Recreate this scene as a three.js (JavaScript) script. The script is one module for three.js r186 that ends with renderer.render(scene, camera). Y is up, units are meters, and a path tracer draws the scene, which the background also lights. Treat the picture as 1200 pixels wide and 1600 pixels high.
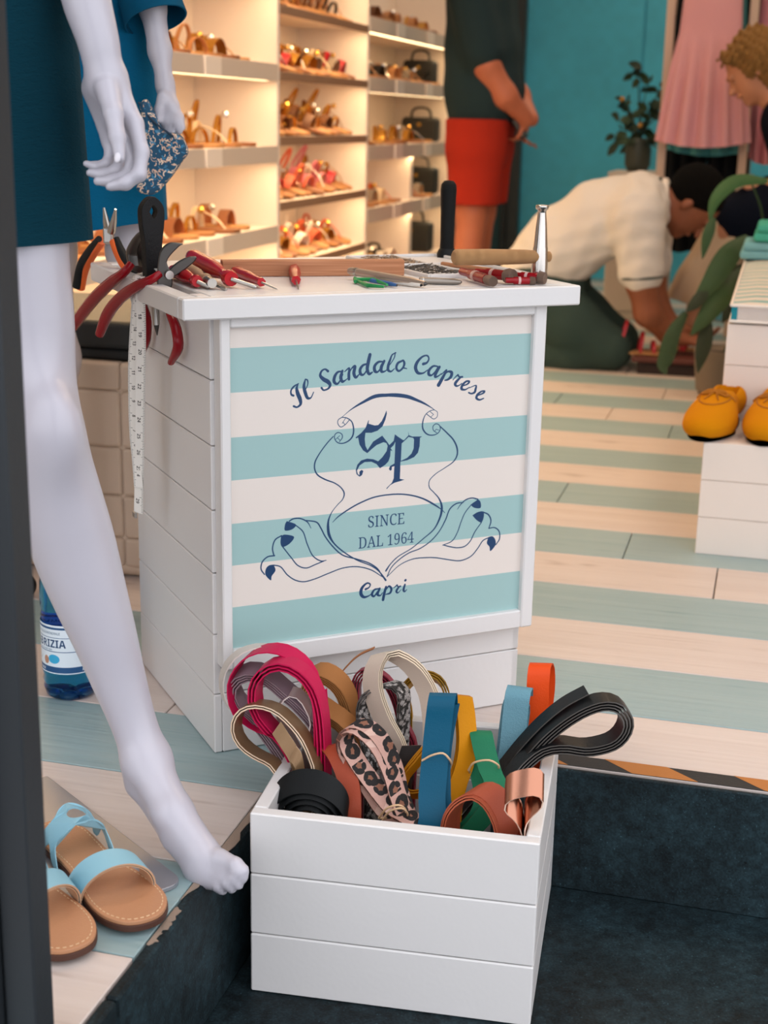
import * as THREE from 'three';
import { mergeGeometries, mergeVertices, toCreasedNormals } from 'three/addons/utils/BufferGeometryUtils.js';
import { RoundedBoxGeometry } from 'three/addons/geometries/RoundedBoxGeometry.js';
import { RectAreaLightUniformsLib } from 'three/addons/lights/RectAreaLightUniformsLib.js';

// ---------------------------------------------------------------- camera, sky, lights, exposure
const scene = new THREE.Scene();
const renderer = new THREE.WebGLRenderer({ antialias: true });
renderer.toneMapping = THREE.LinearToneMapping;
renderer.toneMappingExposure = 1.12;
renderer.shadowMap.enabled = true;
RectAreaLightUniformsLib.init();

const camera = new THREE.PerspectiveCamera(39.31, 0.75, 0.05, 100);
camera.position.set(0, 0.8949, 0);
{
  const m = new THREE.Matrix4().makeBasis(new THREE.Vector3(0.964842, 0.019473, -0.262108), new THREE.Vector3(-0.087573, 0.964085, -0.250739), new THREE.Vector3(0.247811, 0.264878, 0.931896));
  camera.quaternion.setFromRotationMatrix(m);
}
camera.focus = 1.95;
camera.userData.fStop = 5.6;

// bright overcast street sky behind the camera
scene.background = new THREE.Color().setRGB(0.93, 0.94, 1.0);
scene.backgroundIntensity = 1.82;

const WARM = new THREE.Color().setRGB(1.0, 0.70, 0.38);
const LAMP = new THREE.Color().setRGB(1.0, 0.76, 0.55);

// ---------------------------------------------------------------- helpers
let seed = 20240611;
const rnd = () => { seed = (Math.imul(seed, 1664525) + 1013904223) | 0; return (seed >>> 0) / 4294967296; };
const rr = (a, b) => a + (b - a) * rnd();
const V = (a, b, c) => Array.isArray(a) ? new THREE.Vector3(a[0], a[1], a[2]) : new THREE.Vector3(a, b, c);
const add3 = (a, b) => [a[0] + b[0], a[1] + b[1], a[2] + b[2]];
const mul3 = (a, k) => [a[0] * k, a[1] * k, a[2] * k];
const lerp = (a, b, t) => a + (b - a) * t;
const lerp3 = (a, b, t) => [lerp(a[0], b[0], t), lerp(a[1], b[1], t), lerp(a[2], b[2], t)];
const used = new Map();
function numbered(n) {
  const k = used.get(n) || 0;
  used.set(n, k + 1);
  return k ? n + '_' + String(k).padStart(3, '0') : n;
}
function shade(o) { o.castShadow = true; o.receiveShadow = true; return o; }
function thing(name, label, category, pos = [0, 0, 0], turn = 0, group) {
  const o = new THREE.Group();
  o.name = numbered(name);
  o.position.set(...pos);
  o.rotation.y = turn;
  o.userData = { label, category };
  if (group) o.userData.group = group;
  scene.add(o);
  return o;
}
function part(parent, name, geo, material, label) {
  const m = shade(new THREE.Mesh(geo, material));
  m.name = name;
  if (label) m.userData.label = label;
  parent.add(m);
  return m;
}
function solo(name, geo, material, label, category, group) {
  const m = shade(new THREE.Mesh(geo, material));
  m.name = numbered(name);
  m.userData = { label, category };
  if (group) m.userData.group = group;
  scene.add(m);
  return m;
}
function structure(name, geo, material, label, category) {
  const m = geo ? shade(new THREE.Mesh(geo, material)) : new THREE.Group();
  m.name = name;
  m.userData = { kind: 'structure', label, category };
  scene.add(m);
  return m;
}
function copyOf(o, label, pos, turn = 0, group) {
  const c = o.clone();
  c.name = numbered(o.name.replace(/_\d\d\d$/, ''));
  c.userData = { ...o.userData, label };
  if (group) c.userData.group = group;
  c.position.set(...pos);
  c.rotation.y = turn;
  scene.add(c);
  return c;
}
const merge = (list) => mergeGeometries(list.map((g) => {
  const n = g.index ? g.toNonIndexed() : g;
  for (const k of Object.keys(n.attributes)) if (!['position', 'normal', 'uv'].includes(k)) n.deleteAttribute(k);
  n.clearGroups();
  return n;
}));
const moved = (g, x, y, z) => g.translate(x, y, z);

// box with chamfered edges, uv in metres by the way each face points
function cbox(w, h, d, x = 0, y = 0, z = 0, c = 0.002) {
  const H = [w / 2, h / 2, d / 2], pos = [];
  c = Math.min(c, w * 0.45, h * 0.45, d * 0.45);
  const p = (s, inner) => s.map((v, i) => v * (H[i] - (inner === i ? 0 : c)));   // corner s on the face whose axis is `inner`
  const tri = (a, b, e, out) => {
    const n = V(b).sub(V(a)).cross(V(e).sub(V(a)));
    if (n.dot(V(out)) < 0) pos.push(...a, ...e, ...b); else pos.push(...a, ...b, ...e);
  };
  for (let i = 0; i < 3; i++) for (const s of [-1, 1]) {
    const j = (i + 1) % 3, k = (i + 2) % 3, q = [];
    for (const [a, b] of [[-1, -1], [1, -1], [1, 1], [-1, 1]]) { const v = [0, 0, 0]; v[i] = s; v[j] = a; v[k] = b; q.push(p(v, i)); }
    const o = [0, 0, 0]; o[i] = s;
    tri(q[0], q[1], q[2], o); tri(q[0], q[2], q[3], o);
  }
  for (let i = 0; i < 3; i++) for (const a of [-1, 1]) for (const b of [-1, 1]) {
    const j = (i + 1) % 3, k = (i + 2) % 3, q = [];
    for (const [s, f] of [[-1, j], [1, j], [1, k], [-1, k]]) { const v = [0, 0, 0]; v[i] = s; v[j] = a; v[k] = b; q.push(p(v, f)); }
    const o = [0, 0, 0]; o[j] = a; o[k] = b;
    tri(q[0], q[1], q[2], o); tri(q[0], q[2], q[3], o);
  }
  for (const a of [-1, 1]) for (const b of [-1, 1]) for (const e of [-1, 1]) { const v = [a, b, e]; tri(p(v, 0), p(v, 1), p(v, 2), v); }
  const g = new THREE.BufferGeometry();
  g.setAttribute('position', new THREE.Float32BufferAttribute(pos, 3));
  g.computeVertexNormals();
  const n = g.attributes.normal, uv = [];
  for (let i = 0; i < n.count; i++) {
    const X = Math.abs(n.getX(i)), Y = Math.abs(n.getY(i)), Z = Math.abs(n.getZ(i)), a = pos[3 * i], b = pos[3 * i + 1], e = pos[3 * i + 2];
    if (Y >= X && Y >= Z) uv.push(a + w / 2, e + d / 2); else if (Z >= X) uv.push(a + w / 2, b + h / 2); else uv.push(e + d / 2, b + h / 2);
  }
  g.setAttribute('uv', new THREE.Float32BufferAttribute(uv, 2));
  return g.translate(x, y, z);
}
// box given by its two corners
const box2 = (a, b, c = 0.002) => cbox(Math.abs(b[0] - a[0]), Math.abs(b[1] - a[1]), Math.abs(b[2] - a[2]), (a[0] + b[0]) / 2, (a[1] + b[1]) / 2, (a[2] + b[2]) / 2, c);
const rbox = (w, h, d, r, x = 0, y = 0, z = 0, s = 3) => new RoundedBoxGeometry(w, h, d, s, r).translate(x, y, z);

function smooth(pts, n, closed = false) {
  const c = new THREE.CatmullRomCurve3(pts.map((p) => V(p)), closed, 'centripetal');
  return c.getSpacedPoints(n);
}
// round bar through pts with a radius at each point (lerped along), closed ends
function bar(pts, radii, sides = 10, n = 0, squash = 1) {
  const P = n ? smooth(pts, n) : pts.map((p) => V(p));
  const N = P.length, R = (t) => { if (!Array.isArray(radii)) return radii; const f = t * (radii.length - 1), i = Math.min(radii.length - 2, Math.floor(f)); return lerp(radii[i], radii[i + 1], f - i); };
  const pos = [], uv = [], idx = [];
  let up = V(0.3, 1, 0.2);
  const T0 = P[1].clone().sub(P[0]).normalize();
  let nrm = up.sub(T0.clone().multiplyScalar(up.dot(T0))).normalize();
  for (let i = 0; i < N; i++) {
    const T = (i === 0 ? P[1].clone().sub(P[0]) : i === N - 1 ? P[i].clone().sub(P[i - 1]) : P[i + 1].clone().sub(P[i - 1])).normalize();
    nrm = nrm.clone().sub(T.clone().multiplyScalar(nrm.dot(T))).normalize();
    const b = T.clone().cross(nrm), r = R(i / (N - 1));
    for (let k = 0; k <= sides; k++) {
      const a = k / sides * Math.PI * 2, c = Math.cos(a) * r * squash, s = Math.sin(a) * r;
      pos.push(P[i].x + nrm.x * c + b.x * s, P[i].y + nrm.y * c + b.y * s, P[i].z + nrm.z * c + b.z * s);
      uv.push(i / (N - 1), k / sides);
    }
  }
  const row = sides + 1;
  for (let i = 0; i < N - 1; i++) for (let k = 0; k < sides; k++) { const a = i * row + k; idx.push(a, a + row, a + 1, a + 1, a + row, a + row + 1); }
  for (const [i, flip] of [[0, true], [N - 1, false]]) {
    const base = pos.length / 3;
    pos.push(P[i].x, P[i].y, P[i].z); uv.push(0.5, 0.5);
    for (let k = 0; k <= sides; k++) { const a = (i * row + k) * 3; pos.push(pos[a], pos[a + 1], pos[a + 2]); uv.push(0, 0); }
    for (let k = 0; k < sides; k++) flip ? idx.push(base, base + 1 + k, base + 2 + k) : idx.push(base, base + 2 + k, base + 1 + k);
  }
  const g = new THREE.BufferGeometry();
  g.setAttribute('position', new THREE.Float32BufferAttribute(pos, 3));
  g.setAttribute('uv', new THREE.Float32BufferAttribute(uv, 2));
  g.setIndex(idx);
  g.computeVertexNormals();
  return g;
}
// flat band of rectangular section: pts run along one edge, w is the vector across the band, th its thickness, off shifts it along its own normal
function band(pts, w, th = 0.002, off = 0, n = 48, wobble = 0) {
  const P = smooth(pts, n), Wd = V(w), N = P.length, pos = [], uv = [], fa = [], ea = [];
  const nr = [];
  let len = 0;
  for (let i = 0; i < N; i++) {
    const T = (i === 0 ? P[1].clone().sub(P[0]) : i === N - 1 ? P[i].clone().sub(P[i - 1]) : P[i + 1].clone().sub(P[i - 1])).normalize();
    nr.push(T.cross(Wd).normalize());
  }
  const ring = [];
  for (let i = 0; i < N; i++) {
    if (i) len += P[i].distanceTo(P[i - 1]);
    const o = off + (wobble ? wobble * Math.sin(i * 0.9) : 0);
    const a = P[i].clone().addScaledVector(nr[i], o - th / 2), b = P[i].clone().addScaledVector(nr[i], o + th / 2);
    ring.push([a, b, b.clone().add(Wd), a.clone().add(Wd), len]);
  }
  const W = Wd.length(), face = (i0, i1, va, vb, list) => {
    for (let i = 0; i < N - 1; i++) {
      const A = ring[i], B = ring[i + 1], at = pos.length / 3;
      for (const [v, u, q] of [[A[i0], A[4], va], [B[i0], B[4], va], [B[i1], B[4], vb], [A[i1], A[4], vb]]) { pos.push(v.x, v.y, v.z); uv.push(u, q); }
      list.push(at, at + 1, at + 2, at, at + 2, at + 3);
    }
  };
  face(1, 2, 0, W, fa); face(3, 0, W, 0, fa); face(0, 1, 0, 0, ea); face(2, 3, W, W, ea);
  for (const [i, f] of [[0, 1], [N - 1, 0]]) {
    const A = ring[i], at = pos.length / 3;
    for (let k = 0; k < 4; k++) { pos.push(A[k].x, A[k].y, A[k].z); uv.push(0, 0); }
    f ? ea.push(at, at + 1, at + 2, at, at + 2, at + 3) : ea.push(at, at + 2, at + 1, at, at + 3, at + 2);
  }
  const g = new THREE.BufferGeometry();
  g.setAttribute('position', new THREE.Float32BufferAttribute(pos, 3));
  g.setAttribute('uv', new THREE.Float32BufferAttribute(uv, 2));
  g.setIndex([...fa, ...ea]);
  g.addGroup(0, fa.length, 0);
  g.addGroup(fa.length, ea.length, 1);
  g.computeVertexNormals();
  // shared normals along the band so that it bends smoothly
  const nm = g.attributes.normal;
  for (let f = 0; f < 2; f++) for (let i = 0; i < N - 2; i++) {
    const q = (f * (N - 1) + i) * 4, r = q + 4;
    for (const [a, b] of [[q + 1, r], [q + 2, r + 3]]) {
      const m = V(nm.getX(a) + nm.getX(b), nm.getY(a) + nm.getY(b), nm.getZ(a) + nm.getZ(b)).normalize();
      nm.setXYZ(a, m.x, m.y, m.z); nm.setXYZ(b, m.x, m.y, m.z);
    }
  }
  return g;
}
// extruded outline (points in x,y) with thickness along z and a small bevel
function slab(pts, th, bevel = 0.001, holes = []) {
  const s = new THREE.Shape(pts.map((p) => new THREE.Vector2(p[0], p[1])));
  for (const h of holes) s.holes.push(new THREE.Path(h.map((p) => new THREE.Vector2(p[0], p[1]))));
  return new THREE.ExtrudeGeometry(s, { depth: th - 2 * bevel, bevelEnabled: bevel > 0, bevelSize: bevel, bevelThickness: bevel, bevelOffset: -bevel, bevelSegments: 2, curveSegments: 8 }).translate(0, 0, bevel);
}
const spline2 = (pts, n, closed = true) => new THREE.SplineCurve((closed ? [...pts, pts[0]] : pts).map((p) => new THREE.Vector2(p[0], p[1]))).getPoints(n).map((p) => [p.x, p.y]).slice(0, closed ? -1 : undefined);
const lathe = (pts, seg = 24) => new THREE.LatheGeometry(pts.map((p) => new THREE.Vector2(p[0], p[1])), seg);

// ---------- smooth bodies: distance fields meshed on a grid (surface nets)
const capDist = (x, y, z, c) => {
  const [a, b, ra, rb] = c, bx = b[0] - a[0], by = b[1] - a[1], bz = b[2] - a[2], px = x - a[0], py = y - a[1], pz = z - a[2];
  const l = bx * bx + by * by + bz * bz || 1e-9, t = Math.max(0, Math.min(1, (px * bx + py * by + pz * bz) / l));
  const dx = px - bx * t, dy = py - by * t, dz = pz - bz * t;
  return Math.sqrt(dx * dx + dy * dy + dz * dz) - (ra + (rb - ra) * t);
};
const ellDist = (x, y, z, e) => {   // [centre, radii, optional axes]
  let px = x - e[0][0], py = y - e[0][1], pz = z - e[0][2];
  if (e[2]) { const [A, B, D] = e[2], a = px * A[0] + py * A[1] + pz * A[2], b = px * B[0] + py * B[1] + pz * B[2], d = px * D[0] + py * D[1] + pz * D[2]; px = a; py = b; pz = d; }
  const r = e[1], k = Math.sqrt((px / r[0]) ** 2 + (py / r[1]) ** 2 + (pz / r[2]) ** 2);
  return (k - 1) * Math.min(r[0], r[1], r[2]) * (k > 1 ? 1 : 1);
};
const smin = (a, b, k) => { const h = Math.max(k - Math.abs(a - b), 0) / k; return Math.min(a, b) - h * h * k * 0.25; };
// list of capsules [a, b, ra, rb] and ellipsoids {e:[..]}; k is the blend
function field(list, k, grow = 0, cut) {
  return (x, y, z) => {
    let d = 1e3;
    for (const c of list) { const q = c.e ? ellDist(x, y, z, c.e) : capDist(x, y, z, c); d = smin(d, q, c.k || k); }
    d -= grow;
    if (cut) d = Math.max(d, cut(x, y, z));
    return d;
  };
}
function bounds(list, pad) {
  const lo = [1e9, 1e9, 1e9], hi = [-1e9, -1e9, -1e9];
  for (const c of list) for (const [p, r] of c.e ? [[c.e[0], Math.max(...c.e[1])]] : [[c[0], c[2]], [c[1], c[3]]]) for (let i = 0; i < 3; i++) { lo[i] = Math.min(lo[i], p[i] - r - pad); hi[i] = Math.max(hi[i], p[i] + r + pad); }
  return [lo, hi];
}
function skin(fn, [lo, hi], cell) {
  const n = lo.map((l, i) => Math.ceil((hi[i] - l) / cell) + 1), [nx, ny, nz] = n, val = new Float32Array(nx * ny * nz);
  const at = (i, j, k) => i + nx * (j + ny * k);
  // coarse pass first: skip blocks that are far from the surface
  const B = 4;
  for (let k0 = 0; k0 < nz; k0 += B) for (let j0 = 0; j0 < ny; j0 += B) for (let i0 = 0; i0 < nx; i0 += B) {
    const c = fn(lo[0] + (i0 + B / 2) * cell, lo[1] + (j0 + B / 2) * cell, lo[2] + (k0 + B / 2) * cell), far = Math.abs(c) > cell * B * 1.6;
    for (let k = k0; k < Math.min(nz, k0 + B); k++) for (let j = j0; j < Math.min(ny, j0 + B); j++) for (let i = i0; i < Math.min(nx, i0 + B); i++) val[at(i, j, k)] = far ? c : fn(lo[0] + i * cell, lo[1] + j * cell, lo[2] + k * cell);
  }
  const vid = new Int32Array(nx * ny * nz).fill(-1), pos = [], idx = [];
  for (let k = 0; k < nz - 1; k++) for (let j = 0; j < ny - 1; j++) for (let i = 0; i < nx - 1; i++) {
    let m = 0, sx = 0, sy = 0, sz = 0, cnt = 0;
    const cv = [];
    for (let q = 0; q < 8; q++) { const v = val[at(i + (q & 1), j + ((q >> 1) & 1), k + (q >> 2))]; cv.push(v); if (v < 0) m |= 1 << q; }
    if (m === 0 || m === 255) continue;
    for (let q = 0; q < 8; q++) for (const b of [1, 2, 4]) if (!(q & b)) {
      const r = q | b, a = cv[q], e = cv[r];
      if ((a < 0) === (e < 0)) continue;
      const t = a / (a - e);
      sx += (q & 1) + (b === 1 ? t : 0); sy += ((q >> 1) & 1) + (b === 2 ? t : 0); sz += (q >> 2) + (b === 4 ? t : 0); cnt++;
    }
    vid[at(i, j, k)] = pos.length / 3;
    pos.push(lo[0] + (i + sx / cnt) * cell, lo[1] + (j + sy / cnt) * cell, lo[2] + (k + sz / cnt) * cell);
  }
  for (let k = 1; k < nz - 1; k++) for (let j = 1; j < ny - 1; j++) for (let i = 1; i < nx - 1; i++) {
    const a = val[at(i, j, k)] < 0;
    const quad = (w, v1, v2, v3, v4) => { if ([v1, v2, v3, v4].some((q) => q < 0)) return; w ? idx.push(v1, v2, v3, v1, v3, v4) : idx.push(v1, v3, v2, v1, v4, v3); };
    if (a !== val[at(i + 1, j, k)] < 0) quad(a, vid[at(i, j - 1, k - 1)], vid[at(i, j, k - 1)], vid[at(i, j, k)], vid[at(i, j - 1, k)]);
    if (a !== val[at(i, j + 1, k)] < 0) quad(a, vid[at(i - 1, j, k - 1)], vid[at(i - 1, j, k)], vid[at(i, j, k)], vid[at(i, j, k - 1)]);
    if (a !== val[at(i, j, k + 1)] < 0) quad(a, vid[at(i - 1, j - 1, k)], vid[at(i, j - 1, k)], vid[at(i, j, k)], vid[at(i - 1, j, k)]);
  }
  const nrm = new Float32Array(pos.length), h = cell * 0.5;
  for (let i = 0; i < pos.length; i += 3) {
    let [x, y, z] = [pos[i], pos[i + 1], pos[i + 2]];
    let gx, gy, gz, l;
    for (let s = 0; s < 2; s++) {
      gx = fn(x + h, y, z) - fn(x - h, y, z); gy = fn(x, y + h, z) - fn(x, y - h, z); gz = fn(x, y, z + h) - fn(x, y, z - h);
      l = Math.hypot(gx, gy, gz) || 1; gx /= l; gy /= l; gz /= l;
      if (!s) { const d = Math.max(-cell * 0.5, Math.min(cell * 0.5, fn(x, y, z))); x -= gx * d * 0.8; y -= gy * d * 0.8; z -= gz * d * 0.8; }
    }
    pos[i] = x; pos[i + 1] = y; pos[i + 2] = z; nrm[i] = gx; nrm[i + 1] = gy; nrm[i + 2] = gz;
  }
  const g = new THREE.BufferGeometry();
  g.setAttribute('position', new THREE.Float32BufferAttribute(pos, 3));
  g.setAttribute('normal', new THREE.BufferAttribute(nrm, 3));
  const uv = new Float32Array(pos.length / 3 * 2);
  for (let i = 0; i < uv.length / 2; i++) { uv[2 * i] = pos[3 * i] + pos[3 * i + 2]; uv[2 * i + 1] = pos[3 * i + 1]; }
  g.setAttribute('uv', new THREE.BufferAttribute(uv, 2));
  g.setIndex(idx);
  return g;
}
// dense run of capsules through [point, radius] pairs: a limb without lumps at its joints
function chain(list, n, k = 0.003) {
  const P = smooth(list.map((q) => q[0]), 200), C = new THREE.CatmullRomCurve3(list.map((q) => V(q[0])), false, 'centripetal'), out = [];
  const R = new THREE.SplineCurve(list.map((q, i) => new THREE.Vector2(i, q[1]))), at = (t) => [C.getPoint(t).toArray(), R.getPoint(t).y];
  for (let i = 0; i < n; i++) { const [a, ra] = at(i / n), [b, rb] = at((i + 1) / n), c = [a, b, ra, rb]; c.k = k; out.push(c); }
  return out;
}
const flesh = (list, k, cell, grow = 0, cut) => skin(field(list, k, grow, cut), bounds(list, 0.015 + grow), cell);

// cloth: rings of points lofted downwards; fn(u, v) -> point, u round (0..1), v down (0..1); given a little thickness
function cloth(fn, nu, nv, closed = true, th = 0.0025) {
  const pos = [], uv = [], idx = [], R = nu + 1;
  for (const s of [0, 1]) for (let j = 0; j <= nv; j++) for (let i = 0; i <= nu; i++) {
    const u = i / nu, v = j / nv, p = V(fn(u, v));
    if (s) {
      const e = 1e-3, a = V(fn(u + e, v)).sub(V(fn(u - e, v))), b = V(fn(u, Math.min(1, v + e))).sub(V(fn(u, Math.max(0, v - e))));
      p.addScaledVector(a.cross(b).normalize(), th);
    }
    pos.push(p.x, p.y, p.z); uv.push(u, v);
  }
  const S = R * (nv + 1);
  for (let j = 0; j < nv; j++) for (let i = 0; i < nu; i++) {
    const a = j * R + i;
    idx.push(a, a + 1, a + R, a + 1, a + R + 1, a + R);
    idx.push(S + a, S + a + R, S + a + 1, S + a + 1, S + a + R, S + a + R + 1);
  }
  for (const j of [0, nv]) for (let i = 0; i < nu; i++) { const a = j * R + i; idx.push(a, S + a, a + 1, a + 1, S + a, S + a + 1); }
  if (!closed) for (const i of [0, nu]) for (let j = 0; j < nv; j++) { const a = j * R + i; idx.push(a, a + R, S + a, a + R, S + a + R, S + a); }
  const g = new THREE.BufferGeometry();
  g.setAttribute('position', new THREE.Float32BufferAttribute(pos, 3));
  g.setAttribute('uv', new THREE.Float32BufferAttribute(uv, 2));
  g.setIndex(idx);
  g.computeVertexNormals();
  return g;
}

// ---------- textures and materials
function noiseGrid(w, h, cells, sd) {   // tiling value noise, cells = [cx, cy]
  const [cx, cy] = cells, t = new Float32Array(cx * cy);
  let s = sd | 0;
  for (let i = 0; i < t.length; i++) { s = (Math.imul(s, 1664525) + 1013904223) | 0; t[i] = (s >>> 0) / 4294967296; }
  const out = new Float32Array(w * h), f = (q) => q * q * (3 - 2 * q);
  for (let y = 0; y < h; y++) for (let x = 0; x < w; x++) {
    const X = x / w * cx, Y = y / h * cy, i = Math.floor(X), j = Math.floor(Y), a = f(X - i), b = f(Y - j), g = (p, q) => t[(p % cx) + cx * (q % cy)];
    out[y * w + x] = lerp(lerp(g(i, j), g(i + 1, j), a), lerp(g(i, j + 1), g(i + 1, j + 1), a), b);
  }
  return out;
}
function dataTexture(w, h, fn, srgb = true) {
  const d = new Uint8Array(w * h * 4);
  for (let y = 0; y < h; y++) for (let x = 0; x < w; x++) {
    const c = fn(x, y, y * w + x), i = (y * w + x) * 4;
    d[i] = Math.max(0, Math.min(255, c[0])); d[i + 1] = Math.max(0, Math.min(255, c[1])); d[i + 2] = Math.max(0, Math.min(255, c[2])); d[i + 3] = 255;
  }
  const t = new THREE.DataTexture(d, w, h);
  t.magFilter = THREE.LinearFilter; t.minFilter = THREE.LinearMipmapLinearFilter;
  t.wrapS = t.wrapT = THREE.RepeatWrapping;
  if (srgb) t.colorSpace = THREE.SRGBColorSpace;
  t.needsUpdate = true;
  return t;
}
function canvasTexture(w, h, draw) {
  const c = document.createElement('canvas');
  c.width = w; c.height = h;
  draw(c.getContext('2d'), w, h);
  const t = new THREE.CanvasTexture(c);
  t.colorSpace = THREE.SRGBColorSpace;
  t.magFilter = THREE.LinearFilter;
  return t;
}
const mat = (color, roughness = 0.6, o = {}) => new THREE.MeshStandardMaterial({ color, roughness, ...o });
const phys = (color, roughness = 0.5, o = {}) => new THREE.MeshPhysicalMaterial({ color, roughness, ...o });
const fineNoise = (() => { const a = noiseGrid(128, 128, [64, 64], 3), b = noiseGrid(128, 128, [16, 16], 9); return dataTexture(128, 128, (x, y, i) => { const v = 128 + (a[i] - 0.5) * 150 + (b[i] - 0.5) * 80; return [v, v, v]; }, false); })();
const rep = (t, x, y) => { const c = t.clone(); c.repeat.set(x, y); c.wrapS = c.wrapT = THREE.RepeatWrapping; c.needsUpdate = true; return c; };
const grainBump = rep(fineNoise, 12, 12), clothBump = rep(fineNoise, 30, 30);

const paintWhite = phys('#dedcda', 0.42, { clearcoat: 0.15, clearcoatRoughness: 0.35, bumpMap: rep(fineNoise, 4, 4), bumpScale: 0.0002 });
const paintWarm = mat('#e3d6ca', 0.5);
const steel = mat('#b9b6b0', 0.28, { metalness: 1 });
const darkSteel = mat('#5a5754', 0.4, { metalness: 0.9 });
const matte = (color, o = {}) => phys(color, 0.95, { specularIntensity: 0.25, ...o });
const black = phys('#121517', 0.6, { specularIntensity: 0.5 });
const redGrip = phys('#8f0a17', 0.26, { specularIntensity: 0.6 });

// ---------------------------------------------------------------- the setting: floor planks, steps, walls, ceiling
const ROW = 0.21, EDGE_Z = -1.9036, STEP_X = -0.6125, LOW = -0.19;
function plankTexture(base, streak, knots, sd) {
  const w = 512, h = 96, a = noiseGrid(w, h, [6, 48], sd), b = noiseGrid(w, h, [24, 24], sd + 5), c = noiseGrid(w, h, [3, 10], sd + 11), e = noiseGrid(w, h, [128, 96], sd + 17);
  const ks = [];
  for (let i = 0; i < knots; i++) { const s = (sd * 37 + i * 91) % 97 / 97; ks.push([(0.12 + 0.76 * s) * w, (0.2 + 0.6 * ((sd * 13 + i * 57) % 53) / 53) * h, 5 + (sd + i) % 5]); }
  return dataTexture(w, h, (x, y, i) => {
    let g = (a[i] - 0.5) * 0.75 + (c[i] - 0.5) * 0.7 + (e[i] - 0.5) * 0.16;
    const dark = Math.max(0, b[i] * a[i] - 0.5) * 1.6;
    let k = 0;
    for (const q of ks) { const d = Math.hypot((x - q[0]) / 2.2, y - q[1] + (b[i] - 0.5) * 9) / q[2]; k = Math.max(k, Math.exp(-d * d * 1.8) * 0.75); }
    const f = Math.min(1, Math.max(0, 0.28 + g * 0.55 + dark) + k);
    return [0, 1, 2].map((q) => lerp(base[q], streak[q], f * 0.55 + k * 0.3) + g * 5);
  });
}
const woodBump = (() => { const a = noiseGrid(256, 64, [4, 48], 71), b = noiseGrid(256, 64, [64, 64], 72); return dataTexture(256, 64, (x, y, i) => { const v = 128 + (a[i] - 0.5) * 160 + (b[i] - 0.5) * 60; return [v, v, v]; }, false); })();
const plankMats = { pale: [], teal: [] };
for (let i = 0; i < 5; i++) {
  const bump = rep(woodBump, 1 / 1.2, 1 / ROW);
  const tune = (t) => { t.repeat.set(1 / 1.2, 1 / ROW); return t; };
  plankMats.pale.push(mat('#ffffff', 0.42, { map: tune(plankTexture([217, 204, 196], [176, 158, 148], i % 3, 101 + i * 7)), bumpMap: bump, bumpScale: 0.0006 }));
  plankMats.teal.push(mat('#ffffff', 0.42, { map: tune(plankTexture([158, 179, 180], [106, 138, 144], i % 2, 203 + i * 9)), bumpMap: bump, bumpScale: 0.0006 }));
}
const grout = mat('#54504c', 0.9);
const floor = structure('floor', box2([-2.6, -0.19, -9.2], [2.4, -0.012, EDGE_Z + 0.004], 0.001), grout, 'floor of alternating pale and blue green wood planks', 'floor');
part(floor, 'floor_bed', box2([-2.6, -0.19, EDGE_Z + 0.004], [STEP_X, -0.012, -0.55], 0.001), grout);
const plankGeo = new Map();
function plank(x0, x1, k, variant) {
  const len = x1 - x0, key = len.toFixed(3);
  if (!plankGeo.has(key)) plankGeo.set(key, cbox(len - 0.0025, 0.012, ROW - 0.0025, 0, 0, 0, 0.0012));
  const m = part(floor, 'plank', plankGeo.get(key), plankMats[Math.abs(k) % 2 ? 'teal' : 'pale'][variant % 5]);
  m.position.set((x0 + x1) / 2, -0.006 + (variant % 3) * 0.0002, EDGE_Z - ROW * (k + 0.5));
}
{
  const PL = 1.2, offs = { 0: 0.35, 1: 0.5, 2: 0.28, 3: 0.42, 8: 0.4, 9: 0.3, 10: 0.45, 4: -0.059, 5: -0.258, 7: -0.462, 6: -0.72, 11: -0.2586, 12: -0.467, 13: -0.661 };
  let n = 0;
  for (let k = -6; k < 35; k++) {
    const off = k in offs ? offs[k] : k < 0 ? STEP_X - (k % 2 ? 0 : 0.62) : ((k * 0.43 + 40) % 1) * PL - 0.35, xmax = k < 0 ? STEP_X : 2.4, xmin = -2.6;
    let a = off;
    while (a > xmin) a -= PL;
    for (; a < xmax; a += PL) {
      const x0 = Math.max(a, xmin), x1 = Math.min(a + PL, xmax);
      n++;
      if (x1 - x0 < 0.03 || (k > 14 && x0 > 1.3)) continue;
      plank(x0, x1, k, n * 3 + k + 60);
    }
  }
}
// dark granite of the step and the street slab
function graniteTexture(sd) {
  const w = 512, a = noiseGrid(w, w, [200, 200], sd), b = noiseGrid(w, w, [40, 40], sd + 1), c = noiseGrid(w, w, [7, 7], sd + 2), e = noiseGrid(w, w, [256, 256], sd + 3);
  return dataTexture(w, w, (x, y, i) => {
    let v = 42 + (c[i] - 0.5) * 20 + (b[i] - 0.5) * 18 + (a[i] - 0.5) * 20;
    if (e[i] > 0.965) v += 60 * (a[i]);
    if (e[i] < 0.05) v -= 22;
    return [v * 0.62, v * 0.92, v * 1.02];
  });
}
const graniteA = graniteTexture(31);
graniteA.repeat.set(2.2, 2.2);
const granite = phys('#ffffff', 0.6, { specularIntensity: 0.35, map: graniteA, bumpMap: rep(fineNoise, 8, 8), bumpScale: 0.0003 });
const street = structure('floor_street', null, null, 'dark granite slabs below the shop step', 'ground');
const slabX = [[STEP_X + 0.002, 0.62], [0.624, 1.9], [1.904, 3.2]], slabZ = [[-1.898, -0.9], [-0.896, 0.1], [0.104, 1.1], [1.104, 2.1]];
for (const [x0, x1] of slabX) for (const [z0, z1] of slabZ) part(street, 'paving_slab', box2([x0, LOW - 0.04, z0], [x1, LOW, z1], 0.002), granite);
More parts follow.
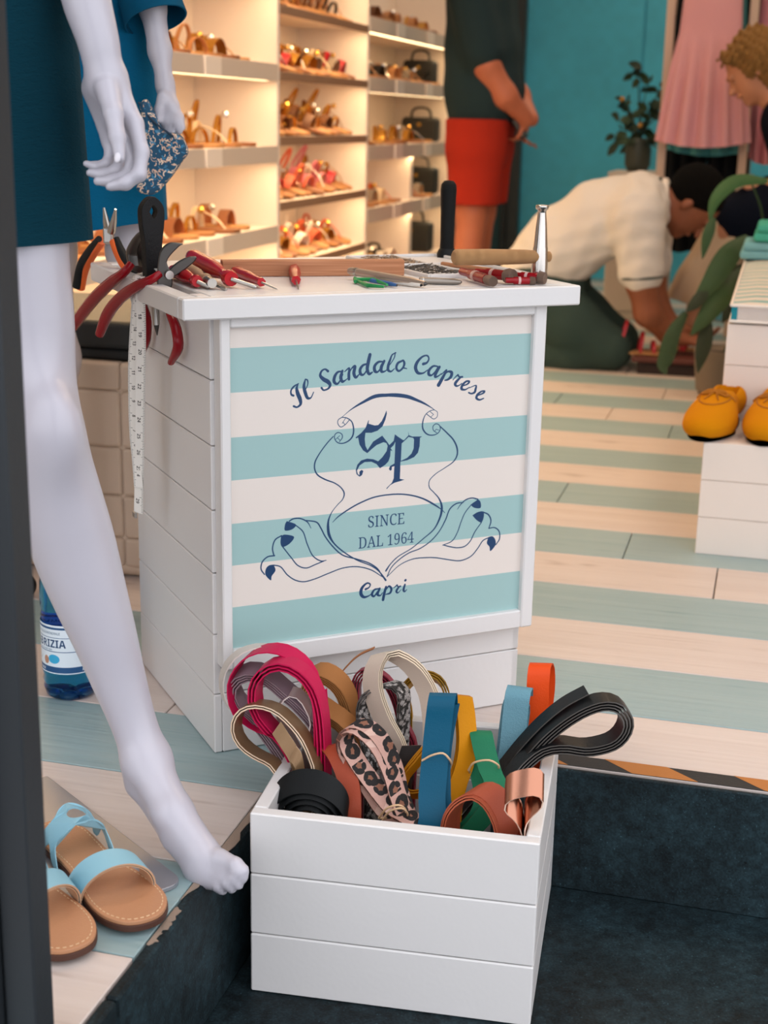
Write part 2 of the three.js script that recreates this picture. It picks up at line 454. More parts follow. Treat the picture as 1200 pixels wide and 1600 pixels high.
for (const [x0, x1] of [[-3.4, -2.0], [-1.996, STEP_X]]) for (const [z0, z1] of [[-0.5, 0.5], [0.504, 1.5], [1.504, 2.5]]) part(street, 'paving_slab', box2([x0, LOW - 0.04, z0], [x1, LOW, z1], 0.002), granite);
part(street, 'street_bed', box2([-6, -0.3, -9.6], [6, LOW - 0.042, 8], 0.01), mat('#4a4d4e', 0.9));
const riser = structure('trim_1', null, null, 'dark granite step risers below the plank floor', 'step');
for (const [x0, x1] of [[STEP_X + 0.0155, 0.8], [0.803, 2.4]]) part(riser, 'riser_slab', box2([x0, LOW, EDGE_Z + 0.0042], [x1, -0.001, EDGE_Z + 0.012], 0.002), granite);
// left riser: granite cheek with its worn upper lip
for (const [z0, z1] of [[EDGE_Z + 0.013, -1.2], [-1.197, -0.55]]) part(riser, 'riser_slab', box2([STEP_X + 0.0005, LOW, z0], [STEP_X + 0.0155, -0.0008, z1], 0.003), granite);
const mortar = mat('#a08c7c', 0.9, { bumpMap: rep(fineNoise, 40, 40), bumpScale: 0.0012 });
function wornPatch(z0, z1, x0, x1, sd) {
  seed = sd;
  const a = [], b = [], n = 26;
  for (let i = 0; i <= n; i++) { const z = lerp(z0, z1, i / n), t = Math.min(1, Math.min(i, n - i) / 3); a.push([x0, -z]); b.push([lerp(x0, x1, t * rr(0.45, 1)), -z + rr(-0.003, 0.003)]); }
  return slab([...a, ...b.reverse()], 0.0012, 0).rotateX(-Math.PI / 2).translate(0, -0.0006, 0);
}
part(riser, 'bare_mortar', wornPatch(-1.86, -1.40, STEP_X + 0.001, STEP_X + 0.0165, 5), mortar, 'bare mortar where the step edge is worn');
part(riser, 'bare_mortar', wornPatch(-1.385, -1.30, STEP_X + 0.002, STEP_X + 0.013, 8), mortar, 'bare mortar where the step edge is worn');
// hazard tape along the right step edge
{
  const t = thing('hazard_tape', 'black and orange hazard tape stuck along the plank step edge', 'tape', [0, 0, 0]);
  const z0 = -1.9405, z1 = -1.905, y = 0.0006;
  part(t, 'backing', box2([-0.36, -0.0002, z0], [2.3, y, z1], 0.0001), mat('#2b2a29', 0.8, { bumpMap: grainBump, bumpScale: 0.0005 }));
  const or = mat('#b8763a', 0.85, { bumpMap: rep(fineNoise, 40, 40), bumpScale: 0.0008 });
  const base = [-0.176, 0, -1.9399][0], s = [-0.1325, 0, -1.8941][0] - base;
  for (let k = -1; k < 12; k++) {
    const x = base + k * 0.184;
    part(t, 'stripe', slab([[x + s, -z1], [x + s + 0.092, -z1], [x + 0.09, -z0], [x, -z0]], 0.0004, 0).rotateX(-Math.PI / 2).translate(0, y, 0), or);
  }
}
// shell
const wallGrey = mat('#c4b5a6', 0.8, { bumpMap: grainBump, bumpScale: 0.0004 });
const tealNoise = noiseGrid(256, 256, [5, 9], 41), tealFine = noiseGrid(256, 256, [60, 60], 42);
const tealPaint = mat('#ffffff', 0.6, { map: (() => { const t = dataTexture(256, 256, (x, y, i) => { const q = 1 + (tealNoise[i] - 0.5) * 0.16 + (tealFine[i] - 0.5) * 0.05; return [62 * q, 168 * q, 200 * q]; }); t.repeat.set(0.4, 0.4); return t; })() });
structure('wall_left', box2([-2.1, -0.19, -9.2], [-1.93, 2.8, -0.55], 0.002), wallGrey, 'pale wall behind the shelving', 'wall');
structure('wall_right', box2([1.55, -0.19, -9.2], [1.75, 2.8, -2.3], 0.002), wallGrey, 'pale wall on the right of the shop', 'wall');
structure('wall_back', box2([-2.1, -0.19, -9.4], [1.75, 2.8, -9.2], 0.002), wallGrey, 'wall at the far end of the shop', 'wall');
const ceilingPaint = mat('#e8e0d6', 0.85), ceiling = structure('ceiling', box2([-2.1, 2.6, -9.4], [1.75, 2.8, -1.9], 0.002), ceilingPaint, 'white shop ceiling', 'ceiling');
part(ceiling, 'ceiling_bay', box2([-2.1, 2.6, -1.899], [-0.6, 2.8, -0.55], 0.002), ceilingPaint);
const front = structure('wall_front', box2([-2.1, 2.25, -0.75], [-0.6, 3.4, -0.5], 0.002), wallGrey, 'lintel over the open shop front', 'wall');
part(front, 'lintel', box2([-0.8, 2.25, -1.9], [-0.6, 3.4, -0.751], 0.002), wallGrey);
part(front, 'lintel', box2([-0.6, 2.25, -2.1], [1.75, 3.4, -1.9], 0.002), wallGrey);
// teal panelled wall at the back
{
  const x0 = [-1.5265, 0.8548, -8.6][0], w = structure('wall_teal', box2([x0, 0, -8.66], [1.5, 2.6, -8.6], 0.002), tealPaint, 'teal painted partition wall at the back', 'wall');
  const xs = [x0, [-0.8224, 1.22, -8.6][0], 1.5];
  for (let i = 0; i < 2; i++) part(w, 'wall_panel', box2([xs[i] + 0.004, 0.002, -8.6], [xs[i + 1] - 0.004, 2.598, -8.585], 0.003), tealPaint);
}
// dark frame of the opening beside the teal wall
{
  const d = structure('door_1', null, null, 'dark metal door frame beside the teal wall', 'door frame');
  const x1 = [-1.4826, 0.8558, -8.5][0], x0 = [-1.5802, 0.8538, -8.5][0];
  part(d, 'jamb', box2([x0, 0, -8.58], [x0 + 0.03, 2.5, -8.46], 0.003), mat('#1b2224', 0.5));
  part(d, 'jamb', box2([x0 + 0.032, 0, -8.55], [x1, 2.5, -8.48], 0.003), mat('#20282a', 0.45));
  part(d, 'door_leaf', box2([x0 - 0.5, 0, -8.64], [x0 - 0.002, 2.5, -8.6], 0.003), mat('#2a5a62', 0.4));
}
// dark post of the shop window, near the camera on the left
{
  const d = structure('door_2', null, null, 'dark grey metal post of the open shop front in the foreground', 'door frame');
  const x1 = -0.6045, m = mat('#23282c', 0.55, { bumpMap: grainBump, bumpScale: 0.0002 });
  part(d, 'post_edge', box2([x1 - 0.032, 0, -1.08], [x1, 2.4, -1.045], 0.002), m);
  part(d, 'post_core', box2([x1 - 0.09, 0, -1.1], [x1 - 0.034, 2.4, -1.03], 0.003), m);
  part(d, 'glazing_bead', box2([x1 - 0.034, 0, -1.09], [x1 - 0.03, 2.4, -1.07], 0.001), m);
}
// ceiling lamps of the shop (warm panels above the frame)
for (const [i, [x, z]] of [[-0.9, -2.7], [-0.9, -4.6], [-0.9, -6.4], [0.6, -3.3], [0.6, -5.2], [0.7, -7.4], [-0.45, -7.75]].entries()) {
  const t = thing('ceiling_lamp', ['square warm ceiling lamp above the workbench', 'square warm ceiling lamp above the aisle by the middle shelves', 'square warm ceiling lamp above the far end of the shelves', 'square warm ceiling lamp above the striped bench', 'square warm ceiling lamp above the kneeling man', 'square warm ceiling lamp above the clothes rack', 'square warm ceiling lamp close to the teal wall'][i], 'lamp', [x, 2.6, z], 0, 'shop ceiling lamps');
  part(t, 'lamp_frame', merge([box2([-0.22, -0.03, -0.22], [0.22, 0, -0.2]), box2([-0.22, -0.03, 0.2], [0.22, 0, 0.22]), box2([-0.22, -0.03, -0.2], [-0.2, 0, 0.2]), box2([0.2, -0.03, -0.2], [0.22, 0, 0.2])]), paintWarm);
  part(t, 'diffuser', box2([-0.2, -0.02, -0.2], [0.2, -0.005, 0.2], 0.001), mat('#fff1de', 0.6, { emissive: LAMP, emissiveIntensity: 2 }));
  const l = new THREE.RectAreaLight(LAMP, i === 0 ? 25 : 15.5, 0.38, 0.38);
  l.position.set(x, 2.56, z); l.rotation.x = -Math.PI / 2;
  scene.add(l);
}

// ---------------------------------------------------------------- the workbench with its sign
const BENCH = [-0.7220, 0, -1.7870], TURN = 40 * Math.PI / 180, BC = Math.cos(TURN), BS = Math.sin(TURN);
const benchWorld = (p) => [BENCH[0] + p[0] * BC + p[2] * BS, p[1], BENCH[2] - p[0] * BS + p[2] * BC];
const bench = thing('workbench', 'white panelled workbench with framed striped sign', 'workbench', BENCH, TURN);
{
  const P = 0.0914, n = 7, g = 0.0014;
  part(bench, 'carcass', box2([0.0125, 0.004, -0.385], [0.4895, 0.634, -0.0125], 0.001), mat('#8f8a84', 0.8));
  const side = cbox(0.012, P - g, 0.39, 0, 0, 0, 0.0016), front = cbox(0.4895, P - g, 0.012, 0, 0, 0, 0.0016);
  for (let i = 0; i < n; i++) {
    const y = P * (i + 0.5) + 0.0005;
    for (const [x, geo, z] of [[0.006, side, -0.195], [0.496, side, -0.195], [0.2572, front, -0.006], [0.2572, front, -0.39]]) part(bench, 'board', geo, paintWhite).position.set(x, y, z);
  }
  const f = (a, b) => box2([...a, 0.0003], [...b, 0.03], 0.002);
  for (const q of [f([0.005, 0.139], [0.0195, 0.6385]), f([0.4865, 0.139], [0.507, 0.6385])]) part(bench, 'sign_frame', q, paintWhite);
  for (const q of [f([0.0197, 0.6225], [0.4863, 0.6385]), f([0.0197, 0.139], [0.4863, 0.1675])]) part(bench, 'sign_frame', q, paintWhite);
  // printed panel
  const navy = '#123a63';
  const strokes = [
    [305,247,3.8,285,258,6.7,272,275,6.7,274,291,7.7,283,296,8.6],
    [304,248,2.9,297,265,10.6,302,289,16.3,312,313,16.3,314,334,10.6,298,345,6.7,284,340,8.6],
    [335,231,4.8,329,259,12.5,335,287,14.4,346,310,11.5,359,310,5.8,372,287,3.8],
    [336,231,4.8,344,235,5.8,346,250,4.8,340,267,3.8,331,279,2.9],
    [435,203,10.6,422,194,6.7,407,201,7.7,401,219,11.5,416,236,16.3,435,247,17.3,445,261,12.5,438,275,7.7,416,281,6.7,407,271,8.6],
    [502,208,5.8,480,209,8.6,466,226,12.5,463,248,13.4,476,259,8.6,491,244,5.8,502,220,4.8],
    [500,205,9.6,493,232,14.4,500,250,11.5,511,247,5.8,524,238,2.9],
    [510,209,3.8,530,196,7.7,529,222,12.5,530,242,11.5],
    [528,222,3.8,543,196,5.8,556,189,11.5,552,219,14.4,561,236,10.6,576,224,3.8],
    [610,182,6.7,593,187,9.6,580,204,12.5,583,223,12.5,594,227,7.7,609,210,5.8,615,186,4.8],
    [624,144,14.4,617,174,15.4,613,206,14.4,622,225,11.5,637,218,4.8],
    [685,176,5.8,663,177,9.6,646,194,12.5,648,214,13.4,659,219,7.7,675,203,5.8,685,182,4.8],
    [690,174,10.6,677,200,14.4,679,218,11.5,695,217,5.8,712,204,3.8],
    [743,142,4.8,727,149,5.8,717,171,9.6,709,195,12.5,709,213,11.5,722,220,6.7,738,209,3.8],
    [740,141,4.8,737,160,4.8,722,184,3.8,711,197,2.9],
    [771,178,7.7,753,187,10.6,747,207,10.6,758,220,8.6,776,209,8.6,784,189,10.6,777,176,7.7,768,182,4.8],
    [778,207,6.7,796,212,3.8],
    [873,196,12.5,889,192,8.6,899,176,6.7,892,162,6.7,872,163,7.7,845,186,13.4,837,210,15.4,849,233,12.5,874,235,6.7,894,223,3.8],
    [942,210,5.8,921,208,8.6,901,226,12.5,901,242,12.5,913,247,7.7,931,232,5.8,944,210,3.8],
    [951,213,11.5,934,240,14.4,932,255,9.6,948,251,5.8,961,242,3.8],
    [961,246,3.8,985,228,6.7,966,263,14.4,949,291,16.3],
    [973,251,3.8,993,235,7.7,1010,240,13.4,1008,257,13.4,992,270,8.6,978,272,4.8],
    [1018,273,3.4,1029,261,4.3,1041,252,6.7], [1055,264,6.7,1039,277,11.5,1029,291,12.5,1035,300,8.6,1049,298,4.8,1061,290,3.4],
    [1041,252,7.7,1048,261,6.7,1063,262,8.6],
    [1063,302,4.8,1089,295,6.7,1098,285,8.6,1086,282,7.7,1065,298,11.5,1061,314,11.5,1078,319,6.7,1099,310,3.8],
    [1099,312,3.8,1132,304,5.8,1130,320,10.6,1126,333,9.6,1109,338,6.7,1097,333,6.7],
    [1141,349,4.8,1171,338,7.7,1175,332,7.7,1161,331,6.7,1140,346,11.5,1136,359,10.6,1151,368,7.7,1172,363,4.8],
    [622,1172,9.4,638,1166,5.9,644,1153,5.9,630,1145,7.0,605,1164,12.9,600,1190,15.3,614,1207,11.7,636,1205,5.9,650,1197,3.5],
    [686,1177,5.9,664,1180,8.2,653,1200,11.7,662,1210,8.2,678,1192,5.9,688,1179,3.5],
    [690,1177,9.4,680,1203,11.7,693,1210,5.9,704,1198,3.5],
    [720,1173,9.4,712,1204,12.9,707,1231,12.9],
    [715,1194,3.5,734,1172,8.2,746,1184,10.6,741,1203,9.4,721,1208,4.7],
    [757,1183,3.2,774,1171,6.4], [785,1180,5.3,775,1191,9.6,771,1201,9.6,778,1208,5.3,795,1194,2.7],
    [774,1172,6.4,778,1179,5.3,790,1179,7.5],
    [812,1174,8.5,806,1198,10.7,811,1206,6.4,822,1198,3.2],
    [813,1155,9.6,815,1153,9.6],
    [500,401,1.2,541,371,4.0,596,343,10.4,650,322,15.2,706,320,13.6,751,323,16.0,804,333,15.2,842,348,12.0,881,366,8.0,920,389,3.2,932,398,1.6],
    [500,401,3.2,483,412,3.2,483,429,3.2,496,442,3.2,516,433,3.2,534,415,3.2],
    [500,401,3.2,523,406,4.0,545,423,4.8,554,454,6.4,550,485,6.4,532,504,5.6,503,513,4.8,481,507,4.0,468,489,3.6,470,472,3.6,484,465,3.6,501,474,3.6,503,488,3.6,490,505,3.2],
    [516,407,2.4,502,427,2.4], [505,422,2.4,515,434,2.4], [491,479,2.4,473,493,2.4], [482,489,2.4,492,498,2.4],
    [462,480,4.0,434,507,4.8,398,552,4.8,380,585,5.6,379,613,5.6,391,638,5.6,424,661,5.6,472,683,4.8,502,707,4.8,515,732,5.6,508,756,4.0,484,779,3.2,459,808,3.6,444,842,7.2,442,873,11.2,447,906,12.0,467,943,6.4,509,985,5.6,577,1033,5.2,650,1070,4.8,685,1098,4.8,718,1142,8.0],
    [463,853,1.8,487,832,4.7,541,801,5.9,595,778,5.9,661,760,5.9,761,757,5.9,829,768,5.9,887,788,6.5,945,821,7.0,984,849,3.5,999,864,1.8],
    [932,398,2.4,947,409,2.4,946,430,2.8,931,438,2.8,913,427,3.2,896,414,3.2],
    [932,398,2.4,913,401,3.2,890,417,3.6,878,450,5.6,880,478,6.4,900,502,5.6,928,509,4.8,954,501,4.0,964,484,3.6,957,466,3.6,941,460,3.6,928,471,3.6,931,488,3.2,947,500,3.2],
    [913,405,2.4,929,418,2.4], [929,418,2.0,917,428,2.0], [958,489,2.4,944,484,2.4], [944,484,2.4,937,492,2.4],
    [963,473,4.8,997,504,5.6,1030,538,6.4,1049,576,7.2,1050,608,6.4,1033,635,4.8,991,660,3.6,945,685,3.6,918,712,3.6,919,741,4.0,940,764,4.0,968,796,5.6,982,830,9.6,982,859,10.4,972,892,8.0,948,933,5.6,896,972,4.8,840,1010,4.4,773,1042,4.4,738,1072,4.8,718,1099,7.2],
    [724,1127,4.3,744,1087,4.3,784,1053,4.8,830,1029,4.8,882,1015,4.8,934,986,4.8,974,946,4.8,1004,895,5.3,1024,848,5.3,1055,827,5.3,1089,825,4.3],
    [1061,854,2.1,1076,834,4.3,1102,814,5.3,1134,809,5.3,1162,817,5.3],
    [1130,839,4.3,1099,875,4.3,1080,918,4.3,1065,960,4.3,1040,997,4.3,993,1012,3.2],
    [998,1012,4.3,1030,1023,4.8,1068,1032,4.8,1105,1029,4.8,1132,1007,4.8,1152,969,4.8,1185,926,4.3],
    [1191,879,5.3,1219,894,5.9,1233,923,5.9,1224,958,4.8], [1224,958,4.8,1254,958,4.8,1277,977,5.3,1281,1013,5.3,1264,1039,4.3],
    [1224,1002,4.8,1197,1012,4.8,1171,1046,4.8,1140,1078,4.8,1097,1093,4.8,1070,1093,4.8,1022,1082,4.8,957,1066,4.8,904,1060,4.8,847,1060,4.3,785,1080,3.7,724,1127,3.2],
    [702,1125,3.5,679,1087,5.3,639,1056,5.3,578,1030,5.3,511,1004,5.3,467,963,5.3,429,912,5.3,409,873,5.3,390,846,5.3,342,833,4.7],
    [364,869,2.3,348,841,4.7,316,822,5.3,284,820,5.3,266,828,5.3],
    [295,849,4.1,327,880,4.7,348,939,4.7,375,994,4.7,413,1020,4.7,435,1019,2.9],
    [424,1021,4.7,386,1032,4.7,343,1043,4.7,306,1028,4.7,274,988,4.7,237,938,4.7],
    [231,888,5.3,203,903,5.3,191,938,5.3,197,972,5.3], [200,972,5.3,169,974,5.3,145,994,5.3,140,1025,5.3,155,1050,4.7],
    [195,1013,4.7,226,1024,4.7,258,1064,4.7,295,1092,4.7,333,1103,4.7,381,1097,4.7,446,1079,4.7,512,1063,4.7,578,1064,4.7,645,1086,4.7,702,1125,3.5],
  ];
  const blobs = [
    [1162,817,1176,831,1177,858,1147,855,1130,839,1156,822], [1138,889,1164,877,1191,877,1196,900,1185,926,1160,913], [1224,999,1245,998,1260,1016,1261,1041,1237,1066,1231,1045,1217,1026],
    [255,827,295,846,279,865,247,867,247,841], [229,891,247,885,287,899,268,926,237,938,227,921], [195,1011,204,1037,187,1061,183,1079,160,1053,161,1027,174,1013],
  ];
  const monogram = [705,386,707,399,701,424,688,453,665,470,637,477,609,475,606,502,610,532,620,551,646,516,685,495,687,493,710,521,722,537,742,520,747,492,761,503,786,520,792,520,812,501,810,484,814,501,830,508,877,511,867,516,866,552,859,581,841,599,809,610,776,614,776,654,775,690,797,696,778,700,750,705,730,714,714,730,712,726,738,704,746,685,747,648,748,631,736,634,735,647,729,650,722,642,728,629,748,620,749,580,750,524,742,539,728,551,737,564,728,560,727,586,719,608,704,622,680,635,663,615,639,603,607,602,584,615,572,637,577,652,585,658,584,642,594,635,602,641,596,658,585,664,571,652,567,633,574,611,591,594,619,588,647,593,671,604,691,587,710,562,714,540,708,527,694,522,662,532,638,549,619,564,599,550,582,523,576,493,566,496,564,492,589,475,609,455,622,422,624,423,622,437,652,447,668,446,684,430,695,409];
  const counterShape = [780,534,802,517,812,508,835,514,839,523,838,561,828,583,808,600,778,611];
  const since = [715,870], dal = [717,960];
  const print = canvasTexture(1400, 1364, (c, w, h) => {
    c.fillStyle = '#e4dad1'; c.fillRect(0, 0, w, h);
    c.fillStyle = '#9dbfbd';
    for (const [a, b] of [[88, 268], [452, 631], [815, 995], [1178, 1400]]) c.fillRect(0, a, w, Math.min(b, h) - a);
    c.fillStyle = navy; c.strokeStyle = navy;
    for (const s of strokes) {
      const p = [];
      for (let i = 0; i < s.length; i += 3) p.push(new THREE.Vector3(s[i], s[i + 1], s[i + 2]));
      const q = p.length > 2 ? new THREE.CatmullRomCurve3(p, false, 'centripetal') : new THREE.LineCurve3(p[0], p[1]);
      const n = Math.max(12, Math.round(q.getLength() / 1.5));
      for (let i = 0; i <= n; i++) { const v = q.getPoint(i / n); c.beginPath(); c.arc(v.x, v.y, Math.max(1.1, v.z / 2), 0, 7); c.fill(); }
    }
    const poly = (b) => { c.moveTo(b[0], b[1]); for (let i = 2; i < b.length; i += 2) c.lineTo(b[i], b[i + 1]); c.closePath(); };
    for (const b of blobs) {
      c.beginPath();
      const q = spline2(Array.from({ length: b.length / 2 }, (_, i) => [b[2 * i], b[2 * i + 1]]), 60);
      poly(q.flat()); c.fill();
    }
    c.beginPath(); poly(monogram); poly(counterShape); c.fill('evenodd');
    c.textAlign = 'center'; c.textBaseline = 'middle'; c.font = '68px serif';
    for (const [t, p, wd] of [['SINCE', since, 178], ['DAL 1964', dal, 268]]) { const k = wd / c.measureText(t).width; c.save(); c.translate(p[0], p[1]); c.scale(k, 1.02); c.fillText(t, 0, 0); c.restore(); }
  });
  const pm = phys('#ffffff', 0.38, { map: print, clearcoat: 0.2, clearcoatRoughness: 0.3 }), pw = 0.47, ph = 0.458;
  part(bench, 'sign_panel', new THREE.BoxGeometry(pw, ph, 0.004).translate(0.253, 0.395, 0.018), [paintWhite, paintWhite, paintWhite, paintWhite, pm, paintWhite], 'striped panel printed with a navy emblem and shop name');
  // counter with the tool slot along its left end
  const top = (a, b) => box2([a[0], 0.6366, a[1]], [b[0], 0.665, b[1]], 0.002);
  part(bench, 'counter_top', top([-0.0055, -0.45], [0.553, 0.0228]), paintWhite);
  part(bench, 'counter_edge', top([-0.05, 0.023], [0.553, 0.045]), paintWhite);
  part(bench, 'counter_rail', merge([top([-0.05, -0.45], [-0.0245, 0.0228]), top([-0.0246, -0.012], [-0.0056, 0.0227]), top([-0.0246, -0.4498], [-0.0056, -0.42])]), paintWhite);
}
// ---------- tools on and in the bench
function benchThing(name, label, category, base, group) { const o = thing(name, label, category, benchWorld(base), TURN, group); o.userData.base = undefined; delete o.userData.base; o.at = base; return o; }
const bpart = (o, name, geo, m, label) => part(o, name, geo.translate(-o.at[0], -o.at[1], -o.at[2]), m, label);
const orange = mat('#e8641e', 0.45);
{
  // long-handled red pliers, rear
  const t = benchThing('pliers', 'large red handled pliers hooked at the back of the bench slot', 'pliers', [-0.02, 0.6753, -0.2832]);
  bpart(t, 'jaw', bar([[-0.03, 0.6756, -0.2538], [-0.03, 0.6963, -0.2623], [-0.03, 0.7199, -0.2356], [-0.03, 0.7309, -0.2106]], [0.012, 0.014, 0.010, 0.004], 8, 12, 0.6), darkSteel);
  bpart(t, 'jaw', bar([[-0.018, 0.6698, -0.291], [-0.018, 0.6915, -0.2608], [-0.02, 0.7121, -0.2379], [-0.025, 0.7279, -0.2254]], [0.011, 0.012, 0.009, 0.004], 8, 12, 0.6), darkSteel);
  bpart(t, 'handle', bar([[-0.045, 0.6849, -0.2189], [-0.055, 0.6743, -0.2179], [-0.062, 0.6573, -0.2582], [-0.07, 0.6238, -0.3384], [-0.075, 0.5839, -0.4231], [-0.08, 0.5466, -0.4876]], [0.006, 0.0085, 0.0095, 0.0095, 0.009, 0.006], 10, 24), redGrip);
  bpart(t, 'handle', bar([[-0.015, 0.6578, -0.2959], [-0.015, 0.6234, -0.2778], [-0.015, 0.5974, -0.2557], [-0.015, 0.5678, -0.2618], [-0.015, 0.5429, -0.2853]], [0.005, 0.007, 0.009, 0.009, 0.006], 10, 20, 0.8), redGrip);
}
{
  const t = benchThing('pliers', 'red handled side cutters with open steel jaws at the front of the bench slot', 'pliers', [-0.02, 0.6673, -0.1367]);
  bpart(t, 'jaw', slab(spline2([[-0.012, -0.02], [0.012, -0.02], [0.014, 0.005], [0.006, 0.03], [0.026, 0.056], [0.034, 0.062], [0.012, 0.064], [-0.004, 0.05], [-0.010, 0.02]], 40), 0.012, 0.002).scale(0.8, 0.74, 1).rotateY(-0.25).translate(...[-0.022, 0.6746, -0.1356]), darkSteel);
  bpart(t, 'jaw', slab(spline2([[-0.006, -0.008], [0.008, -0.006], [0.03, 0.026], [0.034, 0.042], [0.018, 0.034], [0.004, 0.016]], 30), 0.009, 0.002).scale(0.85, 0.8, 1).rotateZ(-0.35).rotateY(-0.25).translate(...[-0.014, 0.6805, -0.1372]), darkSteel);
  bpart(t, 'pivot', new THREE.CylinderGeometry(0.006, 0.006, 0.006, 20).rotateX(Math.PI / 2).translate(...add3([-0.022, 0.6789, -0.1291], [0.002, 0, 0.014])), steel);
  bpart(t, 'handle', bar([[-0.03, 0.6793, -0.1269], [-0.042, 0.6728, -0.1239], [-0.055, 0.6602, -0.154], [-0.064, 0.636, -0.2166], [-0.07, 0.6052, -0.2708], [-0.074, 0.5719, -0.3055]], [0.0055, 0.0075, 0.0085, 0.009, 0.009, 0.007], 10, 24), redGrip);
  bpart(t, 'handle', bar([[-0.015, 0.6544, -0.1546], [-0.015, 0.6246, -0.1315], [-0.015, 0.6042, -0.1019], [-0.015, 0.5829, -0.0942], [-0.015, 0.5537, -0.1301]], [0.005, 0.007, 0.0085, 0.0085, 0.006], 10, 20, 0.8), redGrip);
}
{
  const t = benchThing('needle_nose_pliers', 'orange and black needle nose pliers with open jaws pointing up', 'pliers', [-0.03, 0.6284, -0.409]);
  const u = -0.035, S1 = darkSteel;
  bpart(t, 'jaw', bar([[-0.035, 0.7173, -0.3903], [-0.035, 0.7331, -0.4002], [-0.035, 0.752, -0.4097]], [0.0065, 0.005, 0.0018], 8), steel);
  bpart(t, 'jaw', bar([[-0.035, 0.7188, -0.3706], [-0.035, 0.7354, -0.3532], [-0.035, 0.7544, -0.3395]], [0.0065, 0.005, 0.0018], 8), steel);
  bpart(t, 'pivot', rbox(0.016, 0.026, 0.012, 0.004).rotateY(-0.5).translate(...[-0.035, 0.7117, -0.3871]), steel);
  const hl = [[-0.035, 0.7005, -0.4285], [-0.037, 0.6768, -0.4818], [-0.04, 0.6461, -0.5348], [-0.042, 0.6121, -0.5586]], hr = [[-0.033, 0.7057, -0.3644], [-0.03, 0.691, -0.3547], [-0.026, 0.6766, -0.3412], [-0.02, 0.6623, -0.328], [-0.016, 0.6268, -0.3317]];
  bpart(t, 'handle', bar(hl, [0.007, 0.008, 0.0085, 0.008], 10, 16), orange);
  bpart(t, 'handle', bar(hr, [0.007, 0.008, 0.0085, 0.007], 10, 16), orange);
  const [hA, hB] = t.children.slice(-2), off = mul3(t.at, -1);
  part(hA, 'grip', bar(hl.map((p) => add3(p, [-0.005, 0.003, 0.001])), [0.005, 0.0075, 0.0085, 0.0088], 10, 16).translate(...off), black);
  part(hB, 'grip', bar(hr.map((p) => add3(p, [0.003, 0.004, 0.003])), [0.005, 0.0075, 0.0085, 0.006], 10, 16).translate(...off), black);
}
{
  const t = benchThing('leather_punch', 'black handled tool with hanging hole standing in the bench slot', 'tool', [-0.015, 0.6666, -0.229]);
  const outline = spline2([[-0.013, 0], [-0.0135, 0.05], [-0.018, 0.085], [-0.0165, 0.108], [0, 0.121], [0.0165, 0.108], [0.018, 0.085], [0.0135, 0.05], [0.013, 0]], 60);
  const hole = spline2([[-0.0075, 0.1], [0, 0.1105], [0.008, 0.101], [0.001, 0.089]], 20);
  bpart(t, 'handle', slab(outline, 0.013, 0.0012, [hole]).rotateY(0.25).translate(...add3([-0.028, 0.6735, -0.1827], [0, -0.012, 0])), phys('#0d0f11', 0.5, { specularIntensity: 0.5, bumpMap: grainBump, bumpScale: 0.0004 }));
  bpart(t, 'shank', bar([[-0.015, 0.659, -0.2129], [-0.015, 0.6274, -0.2055], [-0.015, 0.5971, -0.2013]], [0.005, 0.0055, 0.005], 12), steel);
  bpart(t, 'tip', bar([[-0.015, 0.5971, -0.2013], [-0.015, 0.5824, -0.1991]], [0.0042, 0.0006], 12), darkSteel);
}
{
  // tape measure hung over the rail, two strands
  const t = benchThing('tape_measure', 'white tailor tape measure hanging over the bench rail', 'tape measure', [-0.052, 0.4763, -0.1897]);
  const tapeTex = (from, flip) => canvasTexture(64, 1536, (c, w, h) => {
    c.fillStyle = '#e9e6e0'; c.fillRect(0, 0, w, h); c.fillStyle = '#22211f';
    const n = 14, s = h / n;
    for (let i = 0; i < n; i++) {
      for (let k = 0; k < 10; k++) { const l = k === 0 ? 26 : k === 5 ? 18 : 11, y = i * s + k * s / 10; c.fillRect(flip ? 0 : w - l, y, l, 2.4); }
      c.save(); c.translate(flip ? 38 : 25, i * s + 10); c.rotate(Math.PI / 2); c.font = 'bold 32px sans-serif'; c.textBaseline = 'middle'; c.fillText(String(flip ? from - i : from + i), 0, 0); c.restore();
    }
  });
  const strand = (pts, w, tex) => {
    const g = band(pts, w, 0.0006, 0, 60), p = g.attributes.uv, L = Math.max(...p.array.filter((_, i) => i % 2 === 0));
    for (let i = 0; i < p.count; i++) p.setXY(i, p.getY(i) / Math.hypot(...w), 1 - p.getX(i) / L);
    const tm = mat('#ffffff', 0.5, { map: tex });
    return [g, [tm, mat('#d8d4cc', 0.6)]];
  };
  const w = [0.009, 0, 0.016];
  bpart(t, 'tape', ...strand([[-0.051, 0.6643, -0.1989], [-0.052, 0.6341, -0.1983], [-0.053, 0.5863, -0.21], [-0.054, 0.5476, -0.2174], [-0.055, 0.49, -0.2197], [-0.055, 0.4322, -0.2186], [-0.055, 0.3954, -0.208], [-0.055, 0.3577, -0.201]], w, tapeTex(17, true)));
  bpart(t, 'tape', ...strand([[-0.051, 0.6729, -0.1774], [-0.0515, 0.6368, -0.1758], [-0.052, 0.5911, -0.175], [-0.053, 0.5156, -0.1822], [-0.053, 0.4372, -0.1934], [-0.053, 0.3767, -0.2029], [-0.054, 0.3159, -0.2089]], w, tapeTex(16, false)));
  bpart(t, 'tape', ...strand([[-0.051, 0.6643, -0.1989], [-0.042, 0.6694, -0.2176], [-0.03, 0.6716, -0.2195], [-0.026, 0.6817, -0.1726], [-0.024, 0.6734, -0.1479]], [0.003, 0.001, 0.013], tapeTex(5, true)));
  bpart(t, 'metal_end', cbox(0.004, 0.008, 0.014, ...[-0.054, 0.3128, -0.2056], 0.0005), steel);
}
